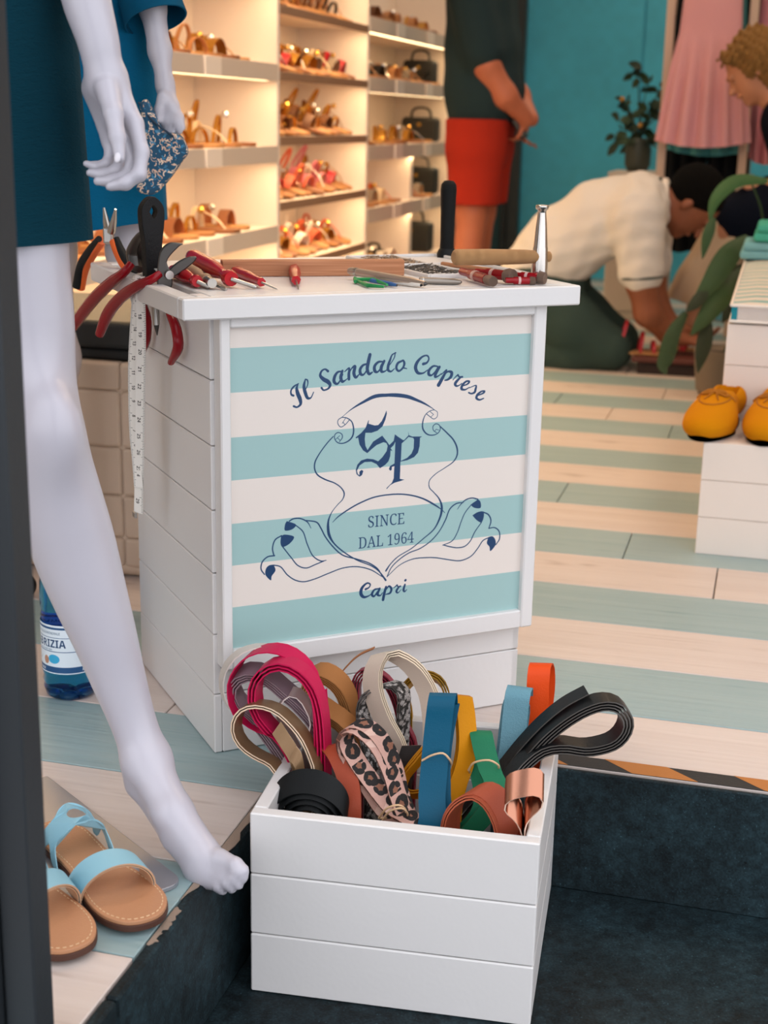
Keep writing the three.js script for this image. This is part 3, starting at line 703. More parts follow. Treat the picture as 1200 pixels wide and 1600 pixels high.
// screwdriver-like tools lying on the counter: handle end, handle front, tip
function driver(name, label, category, a, b, c, r, hm, fancy) {
  const o = benchThing(name, label, category, [b[0], 0.665, b[2]]);
  const h = (t) => lerp3(a, b, t);
  if (fancy === 'hex') bpart(o, 'handle', bar([h(0), h(0.06), h(0.5), h(0.8), h(1)], [r * 0.8, r, r, r * 0.75, r * 0.8], 6), hm);
  else bpart(o, 'handle', bar([h(0), h(0.03), h(0.1), h(0.6), h(0.78), h(0.86), h(0.95), h(1)], [r * 0.55, r * 0.85, r, r, r * 0.62, r * 0.62, r * 0.95, r * 0.8], 14), hm);
  bpart(o, 'shaft', bar([b, lerp3(b, c, 0.9), c], fancy === 'hex' ? [0.0016, 0.0012, 0.0004] : [0.003, 0.003, 0.0022], 10), steel);
  if (fancy === 'hex') bpart(o, 'end_cap', bar([h(-0.05), h(0.02)], [r * 0.55, r * 0.62], 10), black);
  if (fancy === 'coil') for (const q of [1.02, 1.09, 1.16]) bpart(o, 'ferrule_ring', bar([h(q - 0.03), h(q + 0.03)], [r * 0.7, r * 0.7], 14), steel);
  return o;
}
const clearRed = phys('#b00b1a', 0.22, { specularIntensity: 0.7 });
driver('screwdriver', 'large red screwdriver leaning on the bench batten', 'screwdriver', [0.0576, 0.69, -0.2604], [0.0493, 0.678, -0.0515], [0.0783, 0.668, -0.0315], 0.0125, clearRed);
driver('screwdriver', 'short red screwdriver beside the bench slot', 'screwdriver', [0.0112, 0.676, -0.2027], [0.0032, 0.675, -0.059], [0.0168, 0.668, -0.048], 0.0095, clearRed);
driver('awl', 'awl with pale wooden handle and steel collar between red screwdrivers', 'awl', [0.0359, 0.678, -0.2328], [0.0207, 0.675, -0.0707], [0.0341, 0.667, -0.029], 0.0095, mat('#a58468', 0.55), 'coil');
driver('awl', 'red hexagonal awl pointing right beside the large screwdriver', 'awl', [0.0989, 0.675, -0.1816], [0.0881, 0.674, -0.0379], [0.1044, 0.666, -0.0189], 0.008, clearRed, 'hex');
driver('awl', 'small red awl pointing at the viewer', 'awl', [0.1906, 0.676, -0.1771], [0.1431, 0.674, -0.0482], [0.1324, 0.666, -0.0113], 0.0085, clearRed, 'hex');
{
  const a = [0.0836, 0.665, -0.1921], b = [0.3554, 0.665, -0.1408], L = Math.hypot(b[0] - a[0], b[2] - a[2]), an = Math.atan2(-(b[2] - a[2]), b[0] - a[0]);
  const gr = noiseGrid(256, 32, [5, 24], 77);
  const wood = mat('#ffffff', 0.65, { map: (() => { const t = dataTexture(256, 32, (x, y, i) => { const q = gr[i]; return [196 - q * 34, 138 - q * 34, 100 - q * 34]; }); t.repeat.set(3.2, 30); return t; })() });
  const o = benchThing('wood_batten', 'long square wooden batten lying across the bench', 'batten', lerp3(a, b, 0.5));
  part(o, 'stick', cbox(L, 0.0235, 0.022, 0, 0.012, -0.011, 0.001), wood).rotation.y = an;
}
{
  const pen = (label, a, b, r, m, cap, name = 'pen') => {
    const o = benchThing(name, label, name === 'pen' ? 'pen' : 'tool', lerp3(a, b, 0.5));
    bpart(o, 'barrel', bar([a, lerp3(a, b, 0.03), lerp3(a, b, 0.8), lerp3(a, b, 0.97)], [r * 0.8, r, r, r * 0.6], 12), m);
    bpart(o, 'nib', bar([lerp3(a, b, 0.97), b], [r * 0.55, r * 0.15], 10), cap);
    bpart(o, 'ring', bar([lerp3(a, b, 0.08), lerp3(a, b, 0.11)], r * 1.06, 12), steel);
    return o;
  };
  pen('long silver revolving punch pen on the front of the bench', [0.2524, 0.678, -0.1136], [0.3148, 0.671, 0.0187], 0.006, mat('#b7a493', 0.35, { metalness: 0.7 }), darkSteel);
  pen('thin blue pen beside the silver pen', [0.2601, 0.67, -0.0639], [0.2749, 0.669, 0.0062], 0.0032, mat('#31609c', 0.4), darkSteel);
  pen('white pen with black tip on the front of the bench', [0.2772, 0.67, -0.0681], [0.3086, 0.669, 0.0152], 0.0038, mat('#ddd6cc', 0.4), black);
  pen('short steel punch beside the tray', [0.3251, 0.671, -0.0289], [0.3832, 0.669, -0.0068], 0.005, mat('#8f877e', 0.4, { metalness: 0.8 }), darkSteel, 'steel_punch');
  const o = benchThing('green_clip', 'small open green plastic clip on the front of the bench', 'clip', [0.258, 0.666, -0.059]);
  const gm = mat('#1d8a4b', 0.4);
  bpart(o, 'arm', bar([[0.2432, 0.669, -0.0691], [0.2336, 0.669, -0.0048], [0.2489, 0.669, 0.0154]], [0.0025, 0.003, 0.002], 8), gm);
  bpart(o, 'arm', bar([[0.2426, 0.671, -0.0676], [0.2653, 0.671, -0.0531], [0.2633, 0.669, -0.005]], [0.0025, 0.003, 0.002], 8), gm);
  bpart(o, 'bridge', bar([[0.2365, 0.669, -0.0538], [0.2413, 0.672, -0.0671]], [0.003, 0.003], 8), gm);
}
{
  // shallow divided tray of tacks
  const o = benchThing('tack_tray', 'shallow white divided tray holding metal tacks', 'tray', [0.44, 0.665, -0.25]);
  const w = paintWhite, y0 = 0.6652, y1 = 0.672;
  bpart(o, 'tray_base', box2([0.37, y0, -0.4], [0.54, y0 + 0.002, -0.09], 0.0005), w);
  for (const x of [0.37, 0.4515, 0.536]) bpart(o, 'divider', box2([x, y0 + 0.002, -0.4], [x + 0.004, y1, -0.09], 0.0008), w);
  for (const z of [-0.4, -0.25, -0.094]) bpart(o, 'rim', box2([0.3742, y0 + 0.002, z], [0.5358, y1, z + 0.004], 0.0008), w);
  seed = 77;
  const pile = (x0, x1, z0, z1, n) => {
    const l = [];
    for (let i = 0; i < n; i++) l.push(new THREE.CylinderGeometry(0.0009, 0.0006, rr(0.006, 0.011), 5).rotateX(Math.PI / 2 + rr(-0.3, 0.3)).rotateY(rr(0, 6)).translate(rr(x0, x1), 0.6685 + rr(0, 0.0035), rr(z0, z1)));
    return merge(l);
  };
  const k = thing('tacks', 'pile of small steel tacks in the rear tray compartment', 'tacks', benchWorld([0.44, 0.668, -0.32]), TURN);
  k.userData.kind = 'stuff'; k.at = [0.44, 0.668, -0.32];
  bpart(k, 'tack_pile', pile(0.382, 0.448, -0.39, -0.26, 240), mat('#a08c78', 0.35, { metalness: 0.9 }));
  const k2 = thing('tacks', 'dark nails in the front tray compartment beside the batten', 'tacks', benchWorld([0.41, 0.668, -0.17]), TURN);
  k2.userData.kind = 'stuff'; k2.at = [0.41, 0.668, -0.17];
  bpart(k2, 'nail_pile', pile(0.38, 0.446, -0.235, -0.12, 220), darkSteel);
  const p = benchThing('pencil', 'brown wooden pencil lying in the tray', 'pencil', [0.5, 0.668, -0.2]);
  bpart(p, 'shaft', bar([[0.47, 0.671, -0.24], [0.5, 0.671, -0.13]], [0.0035, 0.0035], 6), mat('#a9744f', 0.5));
  bpart(p, 'lead', bar([[0.5, 0.671, -0.13], [0.5025, 0.671, -0.118]], [0.0035, 0.0006], 6), darkSteel);
}
{
  // cobbler's hammer resting on its face
  const h = [0.5083, 0.667, -0.0012], o = benchThing('hammer', 'cobbler hammer with polished steel head and wooden handle standing on the bench', 'hammer', h);
  bpart(o, 'head', lathe([[0, 0], [0.0115, 0], [0.0122, 0.003], [0.0118, 0.03], [0.0108, 0.05], [0.0102, 0.052], [0.0082, 0.08], [0.0062, 0.1], [0.0064, 0.104], [0.0092, 0.106], [0.0096, 0.110], [0.0085, 0.112], [0, 0.112]], 28).translate(h[0], h[1] - 0.001, h[2]), mat('#c9c3bc', 0.22, { metalness: 1 }));
  const hy = h[1] + 0.036, e = [0.3629, 0.706, 0.0038], wood = mat('#b98a58', 0.5, { bumpMap: rep(woodBump, 4, 30), bumpScale: 0.0006 });
  const s = [h[0], hy, h[2]], dir = V(s).sub(V(e)).normalize(), f = [s[0] + dir.x * 0.016, s[1], s[2] + dir.z * 0.016];
  bpart(o, 'handle', bar([e, lerp3(e, f, 0.02), lerp3(e, f, 0.35), lerp3(e, f, 0.75), lerp3(e, f, 0.9), f], [0.008, 0.0115, 0.0118, 0.0105, 0.0085, 0.0078], 14), wood);
}
{
  const b = [0.5479, 0.665, -0.3751], o = benchThing('rubber_mallet', 'black rubber handled mallet standing upright at the back of the bench', 'mallet', b);
  bpart(o, 'grip', lathe([[0.0125, 0.016], [0.0118, 0.03], [0.0125, 0.08], [0.0138, 0.115], [0.0128, 0.124], [0.008, 0.130], [0, 0.131]], 24).translate(...b), phys('#0c0f10', 0.6, { specularIntensity: 0.4, bumpMap: grainBump, bumpScale: 0.0003 }));
  bpart(o, 'collar', lathe([[0, 0], [0.0165, 0], [0.0172, 0.008], [0.0145, 0.015], [0.012, 0.018]], 24).translate(...b), black);
}
{
  const cap = mat('#8c7566', 0.5, { metalness: 0.6, bumpMap: rep(fineNoise, 3, 3), bumpScale: 0.002 });
  const punch = (label, a, b, r, rc) => {
    const o = benchThing('punch', label, 'punch', [b[0], 0.665, b[2]], 'red leather punches');
    bpart(o, 'shank', bar([a, lerp3(a, b, 0.25), lerp3(a, b, 0.3), lerp3(a, b, 0.8)], [r * 0.75, r * 0.75, r, r], 14), redGrip);
    bpart(o, 'shank_band', bar([lerp3(a, b, 0.42), lerp3(a, b, 0.5)], r * 1.05, 14), mat('#c9a7a2', 0.4));
    bpart(o, 'struck_end', bar([lerp3(a, b, 0.8), lerp3(a, b, 0.86), b], [rc * 0.85, rc, rc * 0.92], 9), cap, 'mushroomed steel end');
  };
  punch('red punch with dark round end nearest the pens', [0.4225, 0.676, -0.0818], [0.4096, 0.674, 0.0382], 0.0075, 0.008);
  punch('red punch with ragged steel end in the middle of the row', [0.4354, 0.677, -0.0593], [0.458, 0.677, 0.01], 0.0075, 0.0112);
  punch('thin red punch below the hammer', [0.4446, 0.672, 0.0116], [0.4877, 0.671, 0.0221], 0.0055, 0.0062);
  punch('red punch with brown end at the corner of the bench', [0.4695, 0.677, -0.0139], [0.501, 0.675, 0.0284], 0.0062, 0.0095);
}

// ---------------------------------------------------------------- crate of leather straps
const CT = 4.5 * Math.PI / 180, CRATE = [-0.568, LOW, -1.518], CWD = 0.359, CDP = 0.345, CHT = 0.2525;
{
  const o = thing('strap_crate', 'white three board crate of straps in the corner of the step', 'crate', CRATE, CT);
  const p = CHT / 3, th = 0.018, f = cbox(CWD, p - 0.0012, th, 0, 0, 0, 0.0018), s = cbox(th, p - 0.0012, CDP - 2 * th - 0.001, 0, 0, 0, 0.0018);
  for (let i = 0; i < 3; i++) {
    const y = p * (i + 0.5);
    for (const [g, x, z] of [[f, CWD / 2, -th / 2], [f, CWD / 2, -CDP + th / 2], [s, th / 2, -CDP / 2], [s, CWD - th / 2, -CDP / 2]]) part(o, 'board', g, paintWhite).position.set(x, y, z);
  }
  part(o, 'bottom', cbox(CWD - 2 * th - 0.001, 0.012, CDP - 2 * th - 0.001, CWD / 2, 0.008, -CDP / 2, 0.001), paintWhite);
}
const DOWN = LOW + 0.016;
// carry the ends of a strap down to the bottom of the crate, kept inside its walls
const inside = (x, z) => Math.min(-0.255, Math.max(-0.535, x));
const tail = (p, n = 1) => { const e = p[p.length - 1], q = [...p], ends = (s) => [[lerp(s[0], inside(s[0]), 0.75), lerp(s[1], DOWN, 0.35), s[2]], [inside(s[0]), DOWN, s[2]]]; q.push(...ends(e)); if (n === 2) q.unshift(...ends(p[0]).reverse()); return q; };
const leather = (color, roughness = 0.5, o = {}) => phys(color, roughness, { specularIntensity: o.metalness ? 1 : 0.4, bumpMap: clothBump, bumpScale: 0.0002, ...o });
function strapThing(label, face, edge, pieces, rubber, category = 'strap') {
  const p0 = pieces[0].pts[0], o = thing('strap_bundle', label, category, [p0[0], DOWN, p0[2]], 0, 'strap bundles in the crate');
  const mats = [face, edge];
  for (const q of pieces) {
    const n = q.layers || 1, gap = (q.gap || 0.0028) * 1.15, L = V(q.w).length(), w = mul3(q.w, (q.width || 0.03) / L);
    for (let k = 0; k < n; k++) {
      const g = band(q.pts, w, q.th || 0.0019, (q.side || 1) * k * gap, q.n || 64, q.wobble || 0);
      part(o, k || q.name !== undefined ? (q.name || 'strap_layer') : 'strap_layer', g.translate(-p0[0], -DOWN, -p0[2]), mats);
    }
  }
  if (rubber) for (const r of rubber) part(o, 'rubber_band', bar([...r, r[0]], 0.0014, 8, 40).translate(-p0[0], -DOWN, -p0[2]), mat('#d8b48c', 0.6));
  return o;
}
// back row
strapThing('white leather strap looped behind the pink one', leather('#d9d3cb', 0.45), leather('#efe9df', 0.6), [
  { pts: tail([[-0.5475, 0.0973, -1.715], [-0.5492, 0.153, -1.715], [-0.563, 0.1886, -1.715], [-0.5902, 0.2019, -1.715], [-0.6203, 0.2031, -1.715], [-0.6535, 0.1888, -1.715], [-0.6747, 0.1611, -1.715], [-0.6792, 0.1337, -1.715], [-0.669, 0.1115, -1.71], [-0.6421, 0.0916, -1.705], [-0.5987, 0.0685, -1.7]],2), w: [-0.013, -0.0041, -0.02], width: 0.028, layers: 1 }]);
strapThing('bright pink leather strap in a large loose loop', leather('#c2154c', 0.42), leather('#c2154c', 0.5), [
  { pts: tail([[-0.5329, 0.0838, -1.67], [-0.5415, 0.1466, -1.685], [-0.5506, 0.1736, -1.69], [-0.5698, 0.1925, -1.695], [-0.5914, 0.2029, -1.695], [-0.6131, 0.2034, -1.695], [-0.6336, 0.1958, -1.695], [-0.6515, 0.1798, -1.695], [-0.6634, 0.1575, -1.695], [-0.6657, 0.1405, -1.695], [-0.6571, 0.1128, -1.69], [-0.6277, 0.0949, -1.685], [-0.5881, 0.09, -1.67]],2), w: [0.0032, 0.0029, -0.017], width: 0.028 },
  { pts: tail([[-0.5273, 0.0868, -1.665], [-0.5346, 0.1427, -1.67], [-0.5457, 0.1664, -1.675], [-0.5631, 0.1832, -1.675], [-0.5831, 0.1889, -1.675], [-0.6006, 0.1827, -1.675], [-0.6141, 0.1673, -1.675], [-0.6189, 0.1461, -1.675], [-0.6125, 0.1242, -1.67], [-0.5917, 0.1041, -1.665], [-0.5849, 0.0704, -1.7]],2), w: [0.0003, 0.0012, -0.02], width: 0.028, layers: 3, gap: 0.0042, side: -1 },
  { pts: tail([[-0.5403, 0.1497, -1.7], [-0.5381, 0.1188, -1.7], [-0.5352, 0.076, -1.69]]), w: [0.0112, 0.0081, -0.004], width: 0.017, name: 'strap_end' }]);
strapThing('mauve leather strap coiled in several layers behind the pink one', leather('#857078', 0.5), leather('#9a858c', 0.6), [
  { pts: tail([[-0.5455, 0.0877, -1.705], [-0.573, 0.1205, -1.705], [-0.5949, 0.1372, -1.705], [-0.6141, 0.1515, -1.705], [-0.6306, 0.1564, -1.705], [-0.6444, 0.1533, -1.705], [-0.6556, 0.1435, -1.705], [-0.6585, 0.1305, -1.705], [-0.6498, 0.1181, -1.7], [-0.6198, 0.1009, -1.69]],2), w: [-0.0005, 0.0057, -0.014], width: 0.026, layers: 4, gap: 0.0034, side: -1 }]);
strapThing('tan leather strap coiled in five layers', leather('#a9703f', 0.5), leather('#b98350', 0.6), [
  { pts: tail([[-0.5118, 0.0731, -1.78], [-0.52, 0.1073, -1.78], [-0.5327, 0.128, -1.78], [-0.5499, 0.1402, -1.78], [-0.567, 0.1436, -1.78], [-0.5811, 0.1363, -1.78], [-0.5888, 0.1193, -1.78], [-0.5823, 0.1, -1.77], [-0.5493, 0.0861, -1.76], [-0.5182, 0.069, -1.75]],2), w: [0.0022, 0.0063, -0.014], width: 0.028, layers: 5, gap: 0.0032, side: 1 }]);
strapThing('dark red leather strap coiled behind the cream one', leather('#8c1c33', 0.5), leather('#7a1a2d', 0.6), [
  { pts: tail([[-0.427, 0.0502, -1.8], [-0.4425, 0.073, -1.81], [-0.451, 0.1042, -1.81], [-0.4639, 0.1314, -1.81], [-0.4797, 0.1454, -1.81], [-0.4984, 0.1503, -1.81], [-0.5138, 0.1444, -1.81], [-0.523, 0.1288, -1.81], [-0.5213, 0.1055, -1.8], [-0.5131, 0.0719, -1.79]],2), w: [-0.0039, -0.0054, -0.025], width: 0.026, layers: 4, gap: 0.0032, side: 1 }]);
strapThing('thin brown leather thong sticking up behind the crate', leather('#a8714c', 0.6), leather('#a8714c', 0.6), [
  { pts: [[-0.5368, 0.1183, -1.82], [-0.5433, 0.1305, -1.82], [-0.5325, 0.148, -1.82], [-0.517, 0.1643, -1.82], [-0.4954, 0.1773, -1.82]].reverse().concat([[[-0.5301, 0.0898, -1.82][0], -0.06, -1.82], [[-0.5301, 0.0898, -1.82][0], DOWN, -1.82]]), w: [0.0013, 0.0023, -0.002], width: 0.004 }]);
strapThing('mustard strap loop half hidden at the back of the crate', leather('#b8860f', 0.5), leather('#8a6510', 0.6), [
  { pts: tail([[-0.3881, 0.0901, -1.85], [-0.3925, 0.1169, -1.85], [-0.4017, 0.134, -1.85], [-0.4159, 0.1413, -1.85], [-0.4333, 0.141, -1.85], [-0.4488, 0.1299, -1.85], [-0.4591, 0.1158, -1.85], [-0.4528, 0.0779, -1.85]],2), w: [-0.0026, -0.0149, -0.02], width: 0.022, layers: 3, gap: 0.003, side: 1 }]);
strapThing('cream leather strap in a tall loop at the middle of the crate', leather('#cdbba9', 0.5), leather('#e0cdb2', 0.6), [
  { pts: tail([[-0.4231, 0.0722, -1.74], [-0.4488, 0.1079, -1.755], [-0.4629, 0.1385, -1.76], [-0.4663, 0.1615, -1.76], [-0.4622, 0.1821, -1.76], [-0.4506, 0.1958, -1.76], [-0.4354, 0.1912, -1.765], [-0.4154, 0.1763, -1.77], [-0.3952, 0.1463, -1.77], [-0.3853, 0.1174, -1.76], [-0.3812, 0.0831, -1.75]],2), w: [-0.0244, -0.0099, -0.01], width: 0.029, layers: 3, gap: 0.0032, side: 1 }]);
const snake = (() => { const a = noiseGrid(128, 128, [26, 26], 5), b = noiseGrid(128, 128, [7, 7], 6), c = noiseGrid(128, 128, [60, 60], 7); const t = dataTexture(128, 128, (x, y, i) => { const v = b[i] + (c[i] - 0.5) * 0.5 > 0.52 ? 30 + 40 * a[i] : 120 + 110 * a[i]; return [v, v * 0.97, v * 0.95]; }); t.repeat.set(34, 34); return t; })();
strapThing('grey snake print strap standing between the cream and leopard ones', leather('#ffffff', 0.5, { map: snake }), leather('#55504c', 0.6), [
  { pts: tail([[-0.4741, 0.0471, -1.72], [-0.4895, 0.0804, -1.74], [-0.496, 0.1163, -1.75], [-0.4886, 0.1341, -1.755], [-0.475, 0.1401, -1.76], [-0.4596, 0.1428, -1.77], [-0.4473, 0.1334, -1.77], [-0.4467, 0.1051, -1.77]],2), w: [0.0067, 0.0005, -0.015], width: 0.024, layers: 2, gap: 0.003 }]);
strapThing('light blue suede strap folded upright at the back right', leather('#6c98a6', 0.9, { bumpScale: 0.0008 }), leather('#608a97', 0.9), [
  { pts: tail([[-0.3104, 0.0189, -1.795], [-0.3071, 0.07, -1.8], [-0.3064, 0.1135, -1.81], [-0.3049, 0.1401, -1.815], [-0.3042, 0.1437, -1.83], [-0.3059, 0.1185, -1.845], [-0.3089, 0.06, -1.845], [-0.311, 0.003, -1.84]],2), w: [0.0326, -0.0037, -0.008], width: 0.0345, layers: 1, th: 0.003 },
  { pts: tail([[-0.3157, 0.0135, -1.805], [-0.3124, 0.0649, -1.81], [-0.3113, 0.0992, -1.82], [-0.3095, 0.1213, -1.825], [-0.3074, 0.1127, -1.835], [-0.3108, 0.064, -1.835], [-0.313, 0.0073, -1.83]],2), w: [0.0326, -0.0037, -0.008], width: 0.0345, layers: 1, th: 0.003 }]);
strapThing('orange leather strap folded upright behind the light blue one', leather('#e04a12', 0.45), leather('#c8460f', 0.6), [
  { pts: tail([[-0.2741, 0.0355, -1.845], [-0.2785, 0.0932, -1.845], [-0.2815, 0.1388, -1.85], [-0.2816, 0.1607, -1.855], [-0.2813, 0.1644, -1.868], [-0.2795, 0.1537, -1.882], [-0.2779, 0.1252, -1.886], [-0.2812, 0.0668, -1.884], [-0.2839, 0.0186, -1.88]],2), w: [0.0296, 0.0004, -0.006], width: 0.031, layers: 1, th: 0.0028 }]);
strapThing('long black leather strap looping out over the crate edge', leather('#121416', 0.36), leather('#5a5652', 0.5), [
  { pts: [[-0.40, DOWN, -1.66], [-0.36, -0.06, -1.69], ...[[-0.2907, 0.0381, -1.74], [-0.2681, 0.0695, -1.75], [-0.2399, 0.1091, -1.75], [-0.2117, 0.1385, -1.75], [-0.1835, 0.1596, -1.75], [-0.1607, 0.1689, -1.75], [-0.1418, 0.1676, -1.75], [-0.1296, 0.1573, -1.75], [-0.1243, 0.1423, -1.75], [-0.1288, 0.1227, -1.75], [-0.1423, 0.1056, -1.75], [-0.165, 0.0938, -1.75], [-0.1853, 0.0887, -1.75], [-0.212, 0.0888, -1.75], [-0.2355, 0.0816, -1.75], [-0.257, 0.0626, -1.74], [-0.2708, 0.0455, -1.72]], [-0.345, -0.06, -1.68], [-0.38, DOWN, -1.65]], w: [-0.0078, 0.0013, -0.019], width: 0.028, layers: 4, gap: 0.0036, side: -1, n: 90 },
  { pts: [...[[-0.186, 0.1706, -1.765], [-0.2144, 0.1495, -1.765], [-0.2428, 0.12, -1.765], [-0.2713, 0.082, -1.765], [-0.2963, 0.0445, -1.76]], [-0.38, -0.06, -1.7], [-0.41, DOWN, -1.66]], w: [-0.0078, 0.0013, -0.019], width: 0.026, name: 'strap_end' }]);
// middle row
strapThing('bronze metallic strap with pale edges looping over the left crate wall', leather('#8a6c4c', 0.35, { metalness: 0.45 }), leather('#e8cdb0', 0.5), [
  { pts: tail([[-0.5231, 0.0697, -1.64], [-0.5331, 0.0857, -1.65], [-0.5454, 0.1051, -1.655], [-0.5631, 0.1211, -1.66], [-0.5819, 0.1358, -1.66], [-0.6007, 0.1415, -1.66], [-0.6195, 0.1404, -1.66], [-0.6359, 0.1314, -1.66], [-0.6448, 0.1171, -1.66], [-0.647, 0.1001, -1.66], [-0.6403, 0.0829, -1.66], [-0.6254, 0.0697, -1.66], [-0.6072, 0.0647, -1.655], [-0.5829, 0.0625, -1.64]],2,0.02), w: [0.0014, -0.0013, -0.019], width: 0.026, layers: 2, gap: 0.003, side: 1 },
  { pts: tail([[-0.5851, 0.1087, -1.65], [-0.573, 0.0911, -1.65], [-0.5593, 0.0746, -1.645]]), w: [0.0077, 0.0131, -0.006], width: 0.02, name: 'strap_end' },
  { pts: tail([[-0.5559, 0.0823, -1.635], [-0.5475, 0.0762, -1.63]]), w: [0.0059, 0.0146, -0.006], width: 0.02, name: 'strap_end' },
  { pts: tail([[-0.5585, 0.1107, -1.67], [-0.546, 0.0966, -1.665], [-0.5363, 0.0767, -1.66], [-0.5296, 0.0683, -1.65]]), w: [0.002, 0.0033, -0.01], width: 0.014, name: 'strap_end' }]);
strapThing('silver pink strap bent in a small arch inside the pink loop', leather('#b49c98', 0.35, { metalness: 0.3 }), leather('#efe2dc', 0.5), [
  { pts: tail([[-0.5986, 0.1164, -1.7], [-0.5932, 0.1234, -1.7], [-0.5877, 0.1346, -1.7], [-0.5782, 0.1428, -1.7], [-0.5659, 0.1402, -1.7], [-0.555, 0.1249, -1.7], [-0.5488, 0.109, -1.7], [-0.5475, 0.0939, -1.69]],2), w: [-0.0005, 0.0041, -0.015], width: 0.022 }]);
strapThing('green leather strap held by a rubber band', leather('#1f7350', 0.55), leather('#175a3e', 0.6), [
  { pts: [...[[-0.338, 0.1005, -1.72], [-0.3382, 0.1136, -1.715], [-0.3321, 0.1206, -1.705], [-0.3223, 0.1022, -1.69], [-0.3117, 0.0833, -1.675], [-0.2985, 0.063, -1.655]], [-0.40, -0.09, -1.63], [-0.41, DOWN, -1.62]], w: [0.0295, 0.0006, -0.004], width: 0.03, layers: 2, gap: 0.003, side: 1 },
  { pts: [...[[-0.3339, 0.0827, -1.72], [-0.3273, 0.065, -1.7], [-0.3173, 0.0349, -1.67]], [-0.415, -0.09, -1.66], [-0.42, DOWN, -1.65]], w: [0.0245, -0.0001, -0.004], width: 0.026, name: 'strap_layer' }],
  [[[-0.3252, 0.0832, -1.675], [-0.3175, 0.0974, -1.668], [-0.2961, 0.1058, -1.664], [-0.2858, 0.0992, -1.668], [-0.2977, 0.073, -1.7], [-0.3259, 0.0583, -1.715]]]);
strapThing('mustard yellow leather strap curled into a hook behind the blue one', leather('#d3890c', 0.48), leather('#b8770c', 0.6), [
  { pts: tail([[-0.3559, 0.1753, -1.7], [-0.3517, 0.1526, -1.7], [-0.3467, 0.1102, -1.695], [-0.3489, 0.083, -1.69], [-0.3545, 0.0593, -1.68], [-0.3575, 0.0379, -1.67], [-0.357, 0.0107, -1.66]]), w: [0.0177, -0.0055, -0.014], width: 0.027, layers: 3, gap: 0.003, side: 1 },
  { pts: tail([[-0.3841, 0.109, -1.69], [-0.3997, 0.089, -1.685], [-0.4135, 0.0663, -1.68], [-0.4204, 0.0464, -1.675], [-0.4134, 0.0249, -1.67], [-0.3909, 0.0122, -1.665], [-0.3637, 0.0051, -1.66]]), w: [0.0001, -0.0194, -0.022], width: 0.026, layers: 2, gap: 0.0034, side: 1 },
  { pts: [[-0.3795, 0.11, -1.685], [-0.3966, 0.0843, -1.68], [-0.4087, 0.0665, -1.675], [-0.4103, 0.0548, -1.672], [-0.4017, 0.046, -1.67], [-0.3883, 0.0489, -1.668]], w: [0.0006, -0.0184, -0.02], width: 0.024, layers: 2, gap: 0.003, side: -1, name: 'strap_end' }]);
strapThing('dark brown strap end cut square behind the yellow strap', leather('#2a2422', 0.5), leather('#8a6a5c', 0.6), [
  { pts: tail([[-0.4235, 0.0884, -1.71], [-0.4291, 0.0642, -1.7], [-0.431, 0.0266, -1.69]]), w: [0.023, 0.0015, -0.006], width: 0.026, layers: 2, gap: 0.003 }]);
// front row
strapThing('blue leather strap folded flat and held by a rubber band', leather('#00506c', 0.45), leather('#00435a', 0.6), [
  { pts: [...[[-0.3769, 0.1595, -1.675], [-0.3775, 0.1784, -1.672], [-0.3768, 0.1887, -1.664], [-0.3763, 0.1848, -1.652], [-0.3779, 0.1541, -1.645], [-0.3786, 0.1142, -1.635], [-0.3779, 0.0678, -1.62], [-0.3752, 0.0289, -1.6]], [-0.478, -0.1, -1.59], [-0.475, DOWN, -1.59]], w: [0.032, 0.0009, -0.006], width: 0.0345, layers: 1 },
  { pts: [...[[-0.3722, 0.1718, -1.668], [-0.3761, 0.1392, -1.66], [-0.3766, 0.1056, -1.645], [-0.3718, 0.064, -1.63], [-0.3669, 0.0181, -1.615]], [-0.465, -0.1, -1.61], [-0.46, DOWN, -1.61]], w: [0.0295, 0.0006, -0.006], width: 0.033, layers: 3, gap: 0.0035, side: -1, name: 'strap_layer' }],
  [[[-0.3769, 0.1087, -1.632], [-0.3639, 0.1189, -1.629], [-0.3502, 0.1231, -1.63], [-0.3427, 0.1139, -1.635], [-0.3477, 0.0931, -1.66], [-0.3688, 0.0846, -1.672], [-0.3815, 0.09, -1.66]]]);
strapThing('rust red leather strap bent over beside the black roll', leather('#a0472f', 0.45), leather('#6f3022', 0.6), [
  { pts: [...[[-0.5455, 0.0523, -1.7], [-0.5397, 0.0707, -1.69], [-0.5296, 0.0844, -1.675], [-0.515, 0.0856, -1.66], [-0.4997, 0.0744, -1.645], [-0.4862, 0.056, -1.63], [-0.4772, 0.0306, -1.61]], [-0.545 + 0.07, -0.09, -1.6], [-0.475, DOWN, -1.6]], w: [0.0245, 0.0081, -0.006], width: 0.027, layers: 2, gap: 0.003, side: -1 }]);
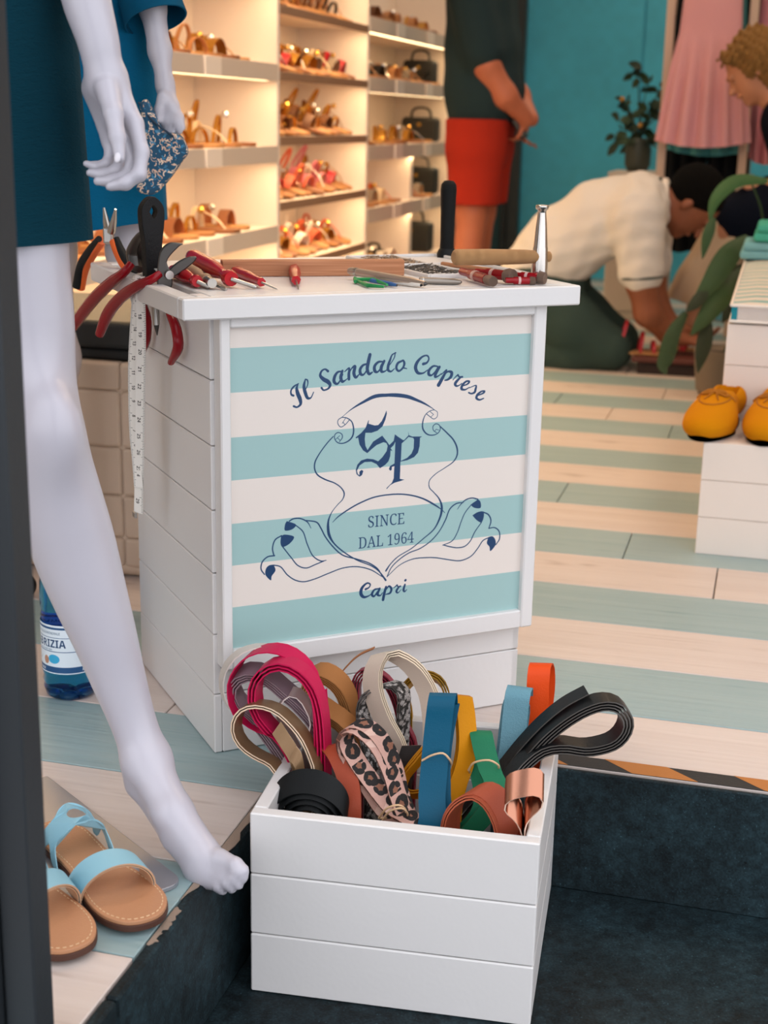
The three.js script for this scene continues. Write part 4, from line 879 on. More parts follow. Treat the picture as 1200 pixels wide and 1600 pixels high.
const leopard = canvasTexture(512, 512, (c, w, h) => {
  c.fillStyle = '#c79c8e'; c.fillRect(0, 0, w, h);
  seed = 4242;
  for (let i = 0; i < 30; i++) { c.fillStyle = i % 2 ? '#d8b3a4' : '#c2968a'; c.beginPath(); c.ellipse(rr(0, w), rr(0, h), rr(20, 60), rr(10, 30), rr(0, 3), 0, 7); c.fill(); }
  for (let j = 0; j < 8; j++) for (let i = 0; i < 8; i++) {
    const x = (i + (j % 2) * 0.5 + rr(0.1, 0.4)) * w / 8, y = (j + rr(0.1, 0.5)) * h / 8, r = rr(18, 27), a0 = rr(0, 6);
    c.fillStyle = '#8a5a44'; c.beginPath(); c.ellipse(x, y, r * 0.8, r * 0.6, a0, 0, 7); c.fill();
    c.fillStyle = '#1a1514';
    for (let k = 0; k < 5; k++) { const a = a0 + k * 1.257 + rr(-0.25, 0.25); c.beginPath(); c.ellipse(x + Math.cos(a) * r, y + Math.sin(a) * r * 0.8, rr(16, 23), rr(9, 14), a + 1.57, 0, 7); c.fill(); }
  }
});
leopard.wrapS = leopard.wrapT = THREE.RepeatWrapping;
leopard.repeat.set(6.2, 6.2);
const leoFace = mat('#ffffff', 0.75, { map: leopard, bumpMap: clothBump, bumpScale: 0.0008 });
strapThing('leopard print fabric strap bundle tied with a rubber band', leoFace, mat('#d9b3a2', 0.8, { map: leopard }), [
  { pts: tail([[-0.3822, 0.0259, -1.595], [-0.4228, 0.0359, -1.62], [-0.4566, 0.0626, -1.635], [-0.4807, 0.0863, -1.645], [-0.4928, 0.105, -1.65], [-0.4904, 0.1189, -1.65], [-0.4774, 0.1243, -1.65], [-0.4618, 0.1156, -1.65], [-0.4454, 0.099, -1.648], [-0.4307, 0.0776, -1.64], [-0.4159, 0.0508, -1.625], [-0.3966, 0.0275, -1.605], [-0.3859, 0.0234, -1.59]],2,-0.01), w: [0.0103, 0.007, -0.012], width: 0.024, layers: 1, th: 0.004, wobble: 0.0005, n: 90 },
  { pts: tail([[-0.3917, 0.0173, -1.6], [-0.4338, 0.0229, -1.63], [-0.4672, 0.0577, -1.642], [-0.4873, 0.0785, -1.65], [-0.4978, 0.0994, -1.655], [-0.4928, 0.1201, -1.655], [-0.4755, 0.1296, -1.655], [-0.4564, 0.1214, -1.655], [-0.4379, 0.1019, -1.652], [-0.4235, 0.0764, -1.645], [-0.4104, 0.0492, -1.63], [-0.3913, 0.0194, -1.605]],2,-0.01), w: [0.0103, 0.007, -0.012], width: 0.022, layers: 1, th: 0.004, wobble: 0.0006, n: 90 }],
  [[[-0.4281, 0.0285, -1.615], [-0.4131, 0.0515, -1.602], [-0.3977, 0.0584, -1.6], [-0.3916, 0.0473, -1.61], [-0.4089, 0.0191, -1.64]], [[-0.4238, 0.0252, -1.612], [-0.4092, 0.0487, -1.6], [-0.3937, 0.0556, -1.598], [-0.3885, 0.0434, -1.608], [-0.4083, 0.0146, -1.638]]]);
strapThing('rust brown leather strap coiled in an arch beside the rose gold loop', leather('#9c4a33', 0.45), leather('#b05a3e', 0.6), [
  { pts: tail([[-0.3424, 0.043, -1.6], [-0.3349, 0.0644, -1.6], [-0.3223, 0.0795, -1.6], [-0.3055, 0.0873, -1.6], [-0.2899, 0.0818, -1.6], [-0.278, 0.0679, -1.6], [-0.2692, 0.0525, -1.595], [-0.2651, 0.0364, -1.59]],2), w: [0.0137, 0.0047, -0.02], width: 0.034, layers: 1 },
  { pts: tail([[-0.3364, 0.0464, -1.595], [-0.3304, 0.0623, -1.595], [-0.3194, 0.0754, -1.595], [-0.3051, 0.0828, -1.595], [-0.2919, 0.0769, -1.595], [-0.2817, 0.0637, -1.595], [-0.2737, 0.0499, -1.59], [-0.2707, 0.0381, -1.585]],2), w: [0.0075, -0.0006, -0.02], width: 0.026, layers: 2, gap: 0.0028, side: 1 }]);
strapThing('rose gold metallic strap folded into a drop shaped loop', leather('#b8826a', 0.2, { metalness: 1, bumpScale: 0.00002 }), leather('#e6c3ad', 0.4), [
  { pts: tail([[-0.2357, 0.0462, -1.575], [-0.2396, 0.0628, -1.575], [-0.2472, 0.0728, -1.575], [-0.2562, 0.08, -1.575], [-0.2597, 0.0881, -1.575], [-0.2538, 0.0975, -1.575], [-0.2392, 0.1049, -1.575], [-0.2214, 0.1092, -1.575], [-0.2134, 0.1045, -1.575], [-0.2144, 0.095, -1.575], [-0.2233, 0.0834, -1.575], [-0.2306, 0.072, -1.575], [-0.2332, 0.0613, -1.575], [-0.2333, 0.0466, -1.575]],2), w: [-0.003, 0.0227, -0.016], width: 0.034, layers: 1, th: 0.0018, n: 80 }]);
// coiled black roll
{
  const pts = [], cx = 483, cy = 1288;
  const c0 = [-0.5123, 0.0213, -1.585], ex = V([-0.4594, 0.0259, -1.585]).sub(V(c0)), ey = V([-0.5152, 0.0658, -1.585]).sub(V(c0)), base = [];
  for (let i = 0; i < 110; i++) { const a = 3.3 - i * 0.21, r = 1 - i * 0.0058, p = V(c0).addScaledVector(ex, Math.cos(a) * r).addScaledVector(ey, Math.sin(a) * r); base.push([p.x, p.y, p.z]); }
  const o = thing('strap_roll', 'roll of wide black leather strap at the front left of the crate', 'strap roll', [c0[0], c0[1], c0[2]], 0, 'strap bundles in the crate');
  part(o, 'coil', band(base, mul3(V([-0.0019, 0.0173, -0.016]).normalize().toArray(), 0.033), 0.0024, 0, 330).translate(-c0[0], -c0[1], -c0[2]), [leather('#0e1112', 0.5), leather('#14181a', 0.6)]);
}
// straps lying in the bottom of the crate under the others
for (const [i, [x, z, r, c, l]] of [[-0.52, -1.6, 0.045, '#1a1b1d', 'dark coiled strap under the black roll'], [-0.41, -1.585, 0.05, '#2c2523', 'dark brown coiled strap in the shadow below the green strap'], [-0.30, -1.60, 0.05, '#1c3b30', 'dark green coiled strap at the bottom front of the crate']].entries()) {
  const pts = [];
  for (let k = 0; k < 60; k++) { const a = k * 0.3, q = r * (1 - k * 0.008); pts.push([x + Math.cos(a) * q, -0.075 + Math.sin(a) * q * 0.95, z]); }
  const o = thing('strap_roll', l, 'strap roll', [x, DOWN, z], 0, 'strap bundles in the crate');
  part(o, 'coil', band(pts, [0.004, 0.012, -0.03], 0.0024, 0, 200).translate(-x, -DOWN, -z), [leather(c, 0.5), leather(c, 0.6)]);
}

// ---------------------------------------------------------------- mannequins, bottle, sandals and seat on the left
const dollSkin = phys('#bebbc4', 0.32, { clearcoat: 0.25, clearcoatRoughness: 0.3 });
{
  const o = thing('mannequin', 'white mannequin in the foreground with one bare leg stepping on the plank floor edge', 'mannequin', [-0.6262, -0.0191, -1.47]);
  const B = o.position.toArray(), lp = (g) => g.translate(-B[0], -B[1], -B[2]);
  const px = (v) => v * 0.0008;
  const leg = chain([[[-0.849, 0.89, -1.53], px(72)], [[-0.8403, 0.7322, -1.52], px(60)], [[-0.8358, 0.6579, -1.52], px(58.5)], [[-0.831, 0.5829, -1.515], px(56)], [[-0.818, 0.516, -1.505], px(58.5)], [[-0.8053, 0.445, -1.51], px(62)], [[-0.7959, 0.3868, -1.52], px(63)], [[-0.781, 0.3292, -1.525], px(57)], [[-0.7639, 0.2709, -1.53], px(49)], [[-0.7483, 0.2113, -1.535], px(41.5)], [[-0.7291, 0.1531, -1.535], px(35)], [[-0.7106, 0.107, -1.53], px(35)]], 60);
  const F = (a, b, ra, rb, k) => { const c = [a, b, px(ra), px(rb)]; c.k = k; leg.push(c); };
  F([-0.7106, 0.107, -1.53], [-0.7182, 0.0735, -1.535], 33, 26, 0.02);
  F([-0.7058, 0.1038, -1.525], [-0.6586, 0.0617, -1.49], 34, 31, 0.015);
  F([-0.7158, 0.0762, -1.53], [-0.6648, 0.0355, -1.495], 25, 20, 0.015);
  F([-0.6586, 0.0617, -1.49], [-0.6067, 0.0236, -1.465], 31, 26, 0.01);
  F([-0.6499, 0.0314, -1.48], [-0.602, 0.0061, -1.457], 21, 21, 0.015);
  F([-0.6084, 0.0233, -1.465], [-0.5767, 0.0165, -1.452], 25, 15, 0.01);
  F([-0.6133, 0.0078, -1.46], [-0.5827, 0.0036, -1.45], 21, 14, 0.012);
  for (const [a, b, c, r0, r1] of [
    [[-0.5827, 0.0311, -1.455], [-0.5591, 0.0317, -1.445], [-0.5483, 0.0266, -1.442], 14, 9.5],
    [[-0.58, 0.0228, -1.452], [-0.5557, 0.0247, -1.44], [-0.5476, 0.0176, -1.44], 10.5, 7.5],
    [[-0.5826, 0.0149, -1.45], [-0.5599, 0.0158, -1.438], [-0.5526, 0.0085, -1.438], 10, 7.2],
    [[-0.5876, 0.008, -1.45], [-0.5669, 0.0083, -1.437], [-0.5616, 0.0018, -1.438], 9.5, 7],
    [[-0.5959, 0.0012, -1.452], [-0.5784, 0.0009, -1.439], [-0.5739, -0.004, -1.44], 9.5, 6.5]]) { F(a, b, r0, r1 * 1.05, 0.008); F(b, c, r1 * 1.05, r1, 0.005); }
  { const c = { e: [[-0.7857, 0.5399, -1.468], [0.026, 0.038, 0.022]], k: 0.05 }; leg.push(c); }
  part(o, 'leg', lp(skin(field(leg, 0.004), bounds(leg, 0.012), 0.0042)), dollSkin);
  // arm with its relaxed hand
  const armChain = chain([[[-0.8049, 1.3714, -1.54], 0.0319], [[-0.7728, 1.1052, -1.52], 0.0284], [[-0.7461, 1.0123, -1.505], 0.0256], [[-0.7309, 0.9685, -1.5], 0.0215], [[-0.7271, 0.9473, -1.5], 0.0197], [[-0.7256, 0.926, -1.505], 0.0208]], 36);
  const H = (x) => x, K = (c, k) => { c.k = k; return c; };
  const r = (q) => q * 0.0007;
  const hand = [
    [[-0.7186, 0.9273, -1.5], [-0.6888, 0.8819, -1.495], r(25), r(15)],
    [[-0.7322, 0.9208, -1.515], [-0.7122, 0.8705, -1.515], r(26), r(15)],
    [[-0.7455, 0.9193, -1.52], [-0.7352, 0.8629, -1.53], r(20), r(13)],
  ].map((c) => K(c, 0.016));
  hand.unshift(...armChain);
  const finger = (pts, rs) => { for (let i = 0; i < pts.length - 1; i++) hand.push(K([pts[i], pts[i + 1], r(rs[i]), r(rs[i + 1])], 0.0045)); };
  finger([[-0.6873, 0.8847, -1.492], [-0.6753, 0.854, -1.482], [-0.6753, 0.8311, -1.474], [-0.6886, 0.8215, -1.468], [-0.705, 0.8177, -1.464]], [14, 12, 11.5, 10.5, 7.5]);
  finger([[-0.7027, 0.8755, -1.505], [-0.6898, 0.8452, -1.495], [-0.695, 0.8274, -1.487], [-0.7095, 0.8225, -1.48], [-0.7252, 0.8221, -1.476]], [14, 11.5, 11, 10, 7]);
  finger([[-0.7208, 0.8703, -1.52], [-0.7115, 0.847, -1.512], [-0.7139, 0.8333, -1.503], [-0.7278, 0.8283, -1.496], [-0.7411, 0.8302, -1.49]], [13, 11, 10.5, 9.5, 6.5]);
  finger([[-0.7375, 0.8677, -1.532], [-0.7321, 0.8504, -1.526], [-0.7343, 0.8393, -1.52], [-0.7441, 0.8357, -1.514], [-0.7554, 0.839, -1.51]], [12, 10, 9, 8, 5.5]);
  finger([[-0.7147, 0.9203, -1.485], [-0.7006, 0.8937, -1.468], [-0.6922, 0.8699, -1.458], [-0.687, 0.8488, -1.452]], [20, 15, 12.5, 9]);
  const armMesh = part(o, 'arm', lp(skin(field(hand, 0.012), bounds(hand, 0.01), 0.0032)), dollSkin);
  const nail = (p, dx, dy) => part(armMesh, 'nail', lp(new THREE.SphereGeometry(0.0045, 12, 8).scale(0.85, 1.25, 0.35).rotateX(-0.2).translate(...p)), phys('#e4e0e6', 0.2, { clearcoat: 0.6 }));
  nail(add3([-0.687, 0.8488, -1.452], [0, 0, r(8.2)]));
  // dark dress
  const hem = [-0.8009, 0.7382, -1.46][1], cx = [-0.7819, 0.7472, -1.5][0] - 0.155;
  const dress = (u, v) => {
    const a = u * Math.PI * 2, y = lerp(1.45, hem, v), t = (1.45 - y) / (1.45 - hem);
    const rx = lerp(0.118, 0.155, t) + 0.004 * Math.sin(a * 5 + 1) * t, rz = lerp(0.10, 0.13, t) + 0.005 * Math.sin(a * 4) * t;
    const drop = 0.012 * Math.cos(a) * t * t * t;
    return [cx + 0.004 * (1 - t) + Math.cos(a) * rx, y + drop, -1.55 + Math.sin(a) * rz];
  };
  const dn = noiseGrid(128, 128, [30, 30], 66);
  part(o, 'dress', lp(cloth(dress, 80, 30)), matte('#06323f', { bumpMap: rep(fineNoise, 6, 20), bumpScale: 0.001 }), 'dark teal linen dress');
}
{
  const o = thing('mannequin', 'white mannequin in a bright blue dress standing behind the workbench tools', 'mannequin', [[-1.1454, 0.3036, -2.34][0], 0, -2.34]);
  const B = o.position.toArray(), lp = (g) => g.translate(-B[0], -B[1], -B[2]), z = -2.320;
  const bm = matte('#04587c', { bumpMap: rep(fineNoise, 6, 20), bumpScale: 0.001 });
  const cx = [-1.1379, 0.8692, -2.32][0], hem = [-1.1004, 0.6966, -2.25][1];
  part(o, 'dress', lp(cloth((u, v) => {
    const a = u * Math.PI * 2, y = lerp(1.5, hem, v), t = v;
    const rx = lerp(0.082, 0.118, t) * (1 + 0.05 * Math.sin(a * 6 + 0.6) * t), rz = lerp(0.09, 0.13, t) * (1 + 0.05 * Math.cos(a * 5) * t);
    return [cx + lerp(0, -0.012, t) + Math.cos(a) * rx, y + 0.02 * Math.cos(a) * t * t, z - 0.02 + Math.sin(a) * rz];
  }, 90, 26)), bm, 'bright blue dress');
  const s0 = V([-1.0465, 1.1335, -2.3]), s1 = V([-1.0071, 1.0412, -2.28]), ax = s1.clone().sub(s0).normalize(), n1 = V(0, 0, 1).sub(ax.clone().multiplyScalar(ax.z)).normalize(), n2 = ax.clone().cross(n1);
  part(o, 'sleeve', lp(cloth((u, v) => { const a = u * Math.PI * 2, r = lerp(0.045, 0.052, v), p = s0.clone().lerp(s1, v).addScaledVector(n1, Math.cos(a) * r).addScaledVector(n2, Math.sin(a) * r * 0.95); return [p.x, p.y - 0.0 * v, p.z]; }, 40, 10)), bm);
  const r = (q) => q * 0.0011;
  const arm = [[[-1.0386, 1.1334, -2.3], [-1.0178, 1.0636, -2.29], r(22), r(19)], [[-1.0178, 1.0636, -2.29], [-1.0015, 0.9935, -2.28], r(19), r(16)], [[-1.0015, 0.9935, -2.28], [-0.9893, 0.9412, -2.27], r(16), r(12)], [[-0.9893, 0.9412, -2.27], [-0.9789, 0.9079, -2.26], r(12), r(15)]];
  const K = (c) => { c.k = 0.006; return c; };
  for (const [a, b, c] of [[[-0.9858, 0.9077, -2.255], [-0.983, 0.8825, -2.25], [-0.9776, 0.8665, -2.247]], [[-0.979, 0.9048, -2.255], [-0.9729, 0.8807, -2.25], [-0.9675, 0.8626, -2.247]], [[-0.9723, 0.9049, -2.255], [-0.9627, 0.8829, -2.25], [-0.9561, 0.8669, -2.247]], [[-0.9698, 0.9091, -2.26], [-0.958, 0.8891, -2.255], [-0.9506, 0.8731, -2.25]]]) { arm.push(K([a, b, r(7), r(6)]), K([b, c, r(6), r(4.2)])); }
  arm.push(K([[-0.9855, 0.9227, -2.25], [-0.9905, 0.9005, -2.245], r(8), r(6.5)]), K([[-0.9905, 0.9005, -2.245], [-0.9899, 0.8844, -2.24], r(6.5), r(4.5)]));
  part(o, 'arm', lp(skin(field(arm, 0.014), bounds(arm, 0.012), 0.0045)), dollSkin);
  const legs = (p) => lp(flesh(p, 0.04, 0.009));
  const q = (v) => v * 0.0011;
  part(o, 'leg', legs([[[-1.1133, 0.816, -2.35], [-1.0977, 0.6584, -2.34], q(36), q(27)], [[-1.0977, 0.6584, -2.34], [-1.0454, 0.596, -2.32], q(26), q(24)], [[-1.0454, 0.596, -2.32], [-1.0357, 0.2929, -2.32], q(26), q(16)], [[-1.0357, 0.2929, -2.32], [[-1.0354, 0.1974, -2.32][0], 0.05, -2.32], q(16), q(15)], [[[-1.0354, 0.1974, -2.32][0], 0.04, -2.32], [[-1.0354, 0.1974, -2.32][0] + 0.05, 0.018, -2.25], q(14), q(12)]]), dollSkin);
  part(o, 'leg', legs([[[-1.2277, 0.8124, -2.38], [-1.2566, 0.6427, -2.38], q(36), q(26)], [[-1.2566, 0.6427, -2.38], [-1.2494, 0.4578, -2.37], q(25), q(24)], [[-1.2494, 0.4578, -2.37], [-1.2542, 0.2887, -2.37], q(26), q(16)], [[-1.2542, 0.2887, -2.37], [[-1.2597, 0.1641, -2.37][0], 0.05, -2.37], q(16), q(15)], [[[-1.2597, 0.1641, -2.37][0], 0.04, -2.37], [[-1.2597, 0.1641, -2.37][0] + 0.03, 0.018, -2.29], q(14), q(12)]]), dollSkin);
}
{
  // patterned clutch in the far mannequin's hand
  const tex = canvasTexture(256, 256, (c, w, h) => {
    c.fillStyle = '#154a68'; c.fillRect(0, 0, w, h); seed = 99;
    c.lineCap = 'round';
    for (let i = 0; i < 430; i++) { c.strokeStyle = ['#d9b8a0', '#c7a48f', '#e6cbb2', '#3d7fa5'][i % 4]; c.lineWidth = rr(2.5, 5.5); const x = rr(0, w), y = rr(0, h), a = rr(0, 6); c.beginPath(); c.arc(x, y, rr(5, 12), a, a + rr(1, 2.4)); c.stroke(); }
  });
  tex.wrapS = tex.wrapT = THREE.RepeatWrapping; tex.repeat.set(9, 9);
  const b = [-0.9877, 0.8318, -2.24], P = [[222, 163], [233, 155], [246, 178], [258, 205], [276, 206], [290, 214], [298, 236], [288, 252], [264, 284], [240, 305], [214, 297], [226, 270], [231, 230], [226, 190]];
  const k = 0.0010, pts = P.map(([x, y]) => [(x - 250) * k, (240 - y) * k]);
  const o = thing('clutch_bag', 'blue clutch bag with small cream leaf print held by the far mannequin', 'bag', b);
  part(o, 'bag_body', slab(spline2(pts, 70), 0.03, 0.008).rotateY(0.25), mat('#ffffff', 0.8, { map: tex }));
  part(o, 'zip', bar([[(228 - 250) * k, (160 - 240) * -k, 0.03], [(250 - 250) * k, (186 - 240) * -k, 0.031], [(285 - 250) * k, (212 - 240) * -k, 0.026]], 0.002, 6, 12), mat('#123047', 0.6));
}
// ---------- water bottle
{
  const b = [-1.0244, 0, -1.9322], o = thing('water_bottle', 'blue plastic mineral water bottle on the plank floor behind the mannequin leg', 'bottle', [b[0], 0, b[2]]);
  const pet = phys('#dff3fd', 0.05, { transmission: 1, ior: 1.33, thickness: 0.06, attenuationColor: new THREE.Color('#2aa2e4'), attenuationDistance: 0.09 });
  const prof = [[0, 0.006], [0.02, 0.004], [0.033, 0.0], [0.0395, 0.006], [0.0425, 0.018], [0.0408, 0.024], [0.0432, 0.03], [0.0412, 0.037], [0.0435, 0.044], [0.0435, 0.125], [0.0415, 0.13], [0.0435, 0.136], [0.0415, 0.144], [0.0435, 0.152], [0.0428, 0.19], [0.036, 0.225], [0.022, 0.262], [0.0145, 0.28], [0.0135, 0.3], [0, 0.3]];
  part(o, 'body', lathe(prof, 40), pet);
  const lobes = [];
  for (let i = 0; i < 5; i++) { const a = i * 1.2566; lobes.push(new THREE.SphereGeometry(0.014, 12, 8).scale(1, 0.55, 1).translate(Math.cos(a) * 0.022, 0.0075, Math.sin(a) * 0.022)); }
  for (const l of lobes) part(o, 'base_foot', l, phys('#4aa6e0', 0.1, { transmission: 0.8, thickness: 0.02, attenuationColor: new THREE.Color('#0b62b0'), attenuationDistance: 0.02 }));
  const tex = canvasTexture(1024, 280, (c, w, h) => {
    c.fillStyle = '#dfeaf2'; c.fillRect(0, 0, w, h);
    c.fillStyle = '#1d4f80'; c.fillRect(0, 12, w, 12); c.fillRect(0, 70, w, 3); c.fillRect(0, 150, w, 4);
    c.fillRect(0, h - 40, w, 34);
    c.textAlign = 'center'; c.textBaseline = 'middle';
    for (const x of [180, 520, 860]) {
      c.fillStyle = '#2c4f6e'; c.font = '19px sans-serif'; c.fillText('ACQUA OLIGOMINERALE', x, 46);
      c.fillStyle = '#163f6a'; c.font = 'bold 62px sans-serif'; c.fillText('FABRIZIA', x, 106);
      c.font = '15px sans-serif'; c.fillText('DALLA NATURA', x, 140);
      c.fillStyle = '#35a8d4'; c.beginPath(); c.ellipse(x + 60, 195, 38, 26, 0, 0, 7); c.fill();
      c.fillStyle = '#b98a72'; c.beginPath(); c.ellipse(x + 4, 205, 20, 24, 0, 0, 7); c.fill();
      c.strokeStyle = '#9db8c6'; c.lineWidth = 3; c.beginPath(); c.moveTo(x - 110, 215); c.bezierCurveTo(x - 90, 160, x - 70, 250, x - 40, 185); c.stroke();
      c.fillStyle = '#f2f6f8'; c.font = 'bold 20px sans-serif'; c.fillText('NATURALE', x - 60, h - 22);
    }
  });
  part(o.children[0], 'paper_label', new THREE.CylinderGeometry(0.0439, 0.0439, 0.08, 48, 1, true).rotateY(2.6).translate(0, 0.088, 0), mat('#ffffff', 0.5, { map: tex, side: THREE.DoubleSide }));
  part(o, 'cap', lathe([[0, 0.316], [0.0145, 0.316], [0.0155, 0.312], [0.0155, 0.301], [0.0145, 0.3005], [0, 0.3005]], 24), mat('#2b6cab', 0.4));
}
// ---------- grey plate and the pair of light blue sandals
{
  const A = [-0.9116, 0.006, -1.6376], D = [-0.6189, 0.006, -1.4314], dx = D[0] - A[0], dz = D[2] - A[2], L = Math.hypot(dx, dz), an = Math.atan2(-dz, dx);
  const r = 0.02, W = 0.36, sh = [];
  for (const [cx, cy, a0] of [[L - r, -r, Math.PI / 2], [L - r, -W + r, 0], [r * 0.3, -W + r * 0.3, -Math.PI / 2], [r * 0.1, -r * 0.1, Math.PI]]) { const q = cx > r ? r : r * 0.15; for (let i = 0; i <= 6; i++) { const a = a0 - i / 6 * Math.PI / 2; sh.push([cx + Math.cos(a) * q, cy + Math.sin(a) * q]); } }
  const m = solo('display_plate', slab(sh, 0.006, 0.001).rotateX(-Math.PI / 2), mat('#98979c', 0.3, { metalness: 0.5, bumpMap: grainBump, bumpScale: 0.0001 }), 'grey metal plate on the floor under the blue sandals', 'plate');
  m.position.set(A[0], 0.0006, A[2]); m.rotation.y = an;
}
const soleOutline = (L, g = 0, flip = 1) => {
  const P = [[0, 0.012], [0.03, 0.0305], [0.07, 0.0325], [0.115, 0.032], [0.16, 0.041], [0.195, 0.0455], [0.225, 0.041], [0.246, 0.024], [0.252, 0.002], [0.245, -0.022], [0.222, -0.037], [0.19, -0.0405], [0.15, -0.035], [0.11, -0.029], [0.07, -0.0295], [0.03, -0.0285], [0, -0.012]];
  const c = [0.126, 0];
  return spline2(P.map(([x, y]) => { const k = g; const dx = x - c[0], dy = y; const l = Math.hypot(dx / 0.126, dy / 0.038) || 1; return [(x - k * dx / 0.126 / l) * L / 0.252, (y - k * dy / 0.038 / l) * flip]; }), 80);
};
const bend = (g, w, h, y0) => { const p = g.attributes.position; for (let i = 0; i < p.count; i++) { const x = p.getX(i), s = p.getY(i), t = p.getZ(i), q = Math.min(1.15, Math.abs(s) / w), a = q * Math.PI / 2; p.setXYZ(i, x, y0 + (h + t) * Math.cos(a), Math.sign(s) * (w * 0.98 + t) * Math.sin(a)); } g.computeVertexNormals(); return g; };
const subdiv = (pts, holes, th, n) => {   // leather cut-out: extruded, with fine side-to-side slices so that it can bend
  const s = new THREE.Shape(pts.map((p) => new THREE.Vector2(...p)));
  for (const h of holes) s.holes.push(new THREE.Path(h.map((p) => new THREE.Vector2(...p))));
  return new THREE.ExtrudeGeometry(s, { depth: th, bevelEnabled: false, curveSegments: 4 });
};
const soleTan = mat('#b98560', 0.5, { bumpMap: grainBump, bumpScale: 0.0004 }), soleDark = mat('#4c2c1f', 0.6), blueLeather = mat('#8bbccc', 0.5, { bumpMap: clothBump, bumpScale: 0.0002 });
function blueSandal(label, heel, toe, flip) {
  const dx = toe[0] - heel[0], dz = toe[2] - heel[2], L = Math.hypot(dx, dz), o = thing('sandal', label, 'sandal', [heel[0], 0.0072, heel[2]], Math.atan2(-dz, dx), 'pair of light blue sandals');
  const up = (g) => g.rotateX(-Math.PI / 2);
  part(o, 'outsole', up(slab(soleOutline(L, 0, flip), 0.008, 0.001)), soleDark);
  part(o, 'footbed', up(slab(soleOutline(L, 0.001, flip), 0.005, 0.001)).translate(0, 0.008, 0), soleTan);
  const line = soleOutline(L, 0.006, flip), st = [];
  const C = new THREE.CatmullRomCurve3(line.map((p) => V(p[0], 0.0132, -p[1])), true), N = 84;
  for (let i = 0; i < N; i++) { const a = C.getPointAt(i / N), b = C.getPointAt((i + 0.55) / N); st.push(bar([a.toArray(), b.toArray()], 0.0006, 5)); }
  const sm = part(o.children[1], 'stitching', merge(st), mat('#e2c49c', 0.7)); sm.userData.kind = 'stuff';
  // toe strap: band over the ball of the foot
  const arch = (x0, w0, w1, h) => { const p = []; for (let i = 0; i <= 12; i++) { const a = Math.PI * i / 12; p.push([x0 + 0.012 * Math.sin(a) - 0.01 * Math.cos(a) * flip, 0.011 + Math.sin(a) * h, Math.cos(a) * (Math.cos(a) > 0 ? w0 : w1)]); } return p; };
  const beige = mat('#c9a07e', 0.7);
  part(o, 'toe_strap', band(arch(0.168, 0.044, 0.042, 0.044), [0.036, -0.003, 0], 0.0022, 0, 40), [blueLeather, beige]);
  part(o.children[2], 'strap_lining', band(arch(0.1685, 0.0415, 0.0395, 0.0415), [0.035, -0.003, 0], 0.001, 0, 40), [beige, beige]);
  // instep piece: ring with arms crossing to the sole
  const ringPts = [], hole = [];
  for (let i = 0; i < 40; i++) { const a = i / 40 * Math.PI * 2; hole.push([0.088 + Math.cos(-a) * 0.0145, Math.sin(-a) * 0.0145]); }
  const arms = [[0.088 + 0.028, 0.002], [0.088 + 0.022, 0.018], [0.088 + 0.02, 0.034], [0.1, 0.052], [0.112, 0.074], [0.098, 0.076], [0.086, 0.058], [0.078, 0.06], [0.062, 0.074], [0.05, 0.07], [0.062, 0.05], [0.07, 0.03], [0.064, 0.016], [0.06, 0.0], [0.064, -0.016], [0.07, -0.03], [0.062, -0.05], [0.05, -0.07], [0.062, -0.074], [0.078, -0.06], [0.086, -0.058], [0.098, -0.076], [0.112, -0.074], [0.1, -0.052], [0.088 + 0.02, -0.034], [0.088 + 0.022, -0.018]];
  const cut = subdiv(spline2(arms, 130), [hole], 0.0024, 20);
  part(o, 'instep_strap', bend(cut.toNonIndexed ? cut : cut, 0.074, 0.052, 0.010).scale(1, 1, 0.5), blueLeather, 'light blue strap with a round cut-out');
}
blueSandal('light blue leather sandal with round cut-out, whole in view on the grey plate', [-0.8314, 0.016, -1.496], [-0.6168, 0.016, -1.3183], 1);
blueSandal('light blue leather sandal half hidden behind the dark post', [-0.8829, 0.016, -1.4273], [-0.6649, 0.016, -1.2445], -1);
